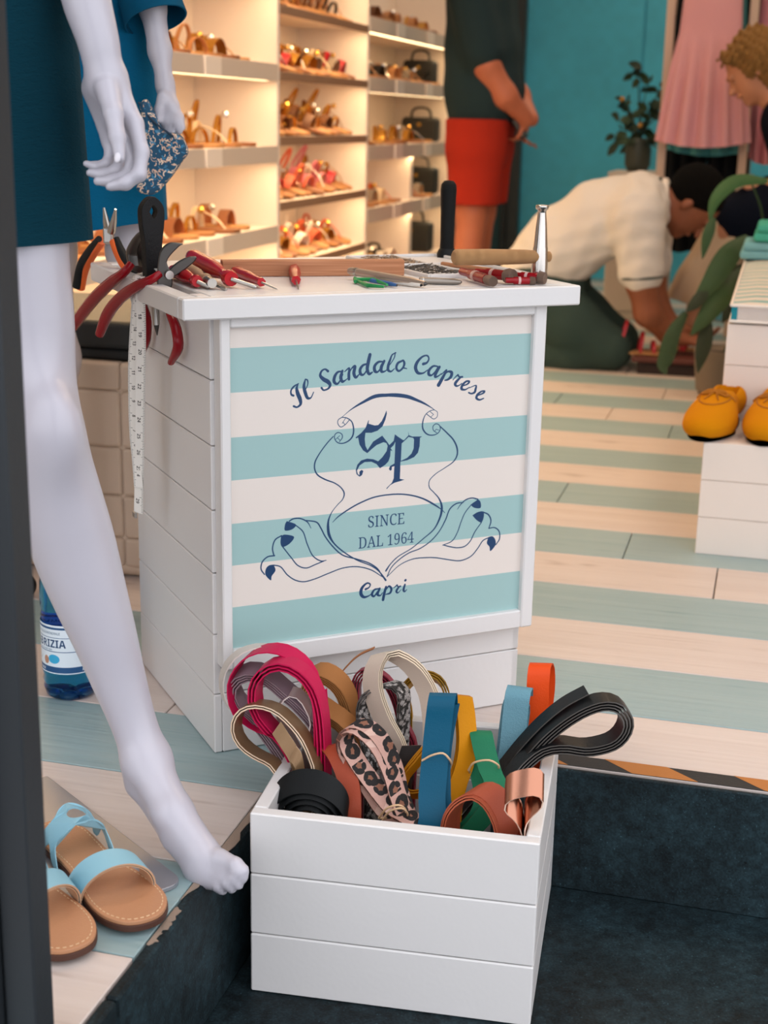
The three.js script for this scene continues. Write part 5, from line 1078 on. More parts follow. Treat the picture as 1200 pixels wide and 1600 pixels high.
// ---------- beige quilted seat with a black case on top, wooden stand
{
  const z = -2.49, x0 = -1.58, x1 = -1.02, D = 0.42, top = [-1.291, 0.4345, -2.49][1];
  const o = thing('quilted_pouf', 'beige quilted leather seat behind the workbench', 'seat', [(x0 + x1) / 2, 0, z - D / 2]);
  const lm = mat('#d8c1ab', 0.55, { bumpMap: grainBump, bumpScale: 0.0006 });
  part(o, 'core', rbox(x1 - x0 - 0.006, top - 0.008, D - 0.006, 0.02, 0, top / 2, 0), mat('#c9b29c', 0.7));
  const ys = [[-1.1992, 0.0262, -2.49][1], [-1.1974, 0.0861, -2.49][1], [-1.1947, 0.1713, -2.49][1], [-1.1916, 0.2679, -2.49][1], [-1.1881, 0.3789, -2.49][1], top], sx = [-1.1916, 0.2679, -2.49][0], xs = [x0, sx - 0.2, sx - 0.1, sx, sx + 0.1, x1];
  for (let j = 0; j < ys.length - 1; j++) {
    const y0 = Math.max(0.004, ys[j]), h = ys[j + 1] - y0;
    for (let i = 0; i < xs.length - 1; i++) part(o, 'quilted_panel', rbox(xs[i + 1] - xs[i] + 0.001, h + 0.001, 0.03, 0.009, (xs[i] + xs[i + 1]) / 2 - (x0 + x1) / 2, y0 + h / 2, D / 2 - 0.012), lm);
    for (let i = 0; i < 4; i++) part(o, 'quilted_panel', rbox(0.034, h + 0.001, D / 4 + 0.001, 0.012, (x1 - x0) / 2 - 0.012, y0 + h / 2, -D / 2 + (i + 0.5) * D / 4), lm);
  }
  const cb = [-1.3031, 0.5103, -2.52][1];
  const c = thing('black_case', 'black padded case lying on the quilted seat', 'case', [(x0 + x1) / 2, top + 0.001, z - D / 2]);
  const bm = mat('#16191b', 0.6, { bumpMap: grainBump, bumpScale: 0.0005 });
  part(c, 'case_lid', rbox(0.54, (cb - top) * 0.72, 0.4, 0.012, 0, (cb - top) * 0.64, 0), mat('#1c2022', 0.5, { bumpMap: grainBump, bumpScale: 0.0005 }));
  part(c, 'case_base', rbox(0.53, (cb - top) * 0.28, 0.39, 0.01, 0, (cb - top) * 0.14, 0), bm);
}
{
  const p = [-1.326, 0, -2.3335], o = thing('wooden_stand', 'small wooden stand on a black castor at the left edge', 'stand', [p[0] - 0.03, 0, p[2]]);
  const wm = mat('#7a5530', 0.6, { bumpMap: rep(woodBump, 4, 20), bumpScale: 0.0008 });
  const h = [-1.3393, 0.2244, -2.34][1];
  part(o, 'upright', cbox(0.03, h - 0.05, 0.03, -0.02, 0.05 + (h - 0.05) / 2, 0, 0.002), wm);
  part(o, 'crossbar', cbox(0.2, 0.03, 0.025, -0.136, h - 0.03, 0, 0.002), wm);
  part(o, 'upright', cbox(0.03, h - 0.05, 0.03, -0.252, 0.05 + (h - 0.05) / 2, 0, 0.002), wm);
  part(o, 'foot_arm', bar([[-0.02, 0.055, 0], [0.0, 0.04, 0.0], [0.022, 0.026, 0]], [0.01, 0.009, 0.008], 10, 8), black);
  part(o, 'castor', new THREE.SphereGeometry(0.022, 20, 14).translate(0.03, 0.022, 0), black);
  part(o, 'castor', new THREE.SphereGeometry(0.022, 20, 14).translate(-0.252, 0.022, 0), black);
}

// ---------------------------------------------------------------- shelving with sandals along the left wall
const SX = -1.6, BX = -1.9, shelfWhite = mat('#ecdfd2', 0.55), fasciaGrey = mat('#cbbcae', 0.6);
const ledMat = mat('#fff0d8', 0.5, { emissive: WARM, emissiveIntensity: 5 });
const lamps = [];
function led(parent, x, y, z0, z1, power) {
  part(parent, 'light_strip', box2([x - 0.008, y - 0.007, z0], [x + 0.008, y, z1], 0.001), ledMat, 'glowing warm light strip');
  const L = Math.abs(z1 - z0), l = new THREE.RectAreaLight(WARM, power, 0.016, L);
  l.position.set(x, y - 0.009, (z0 + z1) / 2);
  l.rotation.set(-Math.PI / 2, 0, 0);
  scene.add(l);
}
function unit(label, zn, zf, levels, th, fascia, blocks, power) {
  const o = thing('shelving_unit', label, 'shelves', [0, 0, 0]);
  const zc = (zn + zf) / 2, L = zn - zf;
  part(o, 'back_panel', box2([BX, 0, zf + 0.01], [BX + 0.012, 2.3, zc - 0.002], 0.001), shelfWhite);
  part(o, 'back_panel', box2([BX, 0, zc + 0.002], [BX + 0.012, 2.3, zn - 0.01], 0.001), shelfWhite);
  part(o, 'side_panel', box2([BX, 0, zf], [SX, 2.3, zf + 0.009], 0.001), shelfWhite);
  part(o, 'side_panel', box2([BX, 0, zn - 0.009], [SX, 2.3, zn], 0.001), shelfWhite);
  levels.forEach((y, i) => {
    const sh = part(o, 'shelf', box2([BX + 0.013, y - th, zf + 0.01], [SX - 0.003, y, zn - 0.01], 0.001), shelfWhite);
    if (fascia) part(sh, 'fascia', box2([SX - 0.0028, y - fascia, zf + 0.01], [SX + 0.004, y + 0.001, zn - 0.01], 0.001), fascia > 0.03 ? fasciaGrey : mat('#8a6a52', 0.6));
    for (const bz of blocks) part(sh, 'price_block', box2([SX + 0.0042, y - fascia, bz - 0.06], [SX + 0.012, y + 0.001, bz + 0.06], 0.001), shelfWhite);
    const z0 = zf + 0.06, z1 = zn - 0.06;
    led(sh, SX - 0.018, y - th - 0.0005, z0, z1, power);
  });
  return o;
}
const L1 = [0.29, 0.545, 0.80, 1.055, 1.34], L2 = [0.2, 0.41, 0.618, 0.828, 1.034, 1.238, 1.46], L3 = [0.27, 0.54, 0.787, 1.05, 1.275];
unit('white shelving unit with thick shelves of gold sandals nearest the workbench', -2.55, -4.576, L1, 0.045, 0.0526, [[-1.6, 1.0513, -3.9904][2]], 34);
unit('white shelving unit with five close rows of colourful sandals', -4.583, -5.636, L2, 0.012, 0.0265, [], 38);
{
  const u = unit('white shelving unit at the far end beside the standing man', -5.645, -7.15, L3, 0.05, 0.0576, [[-1.6, 1.0385, -6.1058][2], [-1.6, 1.0527, -6.6354][2]], 16);
  for (const z of [[-1.6, 0.7167, -6.4292][2]]) part(u, 'divider', box2([BX + 0.014, 0.02, z - 0.05], [SX - 0.02, 0.735, z], 0.001), shelfWhite);
}
// shelf sandals: three kinds that share their shapes
const sGeo = (() => {
  const L = 0.225, up = (g) => g.rotateX(-Math.PI / 2).translate(-L / 2, 0, 0);
  const sole = up(slab(soleOutline(L, 0, 1).filter((_, i) => i % 2 === 0), 0.01, 0.0015));
  const arc = (x0, x1, w, h, lean = 0) => { const p = []; for (let i = 0; i <= 8; i++) { const a = Math.PI * i / 8; p.push([lerp(x0, x1, i / 8) + lean * Math.sin(a), 0.008 + Math.sin(a) * h, Math.cos(a) * w]); } return p; };
  const B = (p, w, th = 0.0024) => band(p, [w, 0, 0], th, 0, 20);
  const thong = band([[0.075, 0.009, 0], [0.05, 0.035, 0], [0.02, 0.05, 0], [-0.02, 0.062, 0]], [0, 0, 0.009], 0.0024, 0, 14);
  return {
    sole,
    flat: [['toe_strap', B(arc(0.03, 0.03, 0.04, 0.045), 0.03)], ['instep_strap', B(arc(-0.03, -0.03, 0.031, 0.058), 0.022)]],
    tall: [['toe_strap', B(arc(0.04, 0.04, 0.04, 0.042), 0.012)], ['instep_strap', B(arc(-0.01, -0.01, 0.033, 0.075, 0.01), 0.012)], ['ankle_strap', B(arc(-0.09, -0.09, 0.029, 0.115, 0.03), 0.011)]],
    thong: [['thong_strap', thong], ['instep_strap', B(arc(-0.02, -0.02, 0.032, 0.058), 0.014)], ['heel_strap', B(arc(-0.1, -0.1, 0.028, 0.055, -0.012), 0.012)]],
    wedge: slab([[-0.09, 0], [0.085, 0], [-0.09, 0.05]], 0.03, 0).translate(0, 0.0005, -0.015),
    jewel: new THREE.IcosahedronGeometry(0.011, 0),
  };
})();
const wedgeMat = phys('#f3e8da', 0.2, { transmission: 0.6, thickness: 0.0 });
const metalCol = (c, r = 0.22, m = 0.85) => mat(c, r, { metalness: m });
const SC = {
  gold: metalCol('#d9a650'), 'rose gold': metalCol('#d39a78'), silver: metalCol('#d8d2c8'), bronze: metalCol('#9c6a3a'), tan: mat('#b57c4e', 0.5), brown: mat('#6e4428', 0.5),
  red: mat('#b3202c', 0.35), coral: mat('#d9694a', 0.4), white: mat('#eee4d8', 0.35), black: mat('#1d1a19', 0.4), pink: mat('#d67f8c', 0.4), orange: mat('#d0652a', 0.4), cream: mat('#e2cba8', 0.4),
};
const ORD = ['first', 'second', 'third', 'fourth', 'fifth', 'sixth', 'seventh', 'eighth', 'ninth', 'tenth', 'eleventh', 'twelfth'];
const soleMats = [mat('#a9713f', 0.55), mat('#8a5530', 0.55), mat('#b98652', 0.55)];
function shelfSandal(col, style, pos, turn, label, group, k, tilt = 0) {
  const o = thing('shelf_sandal', label, 'sandal', pos, turn, group), up = 0.118 * Math.sin(tilt);
  const put = (n, g, m) => { const q = part(o, n, g, m); q.rotation.z = -tilt; q.position.y = up; return q; };
  put('sole', sGeo.sole, soleMats[k % 3]);
  let last;
  for (const [n, g] of sGeo[style]) last = put(n, g, SC[col]);
  if (k % 3) part(last, 'ornament', sGeo.jewel, SC[k % 2 ? 'silver' : 'gold']).position.set(style === 'tall' ? 0.03 : 0.01, style === 'tall' ? 0.085 : 0.06, 0.022);
  if (tilt) part(o, 'display_wedge', sGeo.wedge, wedgeMat).scale.y = Math.tan(tilt) / 0.3;
  o.scale.setScalar(tilt ? 1.0 : 1.12);
  return o;
}
const DIVIDER = [-1.6, 0.7167, -6.4292][2];
function fill(unitName, y, levelName, z0, z1, n, cols, styles, x = -1.735, tilt = 0) {
  for (let i = 0, m = 0; i < n; i++) {
    const zz = lerp(z0, z1, (i + 0.5) / n);
    if (unitName === 'the farthest' && y < 0.8 && zz > DIVIDER - 0.12 && zz < DIVIDER + 0.07) continue;   // the upright divider stands here
    const c = cols[(i * 3 + Math.floor(i / 3)) % cols.length], s = styles[i % styles.length];
    shelfSandal(c, s, [x + rr(-0.015, 0.015), y + 0.001, lerp(z0, z1, (i + 0.5) / n) + rr(-0.008, 0.008)], rr(-0.25, 0.2), `${c} sandal, ${ORD[m++]} from the left on the ${levelName} shelf of ${unitName} shelving unit`, 'sandals on the shelves', i + Math.round(y * 100), tilt ? tilt + rr(-0.06, 0.06) : 0);
  }
}
seed = 1234;
const nz = (px) => px;
fill('the nearest', L1[3] , 'top', -3.42, -4.42, 8, ['gold', 'tan', 'bronze', 'gold', 'silver'], ['flat', 'thong', 'tall']);
fill('the nearest', L1[2], 'middle', -3.62, -4.45, 6, ['gold', 'cream', 'gold', 'rose gold'], ['tall', 'thong', 'tall']);
fill('the nearest', L1[1], 'lower', -2.85, -4.42, 11, ['cream', 'gold', 'tan', 'rose gold', 'cream'], ['thong', 'flat', 'tall']);
fill('the nearest', L1[0], 'bottom', -2.8, -3.5, 4, ['gold', 'cream'], ['flat', 'thong']);
fill('the middle', L2[5], 'topmost visible', -4.66, -5.58, 9, ['brown', 'bronze', 'tan', 'black'], ['thong', 'tall'], -1.735, 0.27);
fill('the middle', L2[4], 'second', -4.66, -5.58, 10, ['red', 'white', 'silver', 'black', 'gold', 'cream'], ['flat', 'thong', 'flat'], -1.735, 0.27);
fill('the middle', L2[3], 'third', -4.66, -5.58, 11, ['gold', 'brown', 'silver', 'bronze', 'tan'], ['tall', 'thong', 'flat'], -1.735, 0.27);
fill('the middle', L2[2], 'fourth', -4.66, -5.58, 11, ['red', 'silver', 'pink', 'gold', 'coral', 'white'], ['flat', 'thong', 'tall'], -1.735, 0.27);
fill('the middle', L2[1], 'lowest', -4.66, -5.58, 10, ['coral', 'gold', 'orange', 'white', 'silver'], ['flat', 'thong'], -1.735, 0.27);
fill('the farthest', L3[4], 'top', -5.75, -7.0, 8, ['brown', 'tan', 'gold'], ['thong', 'flat']);
fill('the farthest', L3[3], 'second', -5.75, -7.0, 9, ['silver', 'black', 'brown', 'tan', 'gold'], ['flat', 'thong']);
fill('the farthest', L3[2], 'third', -5.75, -6.9, 8, ['gold', 'tan', 'gold', 'silver'], ['flat', 'thong']);
fill('the farthest', L3[1], 'lower', -5.72, -6.85, 9, ['cream', 'silver', 'tan', 'orange', 'brown'], ['flat', 'thong', 'flat']);
fill('the farthest', L3[0], 'bottom', -5.75, -6.4, 4, ['white', 'cream'], ['flat']);
// handbags at the far end
for (const [i, [px, y, z, w, h, c, l]] of [
  [690, L3[3], -6.98, 0.16, 0.16, '#181b1b', 'black handbag on the second shelf behind the standing man'],
  [690, L3[2], -7.02, 0.18, 0.16, '#22221f', 'dark handbag on the third shelf behind the standing man'],
  [690, L3[1], -6.98, 0.2, 0.18, '#141817', 'large black handbag on the lower shelf behind the standing man'],
  [650, L3[0], -6.2, 0.1, 0.09, '#1c1d1d', 'small black pouch on the bottom shelf of the farthest shelving unit'],
  [690, L3[0], -6.9, 0.2, 0.2, '#191c1c', 'black handbag on the bottom shelf behind the mallet']].entries()) {
  const o = thing('handbag', l, 'handbag', [-1.72, y + 0.001, z]);
  const m = mat(c, 0.5, { bumpMap: grainBump, bumpScale: 0.0006 });
  part(o, 'bag_body', rbox(w, h * 0.72, 0.08, 0.02, 0, h * 0.36, 0), m);
  part(o, 'handle', bar([[-w * 0.28, h * 0.68, 0], [-w * 0.22, h * 0.93, 0], [0, h, 0], [w * 0.22, h * 0.93, 0], [w * 0.28, h * 0.68, 0]], 0.006, 8, 20), m);
  part(o, 'clasp', cbox(0.02, 0.016, 0.006, 0, h * 0.5, 0.042, 0.001), metalCol('#c9a65c'));
}

// ---------------------------------------------------------------- people
const K = (c, k) => { c.k = k; return c; };
const skinTan = mat('#b5765a', 0.55), skinDark = mat('#8a5238', 0.55), skinPink = mat('#c98f76', 0.55);
const wrap = (o) => { const B = o.position.toArray(); return (g) => g.translate(-B[0], -B[1], -B[2]); };
// two-sided chain: mirrors capsules about z = zc
const both = (list, zc, half) => list.flatMap(([a, b, ra, rb]) => [-half, half].map((s) => [[a[0], a[1], zc + s], [b[0], b[1], zc + s], ra, rb]));
// five-fingered hand: wrist, direction of the fingers, direction of the thumb side
function handCaps(w, dir, side, s = 1, curl = 0.4) {
  const d = V(dir).normalize(), t = V(side).normalize(), n = d.clone().cross(t).normalize(), out = [], P = (a, b, c) => V(w).addScaledVector(d, a * s).addScaledVector(t, b * s).addScaledVector(n, c * s).toArray();
  for (const [b, l, r] of [[0.03, 0.07, 0.009], [0.011, 0.08, 0.0095], [-0.009, 0.074, 0.009], [-0.028, 0.058, 0.008]]) {
    out.push(K([P(0.01, b * 0.5, 0), P(0.085, b, 0), 0.017 * s, 0.012 * s], 0.012));
    out.push(K([P(0.085, b, 0), P(0.085 + l * 0.5, b, -l * 0.5 * curl), r * s, r * 0.9 * s], 0.005));
    out.push(K([P(0.085 + l * 0.5, b, -l * 0.5 * curl), P(0.085 + l * (0.95 - curl * 0.4), b, -l * (0.5 + curl * 0.6) * 1.1 * curl * 1.6), r * 0.9 * s, r * 0.7 * s], 0.005));
  }
  out.push(K([P(0.015, 0.018, 0), P(0.05, 0.05, -0.012), 0.016 * s, 0.011 * s], 0.01), K([P(0.05, 0.05, -0.012), P(0.085, 0.055, -0.03), 0.011 * s, 0.008 * s], 0.005));
  return out;
}
function headCaps(c, face, up, s = 1) {   // centre of the skull, direction of the gaze, up of the head
  const f = V(face).normalize(), u0 = V(up), r = f.clone().cross(u0).normalize(), u = r.clone().cross(f).normalize(), P = (a, b, d) => V(c).addScaledVector(f, a * s).addScaledVector(u, b * s).addScaledVector(r, d * s).toArray();
  const ax = [f.toArray(), u.toArray(), r.toArray()];
  const list = [
    { e: [P(-0.008, 0.02, 0), [0.098 * s, 0.092 * s, 0.077 * s], ax] }, { e: [P(0.03, -0.045, 0), [0.062 * s, 0.072 * s, 0.058 * s], ax] },
    [P(0.055, -0.085, 0), P(0.07, -0.098, 0), 0.022 * s, 0.018 * s],
    K([P(0.088, -0.005, 0), P(0.112, -0.036, 0), 0.008 * s, 0.012 * s], 0.012), K([P(0.094, -0.062, -0.016), P(0.094, -0.062, 0.016), 0.008 * s, 0.008 * s], 0.006),
    K([P(0.09, 0.016, -0.035), P(0.093, 0.016, 0.035), 0.01 * s, 0.01 * s], 0.014),
  ];
  for (const q of [-1, 1]) list.push({ e: [P(-0.005, -0.012, 0.078 * q), [0.017 * s, 0.03 * s, 0.012 * s], ax], k: 0.006 });
  return { list, P, ax, u, f };
}
{
  // standing man: dark shirt and red shorts, seen from the side
  const zc = -6.1, o = thing('person', 'standing man in black shirt and red shorts, hands held in front', 'person', [-1.2895, 0, -6.4314]), lp = wrap(o);
  o.position.z = zc; o.position.x = [-1.2338, 0.3336, -6.1][0]; o.position.y = 0;
  const B = o.position.toArray(), q = 0.0027, g = (geo) => geo.translate(-B[0], -B[1], -B[2]);
  const Zp = (a) => a;
  const torso = both([[[-1.2557, 1.4188, -6.1], [-1.2354, 1.1697, -6.1], 44 * q, 46 * q], [[-1.2354, 1.1697, -6.1], [-1.2268, 1.0176, -6.1], 46 * q, 49 * q], [[-1.2268, 1.0176, -6.1], [-1.235, 0.8762, -6.1], 48 * q, 40 * q]], zc, 0.065);
  const legs = [...both([[[-1.2404, 0.8761, -6.1], [-1.2405, 0.733, -6.1], 38 * q, 34 * q], [[-1.2405, 0.733, -6.1], [-1.2436, 0.5215, -6.1], 34 * q, 23 * q], [[-1.2436, 0.5215, -6.1], [-1.258, 0.3054, -6.1], 24 * q, 22 * q]], zc, 0.085)];
  const foot = both([[[-1.258, 0.3054, -6.1], [B[0] - 0.02, 0.08, zc], 22 * q, 0.035], [[B[0] - 0.02, 0.06, zc], [B[0] + 0.14, 0.03, zc], 0.035, 0.025]], zc, 0.085);
  const upper = both([[[-1.2654, 1.3941, -6.1], [-1.1846, 1.1096, -6.1], 25 * q, 19 * q]], zc, 0.2);
  const fore = both([[[-1.1846, 1.1096, -6.1], [-1.1099, 0.9938, -6.1], 20 * q, 17 * q], [[-1.1099, 0.9938, -6.1], [-1.0361, 0.9032, -6.1], 17 * q, 12 * q]], zc, 0.2).map((c) => { const m = (p, k) => [p[0], p[1], zc + (p[2] - zc) * k]; return [m(c[0], c[0][1] > [-1.111, 1.0193, -6.1][1] ? 1 : 0.8), m(c[1], c[1][1] > [-1.1088, 0.9684, -6.1][1] ? 0.8 : 0.3), c[2], c[3]]; });
  const hc = headCaps([-1.2035, 1.6377, -6.1], [1, -0.2, 0], [0, 1, 0]);
  const hands = [...handCaps(add3([-1.0363, 0.9084, -6.1], [0, 0, 0.05]), [-0.25, -1, -0.1], [0.3, 0.1, -1], 0.82, 0.75), ...handCaps(add3([-1.0526, 0.9132, -6.1], [0, 0, -0.06]), [-0.3, -1, 0.1], [0.3, 0.1, 1], 0.8, 0.8)];
  const neck = [[[-1.2416, 1.4679, -6.1], [-1.219, 1.5653, -6.1], 0.06, 0.055]];
  part(o, 'body', g(skin(field([...torso, ...legs, ...foot, ...upper, ...fore, ...hands, ...neck, ...hc.list], 0.03), bounds([...torso, ...legs, ...foot, ...upper, ...fore, ...hands, ...neck, ...hc.list], 0.02), 0.011)), mat('#b3684c', 0.55));
  part(o, 'shirt', g(flesh([...torso, ...both([[[-1.2654, 1.3941, -6.1], [-1.2028, 1.1598, -6.1], 27 * q, 25 * q]], zc, 0.2)], 0.05, 0.012, 0.014)), matte('#25363b', { bumpMap: clothBump, bumpScale: 0.0006 }), 'black short sleeved shirt');
  const topY = [-1.2413, 0.8994, -6.1][1], hemY = [-1.2282, 0.554, -6.1][1];
  part(o, 'shorts', g(flesh([...both([[[-1.236, 0.902, -6.1], [-1.237, 0.7853, -6.1], 41 * q, 39 * q], [[-1.237, 0.7853, -6.1], [-1.2371, 0.495, -6.1], 38 * q, 31 * q]], zc, 0.085), [[-1.236, 0.902, -6.1], [-1.237, 0.7853, -6.1], 44 * q, 40 * q]], 0.02, 0.012, 0.02, (x, y) => Math.max(y - topY, hemY - y))), matte('#a02c1e', { bumpMap: clothBump, bumpScale: 0.0006 }), 'red knee length shorts');
  part(o, 'hair', g(flesh([{ e: [hc.P(-0.02, 0.035, 0), [0.1, 0.092, 0.083], hc.ax] }], 0.02, 0.012, 0.004)), mat('#4a4038', 0.8));
  for (const s of [-1, 1]) part(o, 'shoe', g(rbox(0.27, 0.07, 0.1, 0.03).translate(B[0] + 0.06, 0.036, zc + s * 0.085)), mat('#3a3a3c', 0.6));
  const ph = thing('phone', 'small dark phone in the hands of the standing man', 'phone', [-1.065, 0.8668, -6.06]);
  part(ph, 'phone_body', rbox(0.03, 0.09, 0.06, 0.008).rotateZ(0.6), mat('#16181a', 0.3));
  part(ph, 'screen', cbox(0.002, 0.08, 0.054, 0, 0, 0, 0.0005).rotateZ(0.6).translate(-0.0135, 0.009, 0), mat('#0a0c10', 0.1));
}
{
  // kneeling man fitting a sandal
  const zc = -5.5, o = thing('person', 'kneeling man in white polo shirt bending over a sandal fitting', 'person', [[-0.708, 0.0153, -5.5][0], 0, zc]);
  const B = o.position.toArray(), q = 0.0024, g = (geo) => geo.translate(-B[0], -B[1], -B[2]);
  const torso = both([[[-0.8785, 0.3456, -5.5], [-0.7802, 0.4415, -5.5], 46 * q, 52 * q], [[-0.7802, 0.4415, -5.5], [-0.6408, 0.542, -5.5], 53 * q, 52 * q], [[-0.6408, 0.542, -5.5], [-0.5071, 0.6076, -5.5], 52 * q, 42 * q]], zc, 0.07);
  const shoulder = [[[...[-0.5013, 0.5915, -5.5].slice(0, 2), zc - 0.17], [...[-0.5013, 0.5915, -5.5].slice(0, 2), zc + 0.17], 0.075, 0.075]];
  const upperA = both([[[-0.4896, 0.5569, -5.5], [-0.4609, 0.3407, -5.5], 31 * q, 24 * q]], zc, 0.19), lowerA = both([[[-0.4609, 0.3407, -5.5], [-0.4341, 0.2268, -5.5], 23 * q, 20 * q], [[-0.4341, 0.2268, -5.5], [-0.3615, 0.1437, -5.5], 20 * q, 15 * q], [[-0.3615, 0.1437, -5.5], [-0.3127, 0.1271, -5.5], 14 * q, 12 * q]], zc, 0.19).map((c) => { const m = (p) => { const t = Math.max(0, Math.min(1, ([-0.4786, 0.2486, -5.5][1] - p[1]) / 0.12)); return [p[0], p[1], zc + (p[2] - zc) * lerp(1, 0.45, t)]; }; return [m(c[0]), m(c[1]), c[2], c[3]]; });
  const thigh = both([[[-0.8651, 0.2731, -5.5], [-0.7162, 0.1631, -5.5], 48 * q, 42 * q], [[-0.7162, 0.1631, -5.5], [-0.5695, 0.083, -5.5], 42 * q, 29 * q]], zc, 0.12);
  const shin = both([[[-0.5592, 0.0737, -5.5], [-0.7097, 0.045, -5.5], 25 * q, 24 * q], [[-0.7097, 0.045, -5.5], [-0.9085, 0.028, -5.5], 24 * q, 17 * q]], zc, 0.12);
  const foot = both([[[-0.9085, 0.028, -5.5], [-0.9846, 0.036, -5.5], 16 * q, 14 * q], [[-0.9846, 0.036, -5.5], [-1.0129, -0.0187, -5.5], 14 * q, 10 * q]], zc, 0.12);
  const hc = headCaps([-0.3117, 0.6188, -5.5], [0.5, -0.87, 0], [0.87, 0.5, 0], 1.04);
  const neck = [[[-0.4742, 0.6087, -5.5], [-0.3576, 0.6126, -5.5], 0.07, 0.058]];
  const hands = [...handCaps(add3([-0.3127, 0.1271, -5.5], [0, 0, 0.085]), [1, -0.15, -0.25], [0, 0.3, -1], 0.9, 0.5), ...handCaps(add3([-0.3127, 0.1271, -5.5], [0, 0, -0.085]), [1, -0.15, 0.25], [0, 0.3, 1], 0.9, 0.5)];
  const all = [...torso, ...shoulder, ...upperA, ...lowerA, ...thigh, ...shin, ...foot, ...neck, ...hc.list, ...hands];
  part(o, 'body', g(skin(field(all, 0.025), bounds(all, 0.02), 0.0105)), mat('#8f5338', 0.55));
  const fold = noiseGrid(64, 64, [9, 9], 15);
  const shirtList = [...torso, ...shoulder, ...both([[[-0.4902, 0.5662, -5.5], [-0.4658, 0.3786, -5.5], 34 * q, 29 * q]], zc, 0.19)];
  const sf = field(shirtList, 0.05, 0.014), wr = (x, y, z) => sf(x, y, z) + 0.0035 * Math.sin((x * 0.8 - y) * 60 + Math.sin(z * 30) * 1.5) * Math.sin(x * 23 + y * 31);
  const sh = part(o, 'shirt', g(skin(wr, bounds(shirtList, 0.035), 0.011)), matte('#dcd6d0', { bumpMap: clothBump, bumpScale: 0.0005 }), 'white polo shirt');
  for (const s of [-1, 1]) part(sh, 'sleeve_trim', g(new THREE.TorusGeometry(31.5 * q, 0.006, 8, 30).rotateX(Math.PI / 2).rotateZ(0.08).translate(...add3([-0.4652, 0.3691, -5.5], [0, -0.012, s * 0.19]))), mat('#3c4a48', 0.7));
  part(sh, 'collar', g(new THREE.TorusGeometry(0.07, 0.017, 10, 30).rotateY(Math.PI / 2).rotateZ(0.12).translate(...[-0.4069, 0.6179, -5.5])), mat('#e6dcd2', 0.8), 'white collar');
  part(sh, 'collar_trim', g(new THREE.TorusGeometry(0.087, 0.008, 8, 30).rotateY(Math.PI / 2).rotateZ(0.12).translate(...[-0.4229, 0.6128, -5.5])), mat('#3c4a48', 0.7), 'dark trim of the collar');
  const trList = [...both([[[-0.8658, 0.2877, -5.5], [-0.7927, 0.3058, -5.5], 46 * q, 44 * q]], zc, 0.07), ...thigh, ...shin];
  part(o, 'trousers', g(flesh(trList, 0.03, 0.011, 0.01)), matte('#394a46', { bumpMap: clothBump, bumpScale: 0.0006 }), 'dark green grey trousers');
  const hair = field([{ e: [hc.P(-0.022, 0.03, 0), [0.104, 0.098, 0.088], hc.ax] }], 0.02, 0.004, (x, y, z) => { const p = V(x, y, z).sub(V(hc.P(0, 0, 0))); return -(p.dot(hc.u) * 0.9 - p.dot(hc.f) * 0.75 + 0.012); });
  part(o, 'hair', g(skin(hair, bounds([{ e: [hc.P(-0.022, 0.03, 0), [0.13, 0.13, 0.13]] }], 0.02), 0.008)), matte('#070606', { bumpMap: rep(fineNoise, 40, 40), bumpScale: 0.001 }));
  part(o, 'belt', g(new THREE.TorusGeometry(50 * q, 0.011, 8, 30).scale(1, 1, 1).rotateY(Math.PI / 2).rotateZ(-0.9).scale(1, 1, 1.5).translate([-0.8182, 0.324, -5.5][0], [-0.8182, 0.324, -5.5][1], zc - 0 * 1)), mat('#1b1a18', 0.6));
  for (const s of [-1, 1]) part(o, 'shoe', g(flesh([[[...[-0.9284, 0.0218, -5.5].slice(0, 2), zc + s * 0.12], [...[-0.9944, 0.0279, -5.5].slice(0, 2), zc + s * 0.12], 0.045, 0.045], [[...[-0.9944, 0.0279, -5.5].slice(0, 2), zc + s * 0.12], [...[-1.0179, -0.019, -5.5].slice(0, 2), zc + s * 0.12], 0.045, 0.035]], 0.02, 0.01)), mat('#2a2725', 0.6));
}
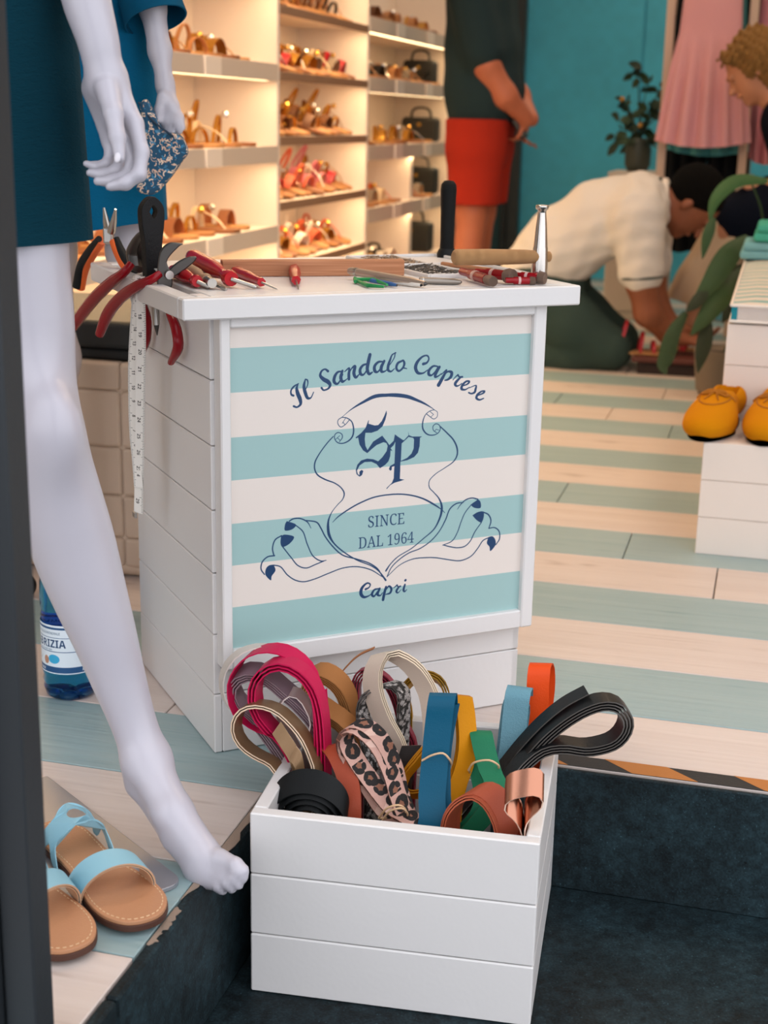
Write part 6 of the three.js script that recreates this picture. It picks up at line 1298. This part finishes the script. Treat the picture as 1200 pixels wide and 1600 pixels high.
{
  // seated customer at the right edge
  const zc = -5.9, o = thing('person', 'seated blond woman in navy top and cream trousers leaning forward at the right edge', 'person', [[0.0636, 0.3313, -5.9][0], 0, zc]);
  const B = o.position.toArray(), q = 0.0025, g = (geo) => geo.translate(-B[0], -B[1], -B[2]);
  const hc = headCaps([-0.1464, 1.1033, -5.9], [-0.8, -0.55, 0.12], [-0.45, 0.85, 0]);
  const torso = both([[[0.1615, 0.5692, -5.9], [0.0898, 0.7479, -5.9], 50 * q, 46 * q], [[0.0898, 0.7479, -5.9], [0.0105, 0.9127, -5.9], 46 * q, 40 * q]], zc, 0.06);
  const neck = [[[-0.0164, 0.9476, -5.9], [-0.0952, 1.0335, -5.9], 0.06, 0.05]];
  const armU = both([[[0.0234, 0.9011, -5.9], [0.0599, 0.711, -5.9], 24 * q, 19 * q]], zc, 0.18), armL = both([[[0.0599, 0.711, -5.9], [-0.0511, 0.6666, -5.9], 18 * q, 13 * q]], zc, 0.18).map((c) => [c[0], [c[1][0], c[1][1], zc + (c[1][2] - zc) * 0.7], c[2], c[3]]);
  const hands = [...handCaps(add3([-0.0564, 0.6713, -5.9], [0, 0, 0.126]), [-1, 0.05, -0.1], [0, 0.4, -1], 0.85, 0.3)];
  const thigh = both([[[0.1282, 0.5436, -5.9], [-0.0409, 0.5497, -5.9], 48 * q, 42 * q], [[-0.0409, 0.5497, -5.9], [-0.1796, 0.5151, -5.9], 42 * q, 31 * q]], zc, 0.1);
  const shin = both([[[-0.1796, 0.5151, -5.9], [-0.2555, 0.3165, -5.9], 27 * q, 24 * q], [[-0.2555, 0.3165, -5.9], [-0.2945, 0.1357, -5.9], 22 * q, 14 * q], [[-0.2945, 0.1357, -5.9], [-0.3358, 0.0765, -5.9], 13 * q, 11 * q]], zc, 0.09);
  const all = [...torso, ...neck, ...armU, ...armL, ...hands, ...thigh, ...shin, ...hc.list];
  part(o, 'body', g(skin(field(all, 0.025), bounds(all, 0.02), 0.011)), mat('#c08463', 0.55));
  const navy = matte('#0c1220', { bumpMap: clothBump, bumpScale: 0.0005 });
  part(o, 'top', g(flesh([...torso, ...both([[[0.0234, 0.9011, -5.9], [0.0571, 0.7422, -5.9], 25 * q, 22 * q]], zc, 0.18)], 0.04, 0.013, 0.012)), navy, 'navy top');
  const lap = both([[[0.1366, 0.5804, -5.9], [-0.0305, 0.5697, -5.9], 46 * q, 42 * q], [[-0.0305, 0.5697, -5.9], [-0.1565, 0.5332, -5.9], 42 * q, 34 * q]], zc, 0.08);
  part(o, 'skirt', g(flesh(lap, 0.05, 0.012, 0.022)), navy, 'navy tunic over the lap');
  const tr = both([[[-0.1702, 0.5204, -5.9], [-0.271, 0.2904, -5.9], 36 * q, 34 * q], [[-0.271, 0.2904, -5.9], [-0.3189, 0.191, -5.9], 34 * q, 32 * q]], zc, 0.07);
  const tf = field(tr, 0.05, 0.012), endY = [-0.3088, 0.1915, -5.9][1];
  part(o, 'trousers', g(skin((x, y, z) => Math.max(tf(x, y, z) + 0.006 * Math.sin((x * 0.9 - y * 0.5) * 70), endY - y - (x - B[0]) * 0.2 - 0.05), bounds(tr, 0.03), 0.011)), mat('#cdb294', 0.85, { bumpMap: clothBump, bumpScale: 0.0005 }), 'cream wide trousers');
  const hairF = field([{ e: [hc.P(-0.035, 0.03, 0), [0.105, 0.105, 0.1], hc.ax] }, { e: [hc.P(-0.06, -0.04, 0), [0.07, 0.08, 0.085], hc.ax] }, { e: [hc.P(0.045, 0.065, 0), [0.05, 0.04, 0.075], hc.ax] }], 0.03, 0.008, (x, y, z) => { const p = V(x, y, z).sub(V(hc.P(0, 0, 0))); return -(p.dot(hc.u) * 0.45 - p.dot(hc.f) * 0.9 + 0.035); });
  part(o, 'hair', g(skin((x, y, z) => hairF(x, y, z) + 0.011 * Math.sin(x * 95 + y * 50 + Math.sin(z * 60)) * Math.sin(y * 85 - z * 70 + x * 30) + 0.004 * Math.sin(x * 260 - y * 120), bounds([{ e: [hc.P(-0.02, 0.02, 0), [0.16, 0.16, 0.15]] }], 0.02), 0.008)), mat('#a5793e', 0.7, { bumpMap: rep(fineNoise, 30, 30), bumpScale: 0.004 }), 'short blond wavy hair');
  for (const s of [-1, 1]) {
    const f = thing('red_sandal', s < 0 ? 'red sandal on the far foot of the seated woman' : 'red sandal on the near foot of the seated woman', 'sandal', [[-0.3444, 0.0552, -5.9][0], 0, zc + s * 0.09], Math.PI, 'red sandals of the seated woman');
    part(f, 'sole', sGeo.sole, soleMats[2]);
    for (const [n, geo] of sGeo.flat) part(f, n, geo, SC.red);
  }
  const st = thing('seat_cube', 'pale upholstered seat under the seated woman', 'seat', [[0.1959, 0.3374, -5.9][0], 0, zc]);
  part(st, 'cushion', rbox(0.55, 0.12, 0.5, 0.04, 0, 0.36, 0), mat('#c9b8a5', 0.8));
  part(st, 'base', rbox(0.5, 0.3, 0.46, 0.02, 0, 0.15, 0), mat('#bfb0a0', 0.7));
}
{
  // sandal being fitted on a low stool
  const p = [-0.4498, 0.06, -5.6409], o = thing('fitting_block', 'low dark fitting block on the floor before the kneeling man', 'block', [p[0] + 0.14, 0, -5.42]);
  part(o, 'block_top', rbox(0.34, 0.02, 0.22, 0.006, 0, 0.055, 0), mat('#5a2a22', 0.6));
  part(o, 'block_base', rbox(0.3, 0.044, 0.18, 0.006, 0, 0.0225, 0), mat('#2a1a18', 0.7));
  const f = thing('red_sandal', 'red strap sandal lying loose beside the knee of the kneeling man', 'sandal', [p[0] - 0.005, 0.067, -5.38], 0.2, 'red sandals of the seated woman');
  part(f, 'sole', sGeo.sole, soleMats[2]);
  for (const [n, geo] of sGeo.tall) part(f, n, geo, SC.red);
}

// ---------------------------------------------------------------- bench, shoes, plants and clothes on the right
{
  const X0 = -0.112, o = thing('display_step', 'low white step carrying the yellow shoes', 'step', [X0, 0, -3.044]);
  const H = 0.247, P = H / 3, W = 1.0, D = 0.256, fr = cbox(W, P - 0.001, 0.012, 0, 0, 0, 0.0012), sd = cbox(0.012, P - 0.001, D - 0.014, 0, 0, 0, 0.0012), bw = mat('#e9ddd2', 0.5);
  for (let i = 0; i < 3; i++) { part(o, 'board', fr, bw).position.set(W / 2, P * (i + 0.5), -0.006); part(o, 'board', sd, bw).position.set(0.006, P * (i + 0.5), -0.013 - (D - 0.014) / 2); }
  part(o, 'top_board', cbox(W - 0.014, 0.014, D - 0.014, W / 2 + 0.006, H - 0.0072, -0.0128 - (D - 0.014) / 2, 0.001), bw);
  const b = thing('display_bench', 'tall white panelled bench behind the yellow shoes', 'bench', [-0.09, 0, -3.302]);
  const H2 = 0.466, P2 = H2 / 5, D2 = 1.38;
  const f2 = cbox(W, P2 - 0.001, 0.014, 0, 0, 0, 0.0012), s2 = cbox(0.014, P2 - 0.001, D2, 0, 0, 0, 0.0012);
  for (let i = 0; i < 5; i++) { part(b, 'board', f2, bw).position.set(W / 2, P2 * (i + 0.5), -0.007); part(b, 'board', s2, bw).position.set(0.007, P2 * (i + 0.5), -0.0145 - D2 / 2); }
  part(b, 'top_board', cbox(W - 0.016, 0.014, D2 - 0.01, W / 2 + 0.008, H2 - 0.0074, -0.02 - D2 / 2, 0.001), bw);
  // striped cushion
  const c = thing('bench_cushion', 'long seat cushion with teal and white stripes on the display bench', 'cushion', [-0.084, H2 + 0.001, -3.295]);
  const topT = canvasTexture(32, 1024, (x, w, h) => { x.fillStyle = '#ddd3c8'; x.fillRect(0, 0, w, h); x.fillStyle = '#7fb0ae'; for (let i = 0; i < 16; i++) x.fillRect(0, i * 64 + 8, w, 22); });
  const frontT = canvasTexture(1024, 32, (x, w, h) => { x.fillStyle = '#e6dcd4'; x.fillRect(0, 0, w, h); x.fillStyle = '#1596a8'; x.fillRect(0, 0, 14, h); for (let i = 0; i < 6; i++) x.fillRect(122 + i * 190, 0, 96, h); });
  const ch = 0.045, cw = 0.98, cd = 1.39, cg = new THREE.BoxGeometry(cw, ch, cd, 20, 4, 24);
  { const p = cg.attributes.position; for (let i = 0; i < p.count; i++) { const x = p.getX(i) / (cw / 2), y = p.getY(i) / (ch / 2), z = p.getZ(i) / (cd / 2), ex = Math.max(0, (Math.abs(x) - 0.97) / 0.03), ez = Math.max(0, (Math.abs(z) - 0.97) / 0.03); p.setY(i, p.getY(i) * (1 - 0.3 * Math.max(ex, ez)) + (y > 0 ? 0.004 * (1 - x * x) * Math.sin(z * 19) : 0)); } cg.computeVertexNormals(); }
  const tm = mat('#ffffff', 0.85, { map: topT, bumpMap: clothBump, bumpScale: 0.0006 }), fm2 = mat('#ffffff', 0.85, { map: frontT, bumpMap: clothBump, bumpScale: 0.0006 });
  part(c, 'cushion_cover', cg.translate(cw / 2, ch / 2 + 0.002, -cd / 2), [fm2, fm2, tm, tm, fm2, fm2]);
  for (const y of [0.006, ch - 0.004]) part(c, 'piping', bar([[0, y, 0.001], [cw, y, 0.001]], 0.0035, 8), mat('#e9e1d8', 0.8));
  for (const y of [0.006, ch - 0.004]) part(c, 'piping', bar([[-0.001, y, 0], [-0.001, y, -cd]], 0.0035, 8), mat('#e9e1d8', 0.8));
  for (const [l, px, w, y, h, col] of [['pale blue folded garment under the turquoise one on the cushion', 1156, 0.34, 0, 0.05, '#7fb6bd'], ['turquoise folded garment on top of the pile on the cushion', 1168, 0.3, 0.052, 0.052, '#4fb39c']]) {
    const p = [-0.0963, 0.5387, -4.45], x0 = px === 1156 ? [-0.1015, 0.5517, -4.4][0] : [-0.0663, 0.5902, -4.4][0];
    const g = thing('folded_garment', l, 'garment', [x0 + w / 2, 0.5155 + y, -4.5], 0, 'folded garments on the cushion');
    const m = matte(col, { bumpMap: clothBump, bumpScale: 0.0006 });
    part(g, 'fold', rbox(w, h * 0.5, 0.24, 0.011, 0, h * 0.25, 0), m);
    part(g, 'fold', rbox(w * 0.98, h * 0.5, 0.235, 0.011, 0.004, h * 0.75, 0), m);
  }
}
// yellow suede loafers
function loafer(label, pos, turn) {
  const o = thing('loafer', label, 'shoe', pos, turn, 'pair of yellow loafers');
  const suede = matte('#cc8206', { bumpMap: rep(fineNoise, 30, 30), bumpScale: 0.0008 });
  const up = [{ e: [[0, 0.028, 0.085], [0.05, 0.034, 0.062]] }, [[0, 0.032, 0.06], [0, 0.045, 0.01], 0.038, 0.036], [[0, 0.045, 0.01], [0, 0.045, -0.1], 0.036, 0.034], [[-0.012, 0.03, 0.04], [0.012, 0.03, 0.04], 0.036, 0.036], [[0, 0.05, 0.0], [0, 0.075, -0.03], 0.03, 0.022], [[-0.01, 0.06, -0.1], [0.01, 0.06, -0.1], 0.024, 0.024]];
  const f = field(up, 0.03), hole = field([[[0, 0.085, -0.035], [0, 0.085, -0.1], 0.026, 0.024], [[0, 0.06, -0.045], [0, 0.06, -0.1], 0.022, 0.022]], 0.01);
  part(o, 'upper', skin((x, y, z) => Math.max(f(x, y, z), -hole(x, y, z), 0.008 - y, y - 0.088), [[-0.07, 0, -0.16], [0.07, 0.11, 0.16]], 0.004), suede);
  const so = [];
  for (let i = 0; i < 40; i++) { const a = i / 40 * Math.PI * 2, y = Math.sin(a) * 0.142, w = y > 0 ? 0.05 : 0.04; so.push([Math.cos(a) * w, y]); }
  part(o, 'sole', slab(so, 0.014, 0.003).rotateX(-Math.PI / 2).scale(1, 1, -1).rotateY(0), mat('#1c2024', 0.7));
  part(o, 'insole', slab(so.map(([x, y]) => [x * 0.62, y * 0.4 - 0.07]), 0.003, 0.0005).rotateX(-Math.PI / 2).scale(1, 1, -1).translate(0, 0.035, 0), mat('#b7926a', 0.7));
    const U = o.children[0], top = (x, z, lift = 0.001) => { let y = 0.1; while (y > 0.02 && f(x, y, z) > 0) y -= 0.0008; return [x, y + lift, z]; };
  const dark = mat('#a86604', 0.85), run = (n, fn, lift) => Array.from({ length: n + 1 }, (_, i) => top(...fn(i / n), lift));
  part(U, 'apron_seam', bar(run(24, (t) => { const a = Math.PI * t; return [-0.034 * Math.cos(a), 0.012 + 0.072 * Math.sin(a)]; }), 0.0018, 6), dark);
  part(U, 'lace', bar(run(20, (t) => [lerp(-0.042, 0.042, t), 0.012 + 0.012 * Math.sin(Math.PI * t)], 0.002), 0.003, 7), dark);
  for (const s of [-1, 1]) {
    part(U, 'bow_loop', bar(run(14, (t) => { const a = 2 * Math.PI * t; return [s * (0.014 - 0.014 * Math.cos(a)), 0.028 + 0.008 * Math.sin(a)]; }, 0.004), 0.0028, 7), dark);
    part(U, 'bow_end', bar(run(8, (t) => [s * (0.003 + 0.012 * t), 0.03 + 0.03 * t], 0.003), [0.0026, 0.0014], 7), dark);
  }
  part(U, 'size_tag', cbox(0.002, 0.036, 0.006, 0, 0, 0, 0.0005).rotateZ(0.35).translate(0.043, 0.052, 0.004), mat('#d9d0c8', 0.6));
}
loafer('yellow suede loafer with bow, left one of the pair on the white step', [[-0.088, 0.247, -3.3057][0] - 0.006, 0.2482, -3.172], -0.2);
loafer('yellow suede loafer with bow, right one cut by the frame', [[0.0211, 0.247, -3.3086][0] + 0.004, 0.2482, -3.176], -0.12);

// large leaved plant leaning over the bench
function leaf(pts, w, droop = 0.25, th = 0.0012) {   // midrib points, width profile, folded along the rib
  const C = new THREE.CatmullRomCurve3(pts.map((p) => V(p)), false, 'centripetal'), n = 18, pos = [], idx = [], uv = [];
  for (let i = 0; i <= n; i++) {
    const t = i / n, p = C.getPoint(t), T = C.getTangent(t), view = V(0.25, 0.35, 0.9).normalize(), s = T.clone().cross(view).normalize(), nn = s.clone().cross(T).normalize();
    const k = 0.82 * w * Math.pow(Math.sin(Math.PI * Math.min(1, t * 0.93 + 0.07)), 0.8) * (1 - 0.25 * t);
    for (const [q, z] of [[-1, -droop], [-0.5, -droop * 0.35], [0, 0], [0.5, -droop * 0.35], [1, -droop]]) { const v = p.clone().addScaledVector(s, q * k).addScaledVector(nn, z * k); pos.push(v.x, v.y, v.z); uv.push(t, q * 0.5 + 0.5); }
  }
  const one = pos.length / 3;
  for (let i = 0; i < one; i++) { pos.push(pos[3 * i], pos[3 * i + 1], pos[3 * i + 2] - th); uv.push(uv[2 * i], uv[2 * i + 1]); }
  for (let i = 0; i < n; i++) for (let k = 0; k < 4; k++) { const a = i * 5 + k; idx.push(a, a + 5, a + 1, a + 1, a + 5, a + 6, one + a, one + a + 1, one + a + 5, one + a + 1, one + a + 6, one + a + 5); }
  const g = new THREE.BufferGeometry();
  g.setAttribute('position', new THREE.Float32BufferAttribute(pos, 3));
  g.setAttribute('uv', new THREE.Float32BufferAttribute(uv, 2));
  g.setIndex(idx); g.computeVertexNormals();
  return g;
}
const leafMat = (c) => phys(c, 0.4, { side: THREE.DoubleSide, bumpMap: rep(fineNoise, 2, 10), bumpScale: 0.0006, sheen: 0.1 });
{
  const p = [-0.1425, 0, -5.633], o = thing('potted_plant', 'large green plant with long drooping leaves beside the display bench', 'plant', [p[0], 0, -5.0]);
  const B = o.position.toArray(), g = (geo) => geo.translate(-B[0], -B[1], -B[2]);
  part(o, 'pot', lathe([[0, 0], [0.07, 0], [0.085, 0.02], [0.098, 0.15], [0.102, 0.16], [0.094, 0.16], [0.086, 0.13], [0, 0.13]], 28), mat('#75685b', 0.8));
  part(o, 'soil', new THREE.CylinderGeometry(0.086, 0.084, 0.01, 24).translate(0, 0.134, 0), mat('#2c221b', 0.95));
  const G = [leafMat('#274a22'), leafMat('#1d3f1a'), leafMat('#36602b'), leafMat('#11290f')];
  const stem = (a, r = 0.006) => part(o, 'stem', g(bar([[B[0], 0.13, B[2]], ...a], [r, r * 0.8, r * 0.5], 8, 24)), G[1]);
  const lf = (pts, w, k) => part(o, 'leaf', g(leaf(pts, w)), G[k]);
  stem([[B[0] + 0.1, 0.45, -4.9], [-0.0541, 0.636, -4.75], [-0.0894, 0.7193, -4.7]]);
  stem([[B[0] + 0.08, 0.35, -4.9], [-0.0519, 0.4968, -4.75], [-0.0891, 0.5549, -4.7]]);
  stem([[B[0] + 0.04, 0.3, -4.9], [-0.0647, 0.4155, -4.75], [-0.0928, 0.4593, -4.7]]);
  lf([[-0.0424, 0.7323, -4.7], [-0.1374, 0.729, -4.66], [-0.1929, 0.673, -4.62], [-0.2052, 0.5963, -4.6]], 0.03, 2);
  lf([[-0.1917, 0.62, -4.6], [-0.2053, 0.5673, -4.57], [-0.216, 0.4948, -4.55]], 0.024, 0);
  lf([[-0.0856, 0.559, -4.7], [-0.1372, 0.5079, -4.62], [-0.1829, 0.428, -4.57], [-0.2431, 0.34, -4.52]], 0.05, 0);
  lf([[-0.0928, 0.4593, -4.7], [-0.1322, 0.4076, -4.6], [-0.1856, 0.3327, -4.54], [-0.2324, 0.2641, -4.5]], 0.047, 0);
  lf([[-0.0867, 0.4738, -4.72], [-0.1347, 0.4414, -4.7], [-0.1863, 0.4047, -4.68]], 0.02, 3);
  lf([[-0.1922, 0.405, -4.56], [-0.219, 0.3715, -4.53], [-0.2495, 0.3381, -4.5]], 0.028, 3);
  lf([[-0.2506, 0.3356, -4.52], [-0.282, 0.2719, -4.48], [-0.2953, 0.2067, -4.46], [-0.304, 0.1759, -4.45], [-0.2897, 0.1506, -4.44]], 0.036, 1);
  lf([[-0.1806, 0.3119, -4.55], [-0.1887, 0.2361, -4.52], [-0.2005, 0.1505, -4.5]], 0.034, 3);
  lf([[-0.1052, 0.3524, -4.75], [-0.1294, 0.3179, -4.72], [-0.1459, 0.2847, -4.7]], 0.024, 3);
}
// small plant on a white cabinet by the teal wall
{
  const c = thing('side_cabinet', 'pale cabinet under the small plant by the teal wall', 'cabinet', [[-0.6491, 0.6766, -7][0], 0, -7.0]);
  const h = [-0.6491, 0.6766, -7][1];
  part(c, 'cabinet_body', box2([-0.12, 0, -0.2], [0.16, h - 0.02, 0.16], 0.003), mat('#b9aea3', 0.6));
  part(c, 'cabinet_top', box2([-0.13, h - 0.0198, -0.21], [0.17, h, 0.17], 0.003), mat('#cbbfb2', 0.6));
  part(c, 'cabinet_door', box2([-0.11, 0.04, 0.1602], [0.15, h - 0.04, 0.172], 0.002), mat('#b3a89d', 0.6));
  const o = thing('potted_plant', 'small bushy plant in a dark vase before the teal wall', 'plant', [[-0.664, 0.6762, -7][0], h, -7.0]);
  part(o, 'vase', lathe([[0, 0], [0.045, 0], [0.06, 0.03], [0.062, 0.1], [0.05, 0.14], [0.044, 0.15], [0.038, 0.148], [0, 0.13]], 24).translate(0, 0.001, 0), mat('#3d443c', 0.5));
  seed = 321;
  const G = [leafMat('#28402c'), leafMat('#1f3626'), leafMat('#3a5236')], q = 0.0030;
  const lg = leaf([[0, 0, 0], [0.03, 0.006, 0.004], [0.062, -0.004, 0.004]], 0.024, 0.2);
  for (const [x, y] of [[985, 120], [970, 165], [1005, 130], [1020, 150], [1028, 180], [965, 200], [985, 190], [1010, 175], [1000, 210], [962, 218], [1018, 215], [980, 225]]) {
    const tx = (x - 995) * q, ty = (268 - y) * q;
    part(o, 'stem', bar([[0, 0.13, 0], [tx * 0.4, lerp(0.13, ty, 0.6), rr(-0.03, 0.03)], [tx, ty, rr(-0.05, 0.05)]], [0.004, 0.003, 0.002], 6, 10), G[1]);
    for (let i = 0; i < 6; i++) { const m = part(o, 'leaf', lg, G[i % 3]); m.position.set(tx + rr(-0.02, 0.02), ty + rr(-0.05, 0.03), rr(-0.05, 0.05)); m.rotation.set(rr(-0.6, 0.6), rr(0, 6.3), rr(-0.5, 0.6)); m.scale.setScalar(rr(0.8, 1.25)); }
  }
  for (const [x, y] of [[998, 198], [968, 160]]) part(o, 'flower', new THREE.IcosahedronGeometry(0.012, 1).translate((x - 995) * q, (268 - y) * q, 0.07), mat('#b98a3a', 0.7));
}
// clothes rack with hanging dresses
{
  const z = -6.45, xl = [-0.5109, 1.0095, -6.45][0], xr = [-0.1717, 1.0146, -6.45][0], pw = mat('#cdb5a2', 0.6);
  const o = thing('clothes_rack', 'white clothes rack holding pink dresses on the right', 'rack', [xl, 0, z]);
  part(o, 'post', cbox(0.036, 2.0, 0.036, 0, 1.0, 0, 0.003), pw);
  part(o, 'post', cbox(0.036, 2.0, 0.036, xr - xl, 1.0, 0, 0.003), pw);
  part(o, 'post', cbox(0.036, 2.0, 0.036, 0, 1.0, -0.4, 0.003), pw);
  part(o, 'post', cbox(0.036, 2.0, 0.036, xr - xl, 1.0, -0.4, 0.003), pw);
  part(o, 'top_rail', cbox(xr - xl - 0.04, 0.03, 0.03, (xr - xl) / 2, 1.98, 0, 0.003), pw);
  for (const rz of [0.07, -0.1, -0.27]) part(o, 'hanging_rod', bar([[0.0, 1.93, rz], [xr - xl + 0.3, 1.93, rz]], 0.012, 10), steel);
  for (const x of [0, xr - xl]) part(o, 'side_rail', cbox(0.03, 0.03, 0.36, x, 1.9, -0.2, 0.003), pw);
  const hang = (label, px, top, waist, hem, hw0, hw1, dz, col, folds, depth = 0.07) => {
    const cx = px, d = thing('hanging_dress', label, 'dress', [cx, hem, z + dz], 0, 'clothes on the rack');
    const m = matte(col, { bumpMap: clothBump, bumpScale: 0.0005, side: THREE.DoubleSide });
    const bod = (u, v) => { const a = u * Math.PI * 2, r = lerp(hw0 * 0.75, hw0, v); return [Math.cos(a) * r, lerp(top, waist, v) - hem, Math.sin(a) * depth * 0.6]; };
    part(d, 'bodice', cloth(bod, 48, 10), m);
    part(d, 'skirt', cloth((u, v) => { const a = u * Math.PI * 2, f = 1 + 0.05 * Math.sin(a * folds) * Math.min(1, v * 3), r = lerp(hw0, hw1, Math.pow(v, 0.9)) * f; return [Math.cos(a) * r, lerp(waist, hem, v) - hem + 0.012 * Math.cos(a * 2) * v, Math.sin(a) * lerp(depth * 0.6, depth, v) * (1 + 0.35 * Math.sin(a * folds + 0.7) * Math.min(1, v * 2))]; }, 110, 18), m);
    part(d, 'hanger', bar([[-hw0 * 0.7, top - hem - 0.02, 0], [0, top - hem + 0.06, 0], [hw0 * 0.7, top - hem - 0.02, 0]], 0.006, 8), pw);
    part(d, 'hanger_hook', bar([[0, top - hem + 0.06, 0], [0, 1.93 - hem - 0.012, 0], [0.02, 1.93 - hem + 0.02, 0], [0.03, 1.93 - hem, 0]], 0.003, 6, 16), steel);
    return d;
  };
  const q = 0.0027;
  hang('pink tiered dress hanging at the front of the rack', [-0.3391, 1.0107, -6.38][0], 1.75, [-0.3662, 1.26, -6.38][1], [-0.3318, 0.8136, -6.38][1], 0.125, 70 * q, 0.07, '#e0a6ac', 13);
  hang('teal dress showing below the pink one on the rack', [-0.3214, 1.0133, -6.5][0], 1.72, [-0.345, 1.2465, -6.5][1], [-0.3028, 0.7756, -6.5][1], 0.12, 62 * q, -0.1, '#58a5aa', 11);
  hang('long black dress hanging behind the pink dress', [-0.4264, 1.0159, -6.72][0], 1.72, 1.2, 0.35, 0.09, 32 * q, -0.27, '#14171b', 9, 0.06);
  hang('second long black dress hanging at the back of the rack', [-0.2389, 1.0187, -6.72][0], 1.72, 1.2, 0.33, 0.09, 32 * q, -0.27, '#171a20', 9, 0.06);
  hang('pink dress at the right edge of the frame', [-0.0798, 1.0188, -6.6][0], 1.7, 1.1, [-0.0801, 0.7471, -6.6][1], 0.08, 24 * q, -0.1, '#cf8a96', 9, 0.06);
}
{
  const o = thing('mannequin', 'pale mannequin in a light teal tunic beside the clothes rack', 'mannequin', [[-0.1598, 1.0267, -7.08][0], 0, -7.08]);
  const B = o.position.toArray(), g = (geo) => geo.translate(-B[0], -B[1], -B[2]), q = 0.0029;
  part(o, 'tunic', g(cloth((u, v) => { const a = u * Math.PI * 2, r = lerp(20, 30, v) * q * (1 + 0.06 * Math.sin(a * 6) * v); return [B[0] + Math.cos(a) * r * 1.0, lerp(1.45, [-0.1608, 0.7815, -7.03][1], v), B[2] + Math.sin(a) * r]; }, 60, 12)), mat('#4f9aa6', 0.8));
  const r = (v) => v * q, arm = [[[-0.1434, 1.3251, -6.93], [-0.1491, 1.1344, -6.93], r(13), r(11)], [[-0.1491, 1.1344, -6.93], [-0.1693, 0.9818, -6.91], r(11), r(7)], ...handCaps([-0.1693, 0.9818, -6.91], [0.05, -1, 0.1], [-0.2, 0, 1], 0.8, 0.35)];
  part(o, 'arm', g(skin(field(arm, 0.012), bounds(arm, 0.012), 0.007)), mat('#e4d3c4', 0.4));
  part(o, 'stand_pole', g(bar([[B[0], 0.02, B[2]], [B[0], 1.0, B[2]]], 0.012, 10)), steel);
  part(o, 'stand_base', g(lathe([[0, 0], [0.16, 0], [0.16, 0.008], [0.03, 0.018], [0, 0.018]], 30).translate(B[0], 0.0005, B[2])), steel);
}

renderer.render(scene, camera);
